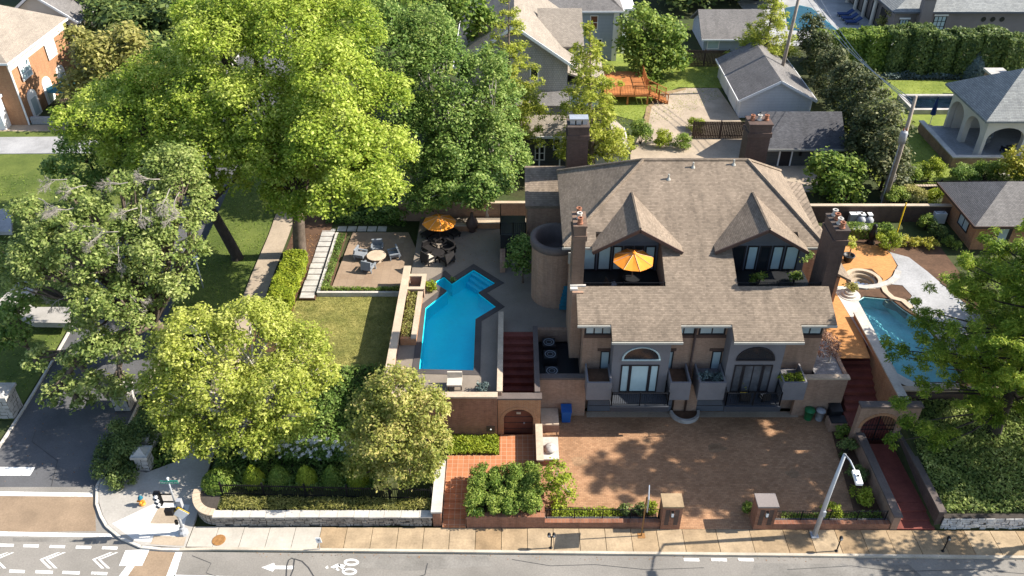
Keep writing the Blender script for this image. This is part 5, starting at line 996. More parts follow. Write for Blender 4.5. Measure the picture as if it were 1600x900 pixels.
rtable('round dark table under the orange deck parasol', 7.45, 42.55, 7.28, .6, .72, 'plastic_black', 'iron', 'deck_table')
armchair('dark chair on the roof deck left of the parasol', 6.2, 42.1, 7.28, .3, 'plastic_black', 'fabric_slate', 'roof deck chairs', .9); armchair('grey chair on the roof deck by the railing', 6.7, 41.6, 7.28, 1.2, 'plastic_black', 'fabric_cream', 'roof deck chairs', .8)
pp = GX(686, 342, 5.2); parasol('orange parasol at the back of the terrace under trees', *pp, TZ, 1.3, 2.2, 'fabric_orange')
def lounger(label, x, y, z, rz, mat, group):
    t = thing('sun_lounger', label, 'sun lounger', (x, y, z), group); u = Vector((math.cos(rz), math.sin(rz), 0)); v = Vector((-math.sin(rz), math.cos(rz), 0)); c = Vector((x, y, z)); Z = Vector((0, 0, 1))
    build('cushion', B().obox(c+u*.3+Z*.33, u, v, Z, .72, .36, .07), mat, t); build('backrest', B().obox(c-u*.72+Z*.52, (u*-.8+Z*.6).normalized(), v, (u*.6+Z*.8).normalized(), .4, .36, .06), mat, t)
    for a in (-.4, .9):
        for k in (-1, 1): build('leg', B().obox(c+u*a+v*.3*k+Z*.13, u, v, Z, .03, .03, .13), 'iron', t)
for i, (px, py, a) in enumerate(((677, 366, -2.3), (690, 372, -2.3), (703, 364, -.9))): lounger(['left', 'middle', 'right'][i]+' black lounger by the shaded orange parasol', *GX(px, py, 3.2), TZ, a, 'wicker', 'black loungers on the terrace')
c = GX(685, 402, 3.2); rtable('dark low table amid the four black wicker chairs', *c, TZ, .5, .45, 'wicker', 'wicker')
for i in range(4):
    a = R(45+90*i); armchair(['black wicker chair at the rear right of the dark table', 'black wicker chair at the rear left of the dark table', 'black wicker chair with cream cushion at front left of the dark table', 'black wicker chair at the front right of the dark table'][i], c[0]+.95*math.cos(a), c[1]+.95*math.sin(a), TZ, a+math.pi, 'wicker', 'fabric_cream' if i == 2 else 'wicker', 'wicker chairs round the dark table', 1.05)
c = GX(589, 406, 2.7); rtable('round tan fire table on the patio', *c, 2.62, .72, .5, 'coping', 'concrete_tan', 'fire_table')
for i in range(4):
    a = R((20, 95, 165, 250)[i]); armchair(['slatted grey chair right of the fire table', 'slatted grey chair behind the fire table', 'slatted grey chair left of the fire table', 'slatted grey chair in front of the fire table'][i], c[0]+1.3*math.cos(a), c[1]+1.3*math.sin(a), 2.62, a+math.pi, 'fabric_slate', 'fabric_slate', 'grey chairs round the fire table')
def pot(name, label, x, y, z, r, h, mat): t = thing(name, label, 'pot', (x, y, z)); build('vessel', B().lathe((x, y, z), [(r*.65, 0), (r, h), (r*1.08, h), (r*1.08, h+.05), (r*.85, h+.05), (r*.8, h-.06), (0, h-.06)], 14), mat, t, True); return t
t = thing('terrace_table', 'tan cushioned bench seat at the front of the terrace', 'bench', (*GX(712, 605, 3.2), TZ)); x, y = GX(712, 605, 3.2); build('seat', B().box(x-.5, y-.35, 3.55, x+.4, y+.35, 3.68), 'fabric_cream', t); build('backrest', B().box(x-.5, y+.35, 3.55, x+.4, y+.45, 4.1), 'fabric_cream', t)
for a in (-.45, .32):
    for k in (-.3, .28): build('leg', B().box(x+a, y+k, TZ, x+a+.07, y+k+.07, 3.55), 'trim_brown', t)
t = thing('fire_bowl', 'dark egg shaped outdoor fireplace at the back of the terrace', 'fireplace', (*GX(738, 362, 3.2), TZ)); x, y = GX(738, 362, 3.2); build('bowl', B().lathe((x, y, TZ), [(.2, 0), (.28, .08), (.2, .2), (.42, .45), (.5, .75), (.38, 1.1), (.14, 1.35), (.12, 1.7), (0, 1.72)], 16), 'trim_brown', t, True)
armchair('yellow cushioned chair on the right balcony beside the plant', 14.15, 37.4, 2.44, 1.57, 'iron', 'fabric_yellow', None, .75); armchair('small chair with tan cushion on the right balcony', 15.4, 37.4, 2.44, 1.8, 'iron', 'fabric_cream', None, .65)
# bins
def bin_(label, px, py, mat, wd, h, rnd=False, z=.1):
    x, y = GX(px, py, z); t = thing('rubbish_bin', label, 'bin', (x, y, z), 'bins beside the driveway')
    if rnd: build('body', B().lathe((x, y, z), [(wd*.4, 0), (wd*.5, h), (wd*.55, h)], 14), mat, t, True); build('lid', B().lathe((x, y, z), [(wd*.56, h), (wd*.54, h+.06), (wd*.2, h+.12), (0, h+.13)], 14), mat, t, True)
    else:
        k = .84; v = [(x-wd/2*k, y-wd/2*k, z+.08), (x+wd/2*k, y-wd/2*k, z+.08), (x+wd/2*k, y+wd/2*k, z+.08), (x-wd/2*k, y+wd/2*k, z+.08), (x-wd/2, y-wd/2, z+h), (x+wd/2, y-wd/2, z+h), (x+wd/2, y+wd/2, z+h), (x-wd/2, y+wd/2, z+h)]
        build('body', B().add(v, [(3, 2, 1, 0), (4, 5, 6, 7), (0, 1, 5, 4), (1, 2, 6, 5), (2, 3, 7, 6), (3, 0, 4, 7)]), mat, t); build('lid', B().obox((x, y, z+h+.05), (1, 0, 0), (0, .98, .1), (0, -.1, .98), wd*.54, wd*.58, .04), mat, t)
        for s in (-1, 1): wv = build('wheel', B().lathe((0, 0, 0), [(0, -.03), (.1, -.03), (.1, .03), (0, .03)], 12), 'plastic_black', t); wv.rotation_euler = (0, math.pi/2, 0); wv.location = (s*wd*.35, wd*.45, .1)
bin_('blue wheeled recycling bin at the left of the garages', 884, 657, 'plastic_blue', .62, 1.0); bin_('green round bin at the right of the garages', 1262, 654, 'plastic_green', .6, .75, True); bin_('grey round bin beside the green one', 1279, 655, 'plastic_grey', .55, .75, True); bin_('black wheeled bin in the driveway corner', 1300, 655, 'plastic_black', .68, 1.0)
wall('bin_wall', 'low brick box with dark lid beside the black bin', [(19.7, 36.9, .05, 20.8, 37.7, .75)], 'brick_tan', [(19.8, 37.0, .75, 20.75, 37.65, .82)], 'plastic_black')
t = wall('brick_bench', 'low brick block with pale ledge left of the blue bin', [(1.8, 36.9, .05, 2.9, 38.3, .7)], 'brick_tan', [(1.8, 36.85, .7, 2.9, 38.3, .8)]); t2 = wall('meter_ledge', 'pale stone ledge with a stone boulder beside the driveway', [(1.8, 34.2, .05, 2.75, 35.9, .55)], 'brick_red', [(1.8, 34.15, .55, 2.8, 35.95, .65)], 'coping_white'); t = thing('boulder', 'small grey boulder resting on the pale driveway ledge', 'boulder', (2.3, 34.9, .65)); rng = np.random.default_rng(3); b = B().lathe((2.3, 34.9, .65), [(.28, 0), (.42, .12), (.36, .26), (.18, .34), (0, .36)], 9); b.v = [(x+rng.normal(0, .025), y+rng.normal(0, .025), z) for x, y, z in b.v]; build('rock', b, 'limestone', t, True)
t = thing('terrace_light', 'small white wall light on the red brick terrace wall', 'light', (-1.3, 36.05, 1.3)); build('backplate', B().box(-1.55, 36.06, 1.0, -1.05, 36.098, 1.45), 'trim_brown', t); build('globe', B().lathe((-1.3, 36.0, 1.25), [(0, -.06), (.06, 0), (0, .06)], 8), 'lamp_glass', t, True)
# grill area beside the right hand patio
for i, (px, py) in enumerate(((1333, 336), (1342, 335), (1350, 337), (1357, 337))):
    x, y = GX(px, py, 3.9); t = thing('utility_box', ['leftmost', 'second', 'third', 'rightmost'][i]+' small white pool equipment box on the wall rack', 'box', (x, y, 3.2), 'pool equipment boxes'); build('case', B().box(x-.25, y-.2, 3.2, x+.25, y+.2, 4.0), 'concrete_pale', t); build('lid', B().box(x-.28, y-.23, 4.0, x+.28, y+.23, 4.08), 'trim_white', t)
for i, px in enumerate((1345, 1357)): x, y = GX(px, 346, 3.5); t = thing('pool_filter', ['left', 'right'][i]+' round grey pool filter by the hedge', 'filter', (x, y, 3.2), 'pool filters'); build('tank', B().lathe((x, y, 3.2), [(.3, 0), (.36, .2), (.36, .5), (.2, .7), (0, .75)], 14), 'plastic_grey', t, True)
x, y = GX(1340, 362, 3.6); t = thing('grill_counter', 'pale stone grill counter beside the chimney', 'counter', (x, y, 3.2)); build('base', B().box(x-.6, y-.35, 3.2, x+.6, y+.35, 4.0), 'brick_tan', t); build('worktop', B().box(x-.68, y-.42, 4.0, x+.68, y+.42, 4.08), 'limestone', t)
x, y = GX(1360, 380, 3.2); t = thing('statue', 'dark metal patio heater statue by the round bright shrub', 'statue', (x, y, 3.2)); build('figure', B().lathe((x, y, 3.2), [(.3, 0), (.32, .1), (.16, .25), (.28, .6), (.32, .95), (.2, 1.2), (.16, 1.35), (.2, 1.5), (.1, 1.68), (0, 1.7)], 12), 'iron', t, True)
x, y = GX(1463, 345, 3.2); t = thing('heat_pump', 'white heat pump by the brick wall', 'air conditioner', (x, y, 3.2)); build('cabinet', B().box(x-.45, y-.45, 3.2, x+.45, y+.45, 4.1), 'trim_white', t); build('fan_guard', B().lathe((x, y, 4.1), [(.36, 0), (.36, .03), (.3, .03), (.3, 0)], 18), 'plastic_grey', t)
x, y = GX(1400, 368, 3.2); t = thing('yellow_post', 'thin yellow guy post before the brick wall', 'post', (x, y, 3.2)); build('shaft', B().tube([(x, y, 3.2), (x, y, 6.1)], .05, 6), 'sign_yellow', t)
t = pot('plant_pot', 'dark square pot with small palm on the brick patio', *GX(1324, 408, 3.2), 3.2, .42, .5, 'plastic_black'); x, y = GX(1324, 408, 3.2); b = B(); b.tube([(x, y, 3.6), (x+.03, y, 4.6)], [.05, .04], 6); build('stem', b, 'bark', t); rng = np.random.default_rng(5); P, N, V, _ = blob_leaves([(x+.03, y, 4.9, .7, .7, .35)], .12, .3, .8, rng); leaf_mesh('fronds', P, N, V, .12, .3, rng, 'leaf_cypress', t)
# deck behind the shingle house
t = thing('wooden_deck', 'orange stained wooden deck with stairs behind the shingle house', 'deck', (12, 81, 3.1)); build('platform', B().box(9.4, 79.6, 4.0, 13.9, 86, 4.15), 'wood_deck', t)
for k in range(6): build('step', B().box(13.92+.32*k, 79.7, 3.9-.15*k, 14.24+.32*k, 81.3, 4.0-.15*k), 'wood_deck', t)
for p, q, h_ in (((9.5, 79.7, 4.15), (13.8, 79.7, 4.15), 1.0), ((13.8, 81.5, 4.15), (13.8, 86, 4.15), 1.0), ((13.9, 79.75, 4.1), (15.8, 79.75, 3.2), 1.0), ((13.9, 81.3, 4.1), (15.8, 81.3, 3.2), 1.0)): build('railing', rail_mesh(p, q, h_, .16, .03, 1.4), 'wood_deck', t)
for x in (9.6, 11.7, 13.7): build('post', B().box(x-.08, 79.65, 3.1, x+.08, 79.81, 4.0), 'wood_deck', t)
parasol('teal parasol at the orange brick house', -45.6, 80.5, 2.6, 1.5, 2.5, 'fabric_teal'); rtable('garden table under the teal parasol', -45.6, 80.5, 2.6, .6, .7, 'coping', 'iron')

# =================================================================== STREET FURNITURE
def lamp_post():
    x, y = GX(1272, 837, .1); t = thing('street_lamp', 'tall grey street lamp leaning its arm over the right driveway wall', 'street lamp', (x, y, .12)); top = D(1320, 710, y); b = B().tube([(x, y, .12), (x+.06, y, 3.4), (top[0], y, top[2])], [.14, .115, .085], 10); build('pole', b, 'pole_grey', t, True); build('base', B().box(x-.2, y-.2, .1, x+.2, y+.2, .2).box(x-.02, y-.2, 1.9, x+.14, y-.1, 2.3), 'pole_grey', t)
    e = D(1337, 738, y-1.6); build('arm', B().tube([top, tuple((Vector(top)*.55+Vector(e)*.45)+Vector((0, 0, .12))), e], [.05, .045, .04], 7), 'pole_grey', t, True)
    d = (Vector(e)-Vector(top)); d.z = -.1; d.normalize(); s = d.cross(Vector((0, 0, 1))).normalized(); c = Vector(e)+d*.32; u = s.cross(d)
    hd = build('lamp_head', B().obox(c, d, s, u, .4, .16, .08).obox(c+d*.05+u*.09, d, s, u, .22, .1, .04), 'trim_white', t); build('lens', B().obox(c-u*.1+d*.08, d, s, u, .26, .12, .03), 'lamp_glass', hd); build('photocell', B().obox(c+u*.15, d, s, u, .04, .04, .04), 'iron', hd)
lamp_post()
def meter(label, px, py, twin=False, h=1.05):
    x, y = GX(px, py, .12); t = thing('parking_meter', label, 'parking meter', (x, y, .12), 'parking meters on the pavement'); build('post', B().tube([(x, y, .12), (x, y, h)], .035, 8), 'iron', t); build('foot', B().lathe((x, y, .12), [(.09, 0), (.09, .03), (.04, .06)], 10), 'iron', t)
    for s in ((-.13, .13) if twin else (0,)): hd = build('meter_head', B().lathe((x+s, y, h), [(.06, 0), (.09, .06), (.1, .2), (.08, .27), (0, .3)], 10), 'iron', t, True); build('dial', B().box(x+s-.05, y-.105, h+.1, x+s+.05, y-.085, h+.22), 'steel', hd)
    if twin: build('crossbar', B().box(x-.16, y-.03, h-.03, x+.16, y+.03, h+.02), 'iron', t)
meter('twin headed parking meter left of the square sign', 861, 856, True); meter('dark parking meter just right of the street lamp', 1307, 861); meter('dark parking meter at the right by the red walk steps', 1473, 861)
x, y = GX(500, 858, .12); t = thing('marker_sign', 'small white sign plate on a thin post by the kerb', 'sign', (x, y, .12)); build('post', B().tube([(x, y, .12), (x+.02, y, .8)], .025, 6), 'steel', t); build('plate', B().obox((x+.04, y-.04, .92), (1, 0, .1), (0, 1, 0), (-.1, 0, 1), .14, .015, .2), 'trim_white', t); build('symbol', B().obox((x+.04, y-.06, .94), (1, 0, .1), (0, 1, 0), (-.1, 0, 1), .05, .004, .07), 'fabric_slate', t)
x, y = GX(1002, 837, .12); t = thing('square_sign', 'square sign board on a rusty post seen edge on left of the pillar', 'sign', (x, y, .12)); tp = D(1010, 775, y); build('post', B().box(x-.03, y-.03, .12, x+.03, y+.03, tp[2]-.1), 'rust', t); build('board', B().obox((x+.08, y-.05, tp[2]-.15), (.16, .98, 0), (.98, -.16, 0), (0, 0, 1), .5, .025, .5), 'steel', t); build('footplate', B().box(x-.2, y-.18, .1, x+.2, y+.18, .128), 'rust', t)
x, y = GX(342, 844, .12); t = thing('manhole_cover', 'round rusty manhole cover set in the white pavement slab', 'manhole', (x, y, .12)); build('disc', B().lathe((x, y, .12), [(.36, 0), (.36, .02), (.3, .024), (0, .024)], 20), 'rust', t)
x, y = GX(223, 788, .12); t = thing('fire_hydrant', 'orange fire hydrant with teal top on the corner', 'hydrant', (x, y, .12)); build('barrel', B().lathe((x, y, .12), [(.17, 0), (.17, .05), (.12, .06), (.12, .42), (.15, .44), (.15, .5)], 12), 'plastic_orange', t, True); build('bonnet', B().lathe((x, y, .62), [(.15, 0), (.12, .12), (.05, .18), (.04, .24), (0, .25)], 12), 'fabric_teal', t, True); build('nozzle', B().tube([(x-.22, y-.05, .44), (x+.22, y-.05, .44)], .06, 8), 'plastic_orange', t); build('nozzle', B().tube([(x, y, .42), (x+.02, y-.24, .42)], .08, 8), 'plastic_orange', t)
# signal pole at the corner
x, y = GX(287, 833, .12); t = thing('traffic_signal', 'corner signal pole with traffic light, diamond sign and green street sign', 'traffic signal', (x, y, .12)); top = D(262, 748, y); lean = lambda z: (x+(top[0]-x)*(z-.12)/(top[2]-.12), y, z)
build('pole', B().tube([(x, y, .12), lean(2.6)], [.085, .075], 9).tube([lean(2.6), lean(top[2])], [.05, .04], 8), 'pole_grey', t, True); build('base', B().lathe((x, y, .1), [(.28, 0), (.26, .2), (.16, .32), (.14, .5), (.09, .55)], 10), 'plastic_grey', t)
build('finial', B().lathe(top, [(.05, -.04), (.08, .02), (.05, .08), (0, .1)], 8), 'lamp_glass', t, True)
sg = build('street_sign', B().box(top[0]-.42, y-.06, top[2]-.32, top[0]+.5, y-.035, top[2]-.1), 'sign_green', t)
fc = bpy.data.curves.new('sign_text', 'FONT'); fc.body = 'Maryland Av'; fc.size = .17; fc.extrude = .002; fc.align_x = 'CENTER'; fo = bpy.data.objects.new('text_tmp', fc); COL.objects.link(fo); bpy.context.view_layer.update()
me = bpy.data.meshes.new_from_object(fo.evaluated_get(bpy.context.evaluated_depsgraph_get())); bpy.data.objects.remove(fo); me.materials.clear(); me.materials.append(MATS['paint_white']); lo = link('lettering', me, sg); lo.rotation_euler = (math.pi/2, 0, 0); lo.location = Vector((top[0]+.04, y-.065, top[2]-.27))-wloc(sg)
hx = lean(3.0); s = build('signal_head', B().box(hx[0]-.95, y-.15, 2.55, hx[0]-.65, y+.1, 3.5).box(hx[0]-.65, y-.03, 2.7, hx[0], y+.03, 2.76).box(hx[0]-.65, y-.03, 3.3, hx[0], y+.03, 3.36), 'iron', t)
for k in range(3): build('visor', B().lathe((hx[0]-.8, y-.15, 2.7+.31*k), [(.12, 0)], 8) if False else B().tube([(hx[0]-.8, y-.15, 2.7+.31*k), (hx[0]-.8, y-.34, 2.69+.31*k)], .12, 10, False), 'steel', s)
s = build('pedestrian_signal', B().box(hx[0]-.5, y-.42, 2.1, hx[0]-.08, y-.2, 2.5).box(hx[0]-.3, y-.2, 2.25, hx[0]+.05, y-.05, 2.35), 'iron', t); s = build('cabinet', B().box(hx[0]+.08, y-.1, 2.3, hx[0]+.34, y+.15, 2.85), 'plastic_grey', t)
c = Vector(lean(2.0))+Vector((.2, -.16, 0)); s = build('diamond_sign', B().obox(c, (.707, 0, .707), (0, 1, 0), (-.707, 0, .707), .36, .012, .36), 'sign_yellow', t); build('sign_face', B().obox(c+Vector((.03, -.02, -.05)), (.707, 0, .707), (0, 1, 0), (-.707, 0, .707), .31, .006, .31), 'trim_white', s); build('bracket', B().box(x-.02, y-.16, 1.95, x+.08, y, 2.02), 'pole_grey', t); build('push_button', B().box(x-.2, y-.14, 1.0, x-.06, y-.02, 1.3), 'iron', t)
# utility poles and wires
x, y = 30.5, 59.7; tp = D(1431, 150, y); u1 = thing('utility_pole', 'weathered grey utility pole with transformer right of the main house', 'utility pole', (x, y, 3.1)); build('pole', B().tube([(x, y, 3.0), (x+.1, y, 8), tp], [.2, .17, .13], 9), 'pole_wood', u1, True); build('conduit', B().tube([(x-.24, y-.1, 3.1), (x-.16, y-.1, 9)], .05, 6), 'plastic_grey', u1); tr = D(1411, 212, y-.3); build('transformer', B().lathe((tr[0], y-.35, tr[2]-.6), [(.0, 0), (.28, 0), (.28, .9), (.2, 1.0), (0, 1.02)], 14), 'plastic_grey', u1, True); build('bracket', B().box(tr[0], y-.2, tr[2]-.2, x+.3, y-.1, tr[2]), 'iron', u1)
for k in range(2): build('insulator', B().lathe((tr[0]-.12+.24*k, y-.35, tr[2]+.42), [(.05, 0), (.07, .1), (.03, .25), (0, .28)], 8), 'terracotta', u1)
p2 = (27.9, 83, 3.1); u2 = thing('utility_pole', 'wooden utility pole between the teal pool and white garage', 'utility pole', p2); build('pole', B().tube([(27.7, 83, 3), (27.95, 83, 9), (28.2, 83, 16)], [.2, .17, .14], 9), 'pole_wood', u2, True); build('crossarm', B().box(27.2, 82.9, 14.2, 29.2, 83.1, 14.4), 'pole_wood', u2)
for i in range(3):
    a, c = Vector((27.5+.7*i, 83, 14.4)), Vector((tp[0]-.3+.3*i, y, tp[2]-.2-.4*i)); pts = [a.lerp(c, k/12)-Vector((0, 0, 1.1*math.sin(math.pi*k/12))) for k in range(13)]; tagit(build('power_line', B().tube(pts, .03, 4), 'plastic_grey'), ['upper', 'middle', 'lower'][i]+' overhead wire between the two utility poles', 'wire', 'overhead wires')
x, y = GX(321, 462, 1.6); t = thing('lamp_post', 'slim grey garden lamp post by the side street', 'lamp post', (x, y, 1.6)); build('shaft', B().tube([(x, y, 1.6), (x, y, 4.6)], [.06, .045], 8), 'steel', t, True); build('lantern', B().lathe((x, y, 4.6), [(.05, 0), (.16, .1), (.2, .4), (.05, .55), (0, .6)], 8), 'lamp_glass', t)

# =================================================================== TREES
def zt(x, y): return max(zg(x, y), -.05)
# big maple (two stems) left of centre
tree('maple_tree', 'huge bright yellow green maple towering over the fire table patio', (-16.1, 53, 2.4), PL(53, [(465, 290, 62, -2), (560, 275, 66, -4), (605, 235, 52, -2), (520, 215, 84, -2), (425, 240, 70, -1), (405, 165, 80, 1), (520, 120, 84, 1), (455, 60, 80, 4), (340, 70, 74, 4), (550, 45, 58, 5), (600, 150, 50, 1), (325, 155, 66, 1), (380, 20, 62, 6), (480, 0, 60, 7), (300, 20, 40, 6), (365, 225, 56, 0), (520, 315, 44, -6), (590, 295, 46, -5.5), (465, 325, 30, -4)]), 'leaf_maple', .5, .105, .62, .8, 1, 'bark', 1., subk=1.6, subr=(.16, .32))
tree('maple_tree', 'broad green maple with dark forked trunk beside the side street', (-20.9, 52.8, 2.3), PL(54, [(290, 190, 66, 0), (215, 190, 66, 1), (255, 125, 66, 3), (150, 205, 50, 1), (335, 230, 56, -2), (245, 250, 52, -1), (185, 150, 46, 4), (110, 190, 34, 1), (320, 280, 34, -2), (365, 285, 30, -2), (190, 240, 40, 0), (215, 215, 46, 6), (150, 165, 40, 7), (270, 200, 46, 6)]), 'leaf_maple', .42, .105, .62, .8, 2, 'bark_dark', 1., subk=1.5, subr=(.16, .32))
# darker trees behind the terrace
for i, (rows, y, bx, lab) in enumerate((
    ([(590, 30, 50, 3), (610, 90, 58, 1), (620, 160, 56, 0), (645, 215, 52, -1), (660, 265, 44, -2), (660, 310, 36, -3), (620, 330, 26, -3)], 61, -8.4, 'dark green tree right behind the bright maple'),
    ([(665, 50, 56, 3), (690, 110, 62, 1), (700, 175, 60, 0), (705, 240, 56, -2), (700, 290, 44, -3), (685, 306, 32, -5.5), (712, 308, 28, -6), (660, 318, 24, -5)], 61, -4.4, 'dark green tree with pale trunk behind the orange terrace parasol'),
    ([(760, 110, 45, 3), (770, 165, 52, 2), (775, 225, 52, 0), (770, 275, 44, -2), (745, 310, 30, -3), (800, 250, 36, 0), (768, 268, 30, -2.7), (752, 294, 30, -5.8), (735, 308, 24, -5.8), (770, 290, 26, -5)], 60, -2.0, 'dark leafy tree with pale trunk left of the house wing'))):
    tree('shade_tree', lab, (bx, y-2.2, 3.1), PL(y, rows), 'leaf_dark', .22, .12, .6, .75, 20+i, 'bark_pale', 1., group='dark trees behind the terrace', subr=(.16, .32), subk=1.5)
tree('shade_tree', 'dark tree at the top edge behind the shade trees', (-7, 76, 3.1), PL(76, [(640, 10, 45), (720, 15, 45), (575, 15, 40), (760, 45, 35)]), 'leaf_mid', .3, .24, .6, .9, 31)
# bald cypresses
def tiered(name, label, base, top, rmax, mat, seed, n=15, bark='bark', size=.15, wid=.32, flat=.3, r0=.12, dens=.62, sparse=.55):
    rng = np.random.default_rng(seed); t = thing(name, label, 'tree', base); bx, by, bz = base; tx, ty, tz = top; h = tz-bz; b = B()
    b.tube([(bx, by, bz-.2), (bx, by, bz+.3), ((bx+tx)/2, (by+ty)/2, bz+h*.5), (tx, ty, tz)], [.045*h**.8+.1, .035*h**.8+.06, .12, .03], 8); L = []
    for k in range(n):
        f = r0+(1-r0)*(k+.5)/n; zz = bz+h*f; rad = rmax*(1-f)**.72+.35; m = 4+int(3*(1-f))
        for j in range(m):
            if rng.random() > sparse+.2: continue
            a = 6.283*(j+rng.random()*.8)/m+k*1.3; rr = rad*rng.uniform(.65, 1.1); c = (bx+(tx-bx)*f, by+(ty-by)*f, zz); e = (c[0]+rr*math.cos(a), c[1]+rr*math.sin(a), zz+rng.uniform(-.12, .12)*rr)
            b.tube([c, ((c[0]+e[0])/2, (c[1]+e[1])/2, (zz+e[2])/2+.05*rr), e], [.05, .035, .012], 5)
            for q in ((.45, .26), (.72, .3), (.95, .24)): L.append((c[0]+(e[0]-c[0])*q[0], c[1]+(e[1]-c[1])*q[0], zz+(e[2]-zz)*q[0]+.05, rr*q[1]+.18, rr*q[1]+.18, (rr*q[1]+.18)*flat+.1))
    P, N, V, _ = blob_leaves(L, size, wid, dens, rng, .34, (.32, .52), .8, bz+.3, -.8)
    build('trunk', b, bark, t, True); leaf_mesh('crown', P, N, V, size, wid, rng, mat, t)
tiered('bald_cypress', 'feathery yellow green cypress behind the tall rear chimney', (6.9, 65, 3.1), D(922, 35, 65), 3.4, 'leaf_cypress', 3)
tiered('bald_cypress', 'feathery light green cypress between dark trees and shingle house', (-.3, 66, 3.1), D(795, -5, 66), 3.6, 'leaf_cypress', 4)
tiered('bald_cypress', 'light green conifer at the top beside the utility pole', (27.2, 88, 3.1), D(1212, -10, 88), 3.6, 'leaf_cypress', 5, 12)
tree('round_tree', 'rounded green tree behind the wooden deck', (14.6, 88, 3.1), PL(88, [(1000, 40, 36), (1040, 55, 38), (1010, 85, 40, -1), (1050, 90, 30, -1), (1010, 115, 26, -2), (985, 70, 26)]), 'leaf_mid', .3, .2, .6, 1., 41)
tree('olive_tree', 'olive yellow tree beside the orange brick house', (-40.5, 78, 2.6), PL(78, [(150, 90, 46), (200, 75, 44, 1), (130, 140, 44, -1), (190, 130, 48, -1), (120, 65, 28, 1), (225, 110, 34), (160, 175, 36, -2)]), 'leaf_olive', .3, .22, .6, .75, 42)
tree('dark_evergreen', 'dark evergreen tree behind the olive tree at top left', (-38, 90, 2.9), PL(90, [(190, 30, 36), (160, 20, 30), (220, 50, 28), (150, 55, 22)]), 'leaf_hedge', .35, .24, .6, 1., 43)
tree('garden_tree', 'dark leafy tree behind the old oak on the far lawn', (-33.4, 60, 2.4), PL(60, [(130, 235, 40), (175, 262, 40), (95, 262, 30, 1), (215, 240, 36), (140, 285, 30, -1)]), 'leaf_dark', .25, .14, .6, .8, 81, 'bark_dark')
# old oak with bare twigs by the side street
oak = tree('oak_tree', 'old oak with bare grey branch ends hanging over the side street', (-23.4, 44.2, .9), PL(43.3, [(60, 385, 48, -1), (130, 400, 50, -2), (40, 330, 30, 1), (190, 370, 40, 0), (240, 390, 42, -1), (290, 290, 40, 3), (260, 250, 38, 4), (150, 330, 34, 1), (190, 290, 28, 2), (250, 330, 34, 1), (140, 470, 36, -3), (190, 470, 34, -3), (280, 440, 36, -1), (150, 540, 34, -4), (195, 545, 32, -4), (215, 500, 28, -3), (100, 600, 28, -5), (150, 600, 30, -5), (190, 600, 24, -5), (70, 430, 30, -2), (280, 350, 34, 1), (110, 300, 24, 2), (95, 350, 34, 0), (215, 430, 36, -1), (250, 460, 32, -1), (300, 395, 30, 0), (15, 400, 34, 0), (60, 560, 24, -4), (120, 560, 28, -4), (230, 290, 34, 3), (165, 420, 34, -1), (310, 330, 26, 2), (75, 350, 32, 1), (30, 440, 28, -1), (130, 500, 30, -3), (100, 430, 32, -1), (175, 620, 24, -5), (130, 630, 22, -5), (80, 620, 22, -5), (215, 350, 34, 1), (285, 250, 32, 4)]), 'leaf_oak', .5, .11, .6, .75, 51, 'bark', 2., subk=1.2, subr=(.2, .42), twigs=4, shell=.3)
rng = np.random.default_rng(8); b = B()
def spray(p, d, L, r, dep):
    e = p+d*L; b.tube([tuple(p), tuple((p+e)/2+Vector(rng.normal(0, .05*L, 3))), tuple(e)], [r, r*.8, r*.6], 5 if dep > 2 else 3, False)
    if dep:
        for k in range(4):
            q = (d+Vector(rng.normal(0, .42, 3))+Vector((0, 0, -.14))).normalized(); spray(p.lerp(e, .45+.55*(k+1)/5), q, L*rng.uniform(.5, .75), max(.006, r*.55), dep-1)
for px, py, dx, dy_, dz in ((105, 280, -1, -.3, .15), (135, 290, -.6, -.6, .1), (200, 285, -.9, -.4, .1), (250, 280, -.7, -.5, .3), (265, 295, -.2, -.8, -.5), (215, 325, -.5, -.6, .1), (220, 320, .1, -.8, -.5), (290, 340, -1, -.3, .1), (115, 325, -.9, -.4, .1), (150, 350, -.8, -.5, .1), (185, 362, -1, -.4, .2), (160, 360, -.5, -.8, -.4), (105, 380, -.1, -.5, -.9), (110, 400, .1, -.6, -.9), (185, 385, .1, -.7, -.8), (105, 460, -.8, -.5, -.3), (150, 455, .0, -.7, -.8), (165, 470, .3, -.6, -.8), (200, 455, .6, -.5, -.6), (185, 545, .3, -.6, .2), (280, 300, -.4, -.7, -.7), (60, 310, .6, -.4, -.1), (165, 575, .2, -.7, .1)):
    q = D(px, py, 42.0+rng.uniform(-1, 1)+(400-py)*.012); spray(Vector(q), Vector((dx, dy_, dz)).normalized(), .85, .03, 4)
build('bare_branches', b, 'bark_dead', oak)
tree('locust_tree', 'feathery yellow green locust tree behind the picket fence', (-14.9, 34.6, 1.0), PL(36, [(300, 530, 62, 1), (390, 510, 62, 2), (470, 540, 52, 2), (260, 590, 44, 0), (340, 600, 66, -.5), (430, 600, 62, -.5), (500, 585, 36, 1), (300, 660, 48, -1.5), (380, 665, 50, -2), (455, 655, 42, -1.5), (250, 540, 30, 1), (340, 690, 40, -2.5), (425, 500, 40, 3), (265, 640, 40, -1.5), (410, 690, 36, -2.5), (285, 690, 34, -2.5), (465, 610, 40, 0), (240, 610, 30, -.5)]), 'leaf_locust', .3, .095, .55, .7, 61, 'bark_pale', 1.2, subk=2., subr=(.14, .3), twigs=9)
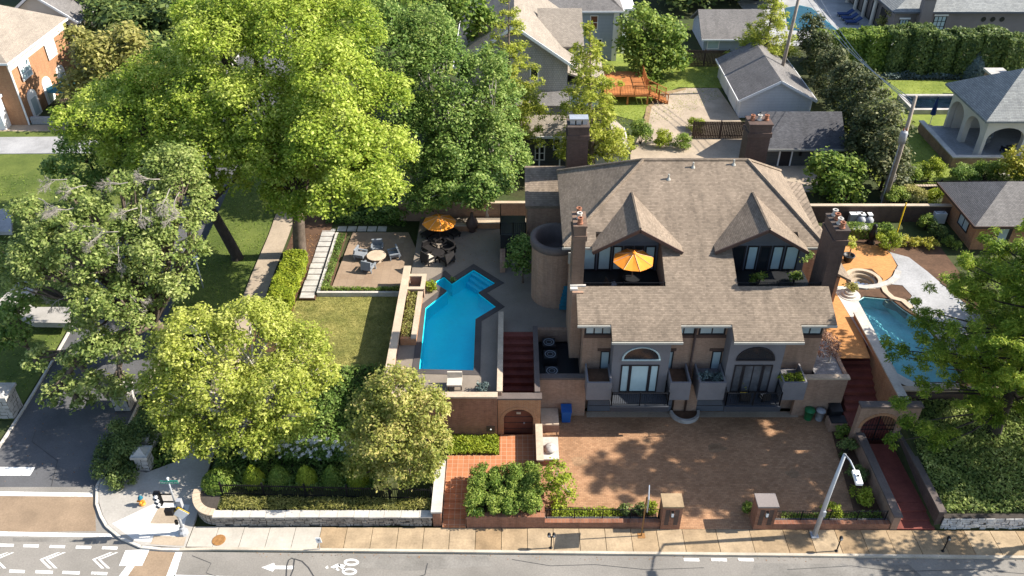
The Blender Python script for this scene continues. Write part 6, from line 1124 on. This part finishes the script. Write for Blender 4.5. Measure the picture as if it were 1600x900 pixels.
tree('small_round_tree', 'dense rounded tree turning yellow at the brick wall corner', (-5.9, 32.6, 1.0), PL(32.8, [(620, 610, 48, .6), (580, 640, 44, .2), (665, 635, 42, .3), (610, 670, 58, -.4), (665, 690, 46, -.6), (570, 690, 40, -.4), (620, 730, 42, -1), (560, 730, 26, -.8), (655, 725, 38, -1)]), 'leaf_autumn', .2, .085, .55, .75, 62, 'bark', .5, subk=1.6, subr=(.18, .34))
# white pine at the right
rng = np.random.default_rng(70); L = []; t = thing('pine_tree', 'tall white pine with layered green boughs beside the right hand pool', 'tree', (28.6, 35.2, 1.9)); b = B(); b.tube([(28.6, 35.2, 1.6), (28.6, 35.2, 2.6), (28.5, 35.4, 9), (28.4, 35.6, 17.5)], [.45, .34, .25, .05], 9)
for k in range(17):
    zz = 4.2+.82*k; rad = 5.9*min(1, (18-k)/9.5)**.85*(.8 if k < 3 else 1); m = 5 if k < 12 else 4
    for j in range(m):
        a = 6.283*(j+rng.random()*.7)/m+k*.9; rr = rad*rng.uniform(.62, 1.08); c = Vector((28.55, 35.3, zz)); e = c+Vector((rr*math.cos(a), rr*math.sin(a)*.85, rr*.1+rng.uniform(-.3, .3)))
        b.tube([tuple(c), tuple((c+e)/2+Vector((0, 0, -.04*rr))), tuple(e)], [.07, .05, .02], 5)
        for q, s in ((.42, .15), (.68, .19), (.95, .17)): p = c.lerp(e, q); L.append((p.x, p.y, p.z+.1, rr*s+.2, rr*s+.2, .3+.03*rr))
for px, py, y_, r_ in ((1395, 545, 36.5, .9), (1420, 560, 36, 1.1), (1400, 620, 34.5, .9), (1440, 610, 35, 1.1), (1430, 660, 34, 1.1), (1480, 690, 33.5, 1.2), (1400, 690, 33.5, .7), (1450, 500, 37, 1.1), (1430, 480, 38, .9), (1510, 420, 38.5, 1.3), (1560, 400, 38.5, 1.2)):
    p = D(px, py, y_); L.append((*p, r_, r_, r_*.5)); b.tube([(28.55, 35.3, max(3.5, p[2]-.5)), ((28.55+p[0])/2, (35.3+p[1])/2, p[2]-.1), p], [.08, .05, .02], 5)
P, N, V, _ = blob_leaves(L, .105, .28, 1.35, rng, .5, (.3, .48), .85, 2.2, -.9); build('trunk', b, 'bark_dark', t, True); leaf_mesh('crown', P, N, V, .105, .28, rng, 'leaf_pine', t)
tree('shade_tree', 'leafy tree standing behind the white pine at the right edge', (33.5, 41, 3.1), [(34, 41, 9, 3, 3, 3), (36.5, 40, 12, 3.4, 3.2, 3), (33.5, 42, 12.5, 2.4, 2.4, 2.2), (37, 43, 8, 3, 3, 3)], 'leaf_mid', .3, .18, .6, .7, 72)
tree('shade_tree', 'tree beyond the right edge whose shade crosses the pavement', (37, 31.8, 1.2), [(37, 32.5, 8, 3.2, 2.2, 2.6), (39.5, 33.4, 11, 3, 2.6, 2.6), (36, 33.5, 11, 2.5, 2, 2.2), (38, 34, 14.5, 3.2, 2.4, 2.2), (36, 34.5, 16.5, 2.4, 2.2, 1.8)], 'leaf_mid', .3, .17, .6, .42, 73, shell=.1)
tree('street_tree', 'street tree beyond the right edge overhanging the kerb', (31.5, 28.7, .1), [(31.8, 28.0, 6.4, 2.0, 1.6, 1.5), (34, 28.2, 7.6, 2.4, 1.8, 1.8), (32.5, 27, 8.0, 1.8, 1.6, 1.5), (33.5, 29.2, 10.5, 1.8, 1.3, 1.5), (35, 29.4, 8.8, 1.8, 1.3, 1.5)], 'leaf_mid', .18, .15, .6, .4, 74, shell=.15)
tree('garden_tree', 'pale green tree right of the house beside the dark shed', (25.3, 61.6, 3.1), PL(61.6, [(1290, 255, 28), (1325, 265, 30), (1300, 290, 34, -1), (1335, 300, 22, -1), (1310, 320, 22, -1.5), (1275, 275, 22)]), 'leaf_mid', .18, .16, .6, .9, 75)
tree('garden_tree', 'bright shrub tree at the right edge below the pavilion', (43.6, 62.9, 3.1), PL(62.9, [(1590, 245, 22), (1575, 260, 18), (1605, 265, 22)]), 'leaf_yellow', .12, .14, .6, .9, 76)
tree('garden_tree', 'dark green tree at the left edge beside the grey walk', (-31.9, 42.5, 1.1), PL(42.5, [(15, 500, 34), (30, 475, 24), (0, 530, 26), (30, 525, 20)]), 'leaf_dark', .14, .14, .6, .95, 77)
tree('garden_tree', 'slender bright tree behind the left driveway railing', (2.6, 31.4, .15), PL(31.4, [(868, 735, 20), (880, 755, 20), (862, 765, 18), (872, 785, 20), (890, 775, 13), (855, 745, 10)]), 'leaf_bright', .05, .075, .6, .7, 78, 'bark_pale', .2, group=None)
tree('myrtle_tree', 'pinkish brown small tree over the pebble bed by the stairs', (20.0, 40.0, 3.2), PL(40, [(1296, 535, 17), (1288, 548, 14), (1302, 550, 12), (1290, 525, 10)]), 'leaf_pink', .05, .06, .5, .38, 79, 'bark_pale', .2)
tree('terrace_tree', 'small dark green tree on the terrace beside the brick turret', (.75, 48.6, 3.2), PL(48.4, [(815, 392, 26), (805, 410, 18), (828, 405, 20), (818, 420, 16), (832, 385, 14)]), 'leaf_dark', .07, .09, .55, .9, 80, 'bark', .3)
# background woods
for i, (px, y, zc, r) in enumerate(((1080, 112, 8, 5), (1135, 118, 8, 5.5), (1190, 114, 8, 5), (1065, 125, 9, 5), (260, 105, 9, 6), (330, 112, 9, 6), (520, 110, 10, 6), (620, 118, 10, 6), (100, 118, 10, 6), (720, 122, 9, 6), (245, 88, 7, 4.2), (285, 82, 6.5, 3.6), (200, 96, 8, 4.5))):
    x = (px-800)/FPX*(y*CT+(HC-zc)*ST); tree('background_tree', ['dark tree behind the far garage', 'dark tree right of the far garage tree', 'dark tree left of the teal pool', 'far dark tree behind the round tree', 'dark tree behind the maple at top left', 'dark tree above the left of the maple', 'dark tree above the maple crown', 'dark tree at the top centre', 'dark tree behind the white house', 'dark tree behind the blue house', 'dark tree filling the gap left of the maple', 'dark tree between the olive tree and the maple', 'dark tree above the olive tree'][i], (x, y, 3.0), [(x, y, zc, r, r, r*.8), (x+r*.6, y+1, zc+2.5, r*.7, r*.7, r*.6), (x-r*.6, y-1, zc+1.5, r*.75, r*.75, r*.6), (x, y-1, zc-2.5, r*.9, r*.9, r*.6)], 'leaf_hedge', .4, .34, .6, .8, 100+i, 'bark_dark', group='dark background trees')
# =================================================================== HEDGES AND SHRUBS
for i in range(9):
    x = 34.6+2.35*i; h_ = 4.6+.35*math.sin(i*2.1) if i > 2 else 3.7+.3*i; clipped('hedge_tree', ['leftmost', 'second', 'third', 'fourth', 'fifth', 'sixth', 'seventh', 'eighth', 'ninth'][i]+' clump from the left of the tall dark hedge at the back', boxhedge_fn(x-1.2, 88.4-.3*i, x+1.22, 91.2-.3*i, 3.1, 3.1+h_), 5200, 'leaf_hedge' if i > 2 else 'leaf_mid', (x, 90-.3*i, 3.1), 120+i, .15, 'tall hedge behind the right hand lawn', 'hedge')
for i, (px, py, r) in enumerate(((1262, 80, 1.9), (1275, 115, 2.0), (1292, 150, 2.2), (1315, 185, 2.3), (1340, 215, 2.5), (1362, 250, 2.4), (1375, 285, 2.0), (1345, 255, 2.0))):
    x, y = GX(px, py+12, 3.1); tree('magnolia_tree', ['first', 'second', 'third', 'fourth', 'fifth', 'sixth', 'seventh', 'eighth'][i]+' dark magnolia counted from the back along the garden boundary', (x, y, 3.1), [(x, y, 3.1+r*1.2, r, r, r*1.15), (x-.3, y+.3, 3.1+r*2.1, r*.75, r*.75, r*.7), (x+.4, y-.4, 3.1+r*.7, r*.8, r*.8, r*.6)], 'leaf_magnolia', .14, .16, .5, .9, 140+i, 'bark_dark', group='magnolias along the boundary')
x, y = GX(1518, 122, 3.1); clipped('blue_spruce', 'small blue grey spruce before the tall hedge', cone_fn((x, y, 3.1), 1.2, 3.0), 5200, 'leaf_blue', (x, y, 3.1), 1, .11, cat='tree')
x, y = GX(1392, 50, 3.1); shrub('round_shrub', 'pale green round shrub by the slate roofed house', (x, y, 3.1), 2.0, 2.0, 3.0, 'leaf_olive', 151, .14)
clipped('box_hedge', 'bright green clipped hedge beside the garden path', boxhedge_fn(-16.95, 46.2, -15.4, 52.2, 2.3, 3.5), 15000, 'leaf_bright', (-16.2, 49, 2.3), 2, .08, cat='hedge')
for i, px in enumerate((340, 395, 435, 478, 518, 558)):
    x, y = GX(px, 758, 1.0); h_ = 1.35 if i else .9; clipped('cone_shrub', ['low clipped shrub at the left end of the picket fence', 'first clipped cone shrub behind the picket fence', 'second clipped cone shrub behind the fence', 'third clipped cone shrub, the roundest, behind the fence', 'fourth clipped cone shrub behind the picket fence', 'fifth cone shrub half under the yellowing tree'][i], cone_fn((x, y+.3, .95), .62 if i else 1.0, h_), 2600, 'leaf_bright' if i % 2 else 'leaf_mid', (x, y+.3, .95), 10+i, .06, 'clipped shrubs behind the fence')
for i, px in enumerate((400, 455, 500, 535)):
    x, y = GX(px, 735, 1.1); y += .9; z = zg(x, y); t = shrub('hydrangea', ['leftmost', 'second', 'third', 'rightmost'][i]+' white flowering hydrangea below the locust tree', (x, y, z), .9, .8, 1.5, 'leaf_dark', 160+i, .08, .6, 1., 'hydrangeas behind the fence'); rng = np.random.default_rng(170+i); P, N, V, _ = blob_leaves([(x+rng.uniform(-.8, .8), y+rng.uniform(-.75, .3), z+rng.uniform(.7, 1.6), .075, .075, .06) for k in range(34)], .04, .7, .8, rng, .5, (.5, .9)); leaf_mesh('blossom', P, N, V, .045, .7, rng, 'petal_white', t)
x, y = GX(190, 740, .2); shrub('corner_shrub', 'large dark spreading shrub on the street corner', (x, y+.6, .05), 1.9, 1.7, 1.4, 'leaf_hedge', 171, .08, .5, 1., lobes=[(x-.5, y+.1, .6, 1.3, 1.1, .7), (x+.4, y+1.4, .8, 1.4, 1.3, .85), (x-.5, y+2.4, .9, 1.4, 1.3, .85), (x+.7, y+3.2, 1., 1.3, 1.3, .9), (x+.2, y-.7, .5, 1.0, .7, .5), (x-1.1, y+1.2, .6, .9, 1.0, .6)])
for i, (x0, y0, x1, y1, h_, lab) in enumerate(((-2.45, 29.85, -.3, 31.3, 1.15, 'front left clipped block'), (-.35, 29.9, 1.55, 31.2, 1.3, 'front right clipped block'), (-2.3, 31.25, -.2, 32.7, 1.35, 'rear left clipped block'), (-.25, 31.15, 1.5, 32.6, 1.55, 'rear right clipped block'))):
    cx, cy = (x0+x1)/2, (y0+y1)/2; shrub('planter_hedge', lab+' of the dense hedge filling the front brick planter', (cx, cy, .78), 1, 1, h_, 'leaf_mid', 180+i, .06, .55, 1.2, 'clipped hedge in the front planter', 'hedge', [(x0+(x1-x0)*a, y0+(y1-y0)*c, .78+h_*.5, .62, .55, h_*.5) for a in (.22, .75) for c in (.25, .75)], 1.5)
for i, (x, y, r, h_, m, lab) in enumerate(((7.2, 30.5, .4, .8, 'leaf_hedge', 'small dark clipped shrub left of the gate pillar'), (6.4, 30.55, .4, .7, 'leaf_hedge', 'second small dark shrub left of the gate pillar'), (7.85, 30.6, .35, .9, 'leaf_bright', 'yellow green shrub touching the left gate pillar'), (13.3, 30.8, .45, .6, 'leaf_mid', 'small shrub behind the right gate pillar'), (17.8, 30.5, .6, .7, 'leaf_bright', 'yellow green shrub below the street lamp'), (19.9, 31.6, .7, .9, 'leaf_bright', 'bright shrub at the foot of the driveway wall'), (20.1, 33.2, .7, .9, 'leaf_hedge', 'dark shrub along the driveway wall'), (20.2, 35.0, .65, 1., 'leaf_hedge', 'darker shrub higher along the driveway wall'), (20.3, 36.5, .5, .9, 'leaf_mid', 'shrub at the top of the driveway wall bed'))):
    shrub('bed_shrub', lab, (x, y, .15), r, r, h_, m, 200+i, .06, .55)
for i, (px, py, z, r, h_, m, lab, nm) in enumerate(((1385, 390, 3.2, .95, 1.5, 'leaf_bright', 'round bright yellow green shrub on the brick patio', 'round_shrub'), (1415, 383, 3.2, .6, .7, 'leaf_yellow', 'left variegated yellow shrub in the mulch bed', 'hosta'), (1432, 385, 3.2, .6, .7, 'leaf_yellow', 'middle variegated yellow shrub in the mulch bed', 'hosta'), (1450, 386, 3.2, .6, .7, 'leaf_yellow', 'right variegated yellow shrub in the mulch bed', 'hosta'), (1485, 385, 3.2, .7, .7, 'leaf_mid', 'green mound at the corner of the brick building', 'round_shrub'), (1445, 358, 3.2, .7, 1.4, 'leaf_mid', 'leafy shrub left of the white heat pump', 'round_shrub'), (1462, 372, 3.2, .7, 1.2, 'leaf_hedge', 'dark shrub below the white heat pump', 'round_shrub'), (1395, 318, 3.2, 1.1, 1.6, 'leaf_mid', 'shrub against the brick wall by the utility pole', 'round_shrub'), (1420, 315, 3.2, 1.1, 1.5, 'leaf_olive', 'second shrub along the brick wall', 'round_shrub'), (1465, 320, 3.2, 1.2, 1.3, 'leaf_bright', 'bright shrub on the brick wall near the brick building', 'round_shrub'), (1420, 285, 3.1, 1.0, 1.8, 'leaf_mid', 'loose shrub before the sunny lawn edge', 'round_shrub'), (1450, 282, 3.1, 1.1, 2.2, 'leaf_bright', 'airy light shrub before the lawn fence', 'round_shrub'), (1505, 285, 3.1, 1.2, 1.6, 'leaf_dark', 'dark shrub by the pavilion steps', 'round_shrub'), (1535, 282, 3.1, 1.2, 1.8, 'leaf_mid', 'green shrub right of the pavilion steps', 'round_shrub'), (1570, 285, 3.1, 1.4, 2.0, 'leaf_mid', 'green shrub at the right edge by the fence', 'round_shrub'), (1000, 225, 3.1, 1.0, 2.6, 'leaf_mid', 'leafy shrub behind the ridge of the main house', 'round_shrub'), (1035, 228, 3.1, 1.0, 1.6, 'leaf_bright', 'bright shrub behind the house ridge', 'round_shrub'), (1065, 232, 3.1, 1.0, 1.5, 'leaf_mid', 'green shrub behind the house near orange flowers', 'round_shrub'), (975, 230, 3.1, .9, 1.6, 'leaf_bright', 'light shrub beside the small white shed', 'round_shrub'), (1084, 206, 3.1, 1.1, 1.3, 'leaf_bright', 'round green shrub at the edge of the concrete drive', 'round_shrub'), (672, 452, 3.2, .5, .7, 'leaf_bright', 'bright small shrub at the pool planter corner', 'round_shrub'), (755, 612, 3.2, .45, .6, 'leaf_blue', 'blue green potted plant on the terrace corner', 'potted_plant'), (708, 440, 3.2, .22, .4, 'leaf_dark', 'tiny dark plant in the notch of the pool', 'potted_plant'), (1240, 442, 7.3, .5, .8, 'leaf_mid', 'potted plant on the right roof deck', 'potted_plant'), (1185, 443, 7.3, .5, .8, 'leaf_mid', 'leafy pot at the front of the right roof deck', 'potted_plant'), (1250, 415, 7.3, .7, 1.2, 'leaf_dark', 'dark bush in the corner of the right roof deck', 'potted_plant'), (1327, 455, 3.3, .5, .7, 'leaf_olive', 'olive grass plant beside the hot tub', 'potted_plant'), (1158, 606, 2.45, .45, 1.0, 'leaf_yellow', 'yellow potted plant on the right balcony', 'potted_plant'))):
    x, y = GX(px, py, z); shrub(nm, lab, (x, y, z), r, r, h_, m, 220+i, .075 if r > .4 else .05, .55)
clipped('box_hedge', 'dark clipped hedge before the pool equipment', boxhedge_fn(25.0, 54.3, 29.2, 55.2, 3.1, 4.1), 6500, 'leaf_mid', (27, 54.7, 3.1), 4, .07, cat='hedge')
# ground cover
cover('ivy', 'tangled ivy covering the slope above the white stone wall', [(23.7, 30.0), (48, 30.0), (48, 37.2), (23.7, 37.2)], zg, .5, 46000, 'leaf_oak', .09, 1)
cover('liriope', 'yellow green grasses along the top of the stone wall', [(-16.2, 30.2), (-4.5, 30.2), (-4.5, 30.95), (-16.2, 31.1)], lambda x, y: .84, .32, 3800, 'leaf_olive', .11, 2, wid=.2)
cover('ivy_bed', 'green ivy bed under the red brick terrace wall', [(-3.85, 34.6), (-.8, 34.6), (-.8, 36.05), (-3.85, 36.05)], lambda x, y: .58, .28, 3400, 'leaf_bright', .075, 3)
cover('garden_plants', 'low leafy plants under the locust tree', [(-17.5, 31.6), (-7.8, 31.6), (-7.8, 40.5), (-17.5, 40.5)], zg, .55, 15000, 'leaf_dark', .1, 4)
cover('driveway_plants', 'low plants behind the left driveway railing', [(2.2, 30.15), (6.2, 30.15), (6.2, 30.75), (2.2, 30.9)], lambda x, y: .16, .4, 1500, 'leaf_bright', .065, 5)
cover('driveway_plants', 'low plants behind the right driveway railing', [(15, 30.05), (20.6, 30.05), (20.6, 30.6), (15, 30.5)], lambda x, y: .12, .35, 1500, 'leaf_mid', .065, 6)
cover('pool_planting', 'mixed small plants in the bed between wall and pool', [(-7.2, 41.85), (-6.5, 41.85), (-6.5, 46.7), (-7.2, 46.7)], lambda x, y: 3.6, .35, 1200, 'leaf_olive', .065, 7)
cover('patio_planting', 'low edging plants behind the pale patio wall', [(-13.65, 48.2), (-7.8, 48.2), (-7.8, 48.58), (-13.65, 48.58)], lambda x, y: 2.7, .28, 1500, 'leaf_mid', .06, 8)
cover('patio_planting', 'edging plants between stepping stones and patio', [(-13.65, 48.6), (-13.08, 48.6), (-13.08, 55.8), (-13.65, 55.8)], lambda x, y: 2.7, .3, 1600, 'leaf_dark', .06, 9)
cover('back_planting', 'low plants at the foot of the back lawn hedge', [(33.5, 86.2), (52, 86.2), (52, 87.2), (33.5, 87.2)], lambda x, y: 3.14, .6, 2600, 'leaf_blue', .12, 10)
cover('understory', 'shaded undergrowth behind the fire table patio', [(-15, 57.4), (-8.5, 57), (-8.5, 62), (-15, 62)], zg, .7, 5000, 'leaf_dark', .12, 11)
cover('verge_weeds', 'undergrowth between corner shrub and stone piers', [(-23.6, 34.5), (-20.5, 33.8), (-18.8, 38), (-19, 44), (-23.6, 44)], zg, .4, 7000, 'leaf_dark', .1, 12)
cover('drive_shrubs', 'low orange and green border behind the main house', [(8, 60), (16, 60), (16, 63.5), (8, 63.5)], lambda x, y: 3.1, .9, 4500, 'leaf_mid', .11, 13)
cover('right_understory', 'leafy undergrowth beyond the pine at the right edge', [(29, 37.8), (40, 37.8), (40, 46), (33, 50), (29, 41)], lambda x, y: max(3.1, zg(x, y)), 1.0, 7000, 'leaf_mid', .12, 14)
cover('fallen_leaves', 'dry brown leaves scattered on the mulch beds', [(-17.3, 42.2), (-14.5, 42.2), (-14.5, 56), (-17.3, 56)], lambda x, y: max(zg(x, y), zg(-17.4, y), zg(-14.4, y))+.03, .02, 1800, 'litter', .05, 15)
cover('kerb_leaves', 'dry leaves gathered along the front kerb', [(-14, 27.78), (28, 27.35), (28, 27.62), (-14, 28.12)], lambda x, y: .004, .012, 260, 'litter', .035, 16)


def lawn_blades(label, poly, zf, n, mat, size, seed): cover('grass', label, poly, zf, size*.8, n, mat, size, seed, 'grass', .22)
lawn_blades('short grass blades of the dry lawn by the pool wall', [(-15.2, 40.7), (-7.8, 40.7), (-7.8, 48), (-15.2, 48)], lambda x, y: zg(-15.3, y)*(1-(x+15.3)/7.55)+zg(-7.75, y)*((x+15.3)/7.55)+.05, 16000, 'leaf_olive', .05, 31)
lawn_blades('short grass of the sunny lawn at the right', [(31.2, 62.3), (39, 62.3), (42, 66), (40, 72), (39.4, 82), (47, 82), (60, 82), (60, 86), (33.5, 86), (32, 74)], lambda x, y: 3.14, 9000, 'leaf_bright', .08, 32)
lawn_blades('short grass of the back lawn by the wooden deck', [(9, 74), (16, 76), (22, 82), (22, 89), (9, 89)], lambda x, y: 3.14, 5000, 'leaf_bright', .09, 33)
lawn_blades('short grass of the shaded verge by the side street', [(-24, 44), (-19.4, 44), (-19.4, 80), (-24, 80)], lambda x, y: max(zs(y), zg(-24, y), zg(-19.3, y))+.05, 9000, 'leaf_mid', .08, 34)
lawn_blades('short grass of the shaded lawn across the street', [(-60, 40), (-31.6, 40), (-31.6, 66), (-60, 66)], lambda x, y: max(zs(y), zg(-60, y), zg(-31.6, y))+.05, 14000, 'leaf_mid', .1, 35)
cover('patio_leaves', 'fallen leaves scattered on the pool terrace', [(-6.5, 51), (.5, 51), (.5, 57.3), (-6.5, 57.3)], lambda x, y: 3.205, .01, 260, 'litter', .05, 36)
cover('driveway_leaves', 'fallen leaves scattered on the driveway', [(2.5, 30.5), (20, 30.5), (20, 38), (2.5, 38)], lambda x, y: .108, .01, 320, 'litter', .04, 37)
cover('street_leaves', 'fallen leaves scattered on the side street', [(-31, 33), (-24.3, 33), (-24.3, 60), (-31, 60)], lambda x, y: zs(y)+.005, .01, 400, 'litter', .05, 38)
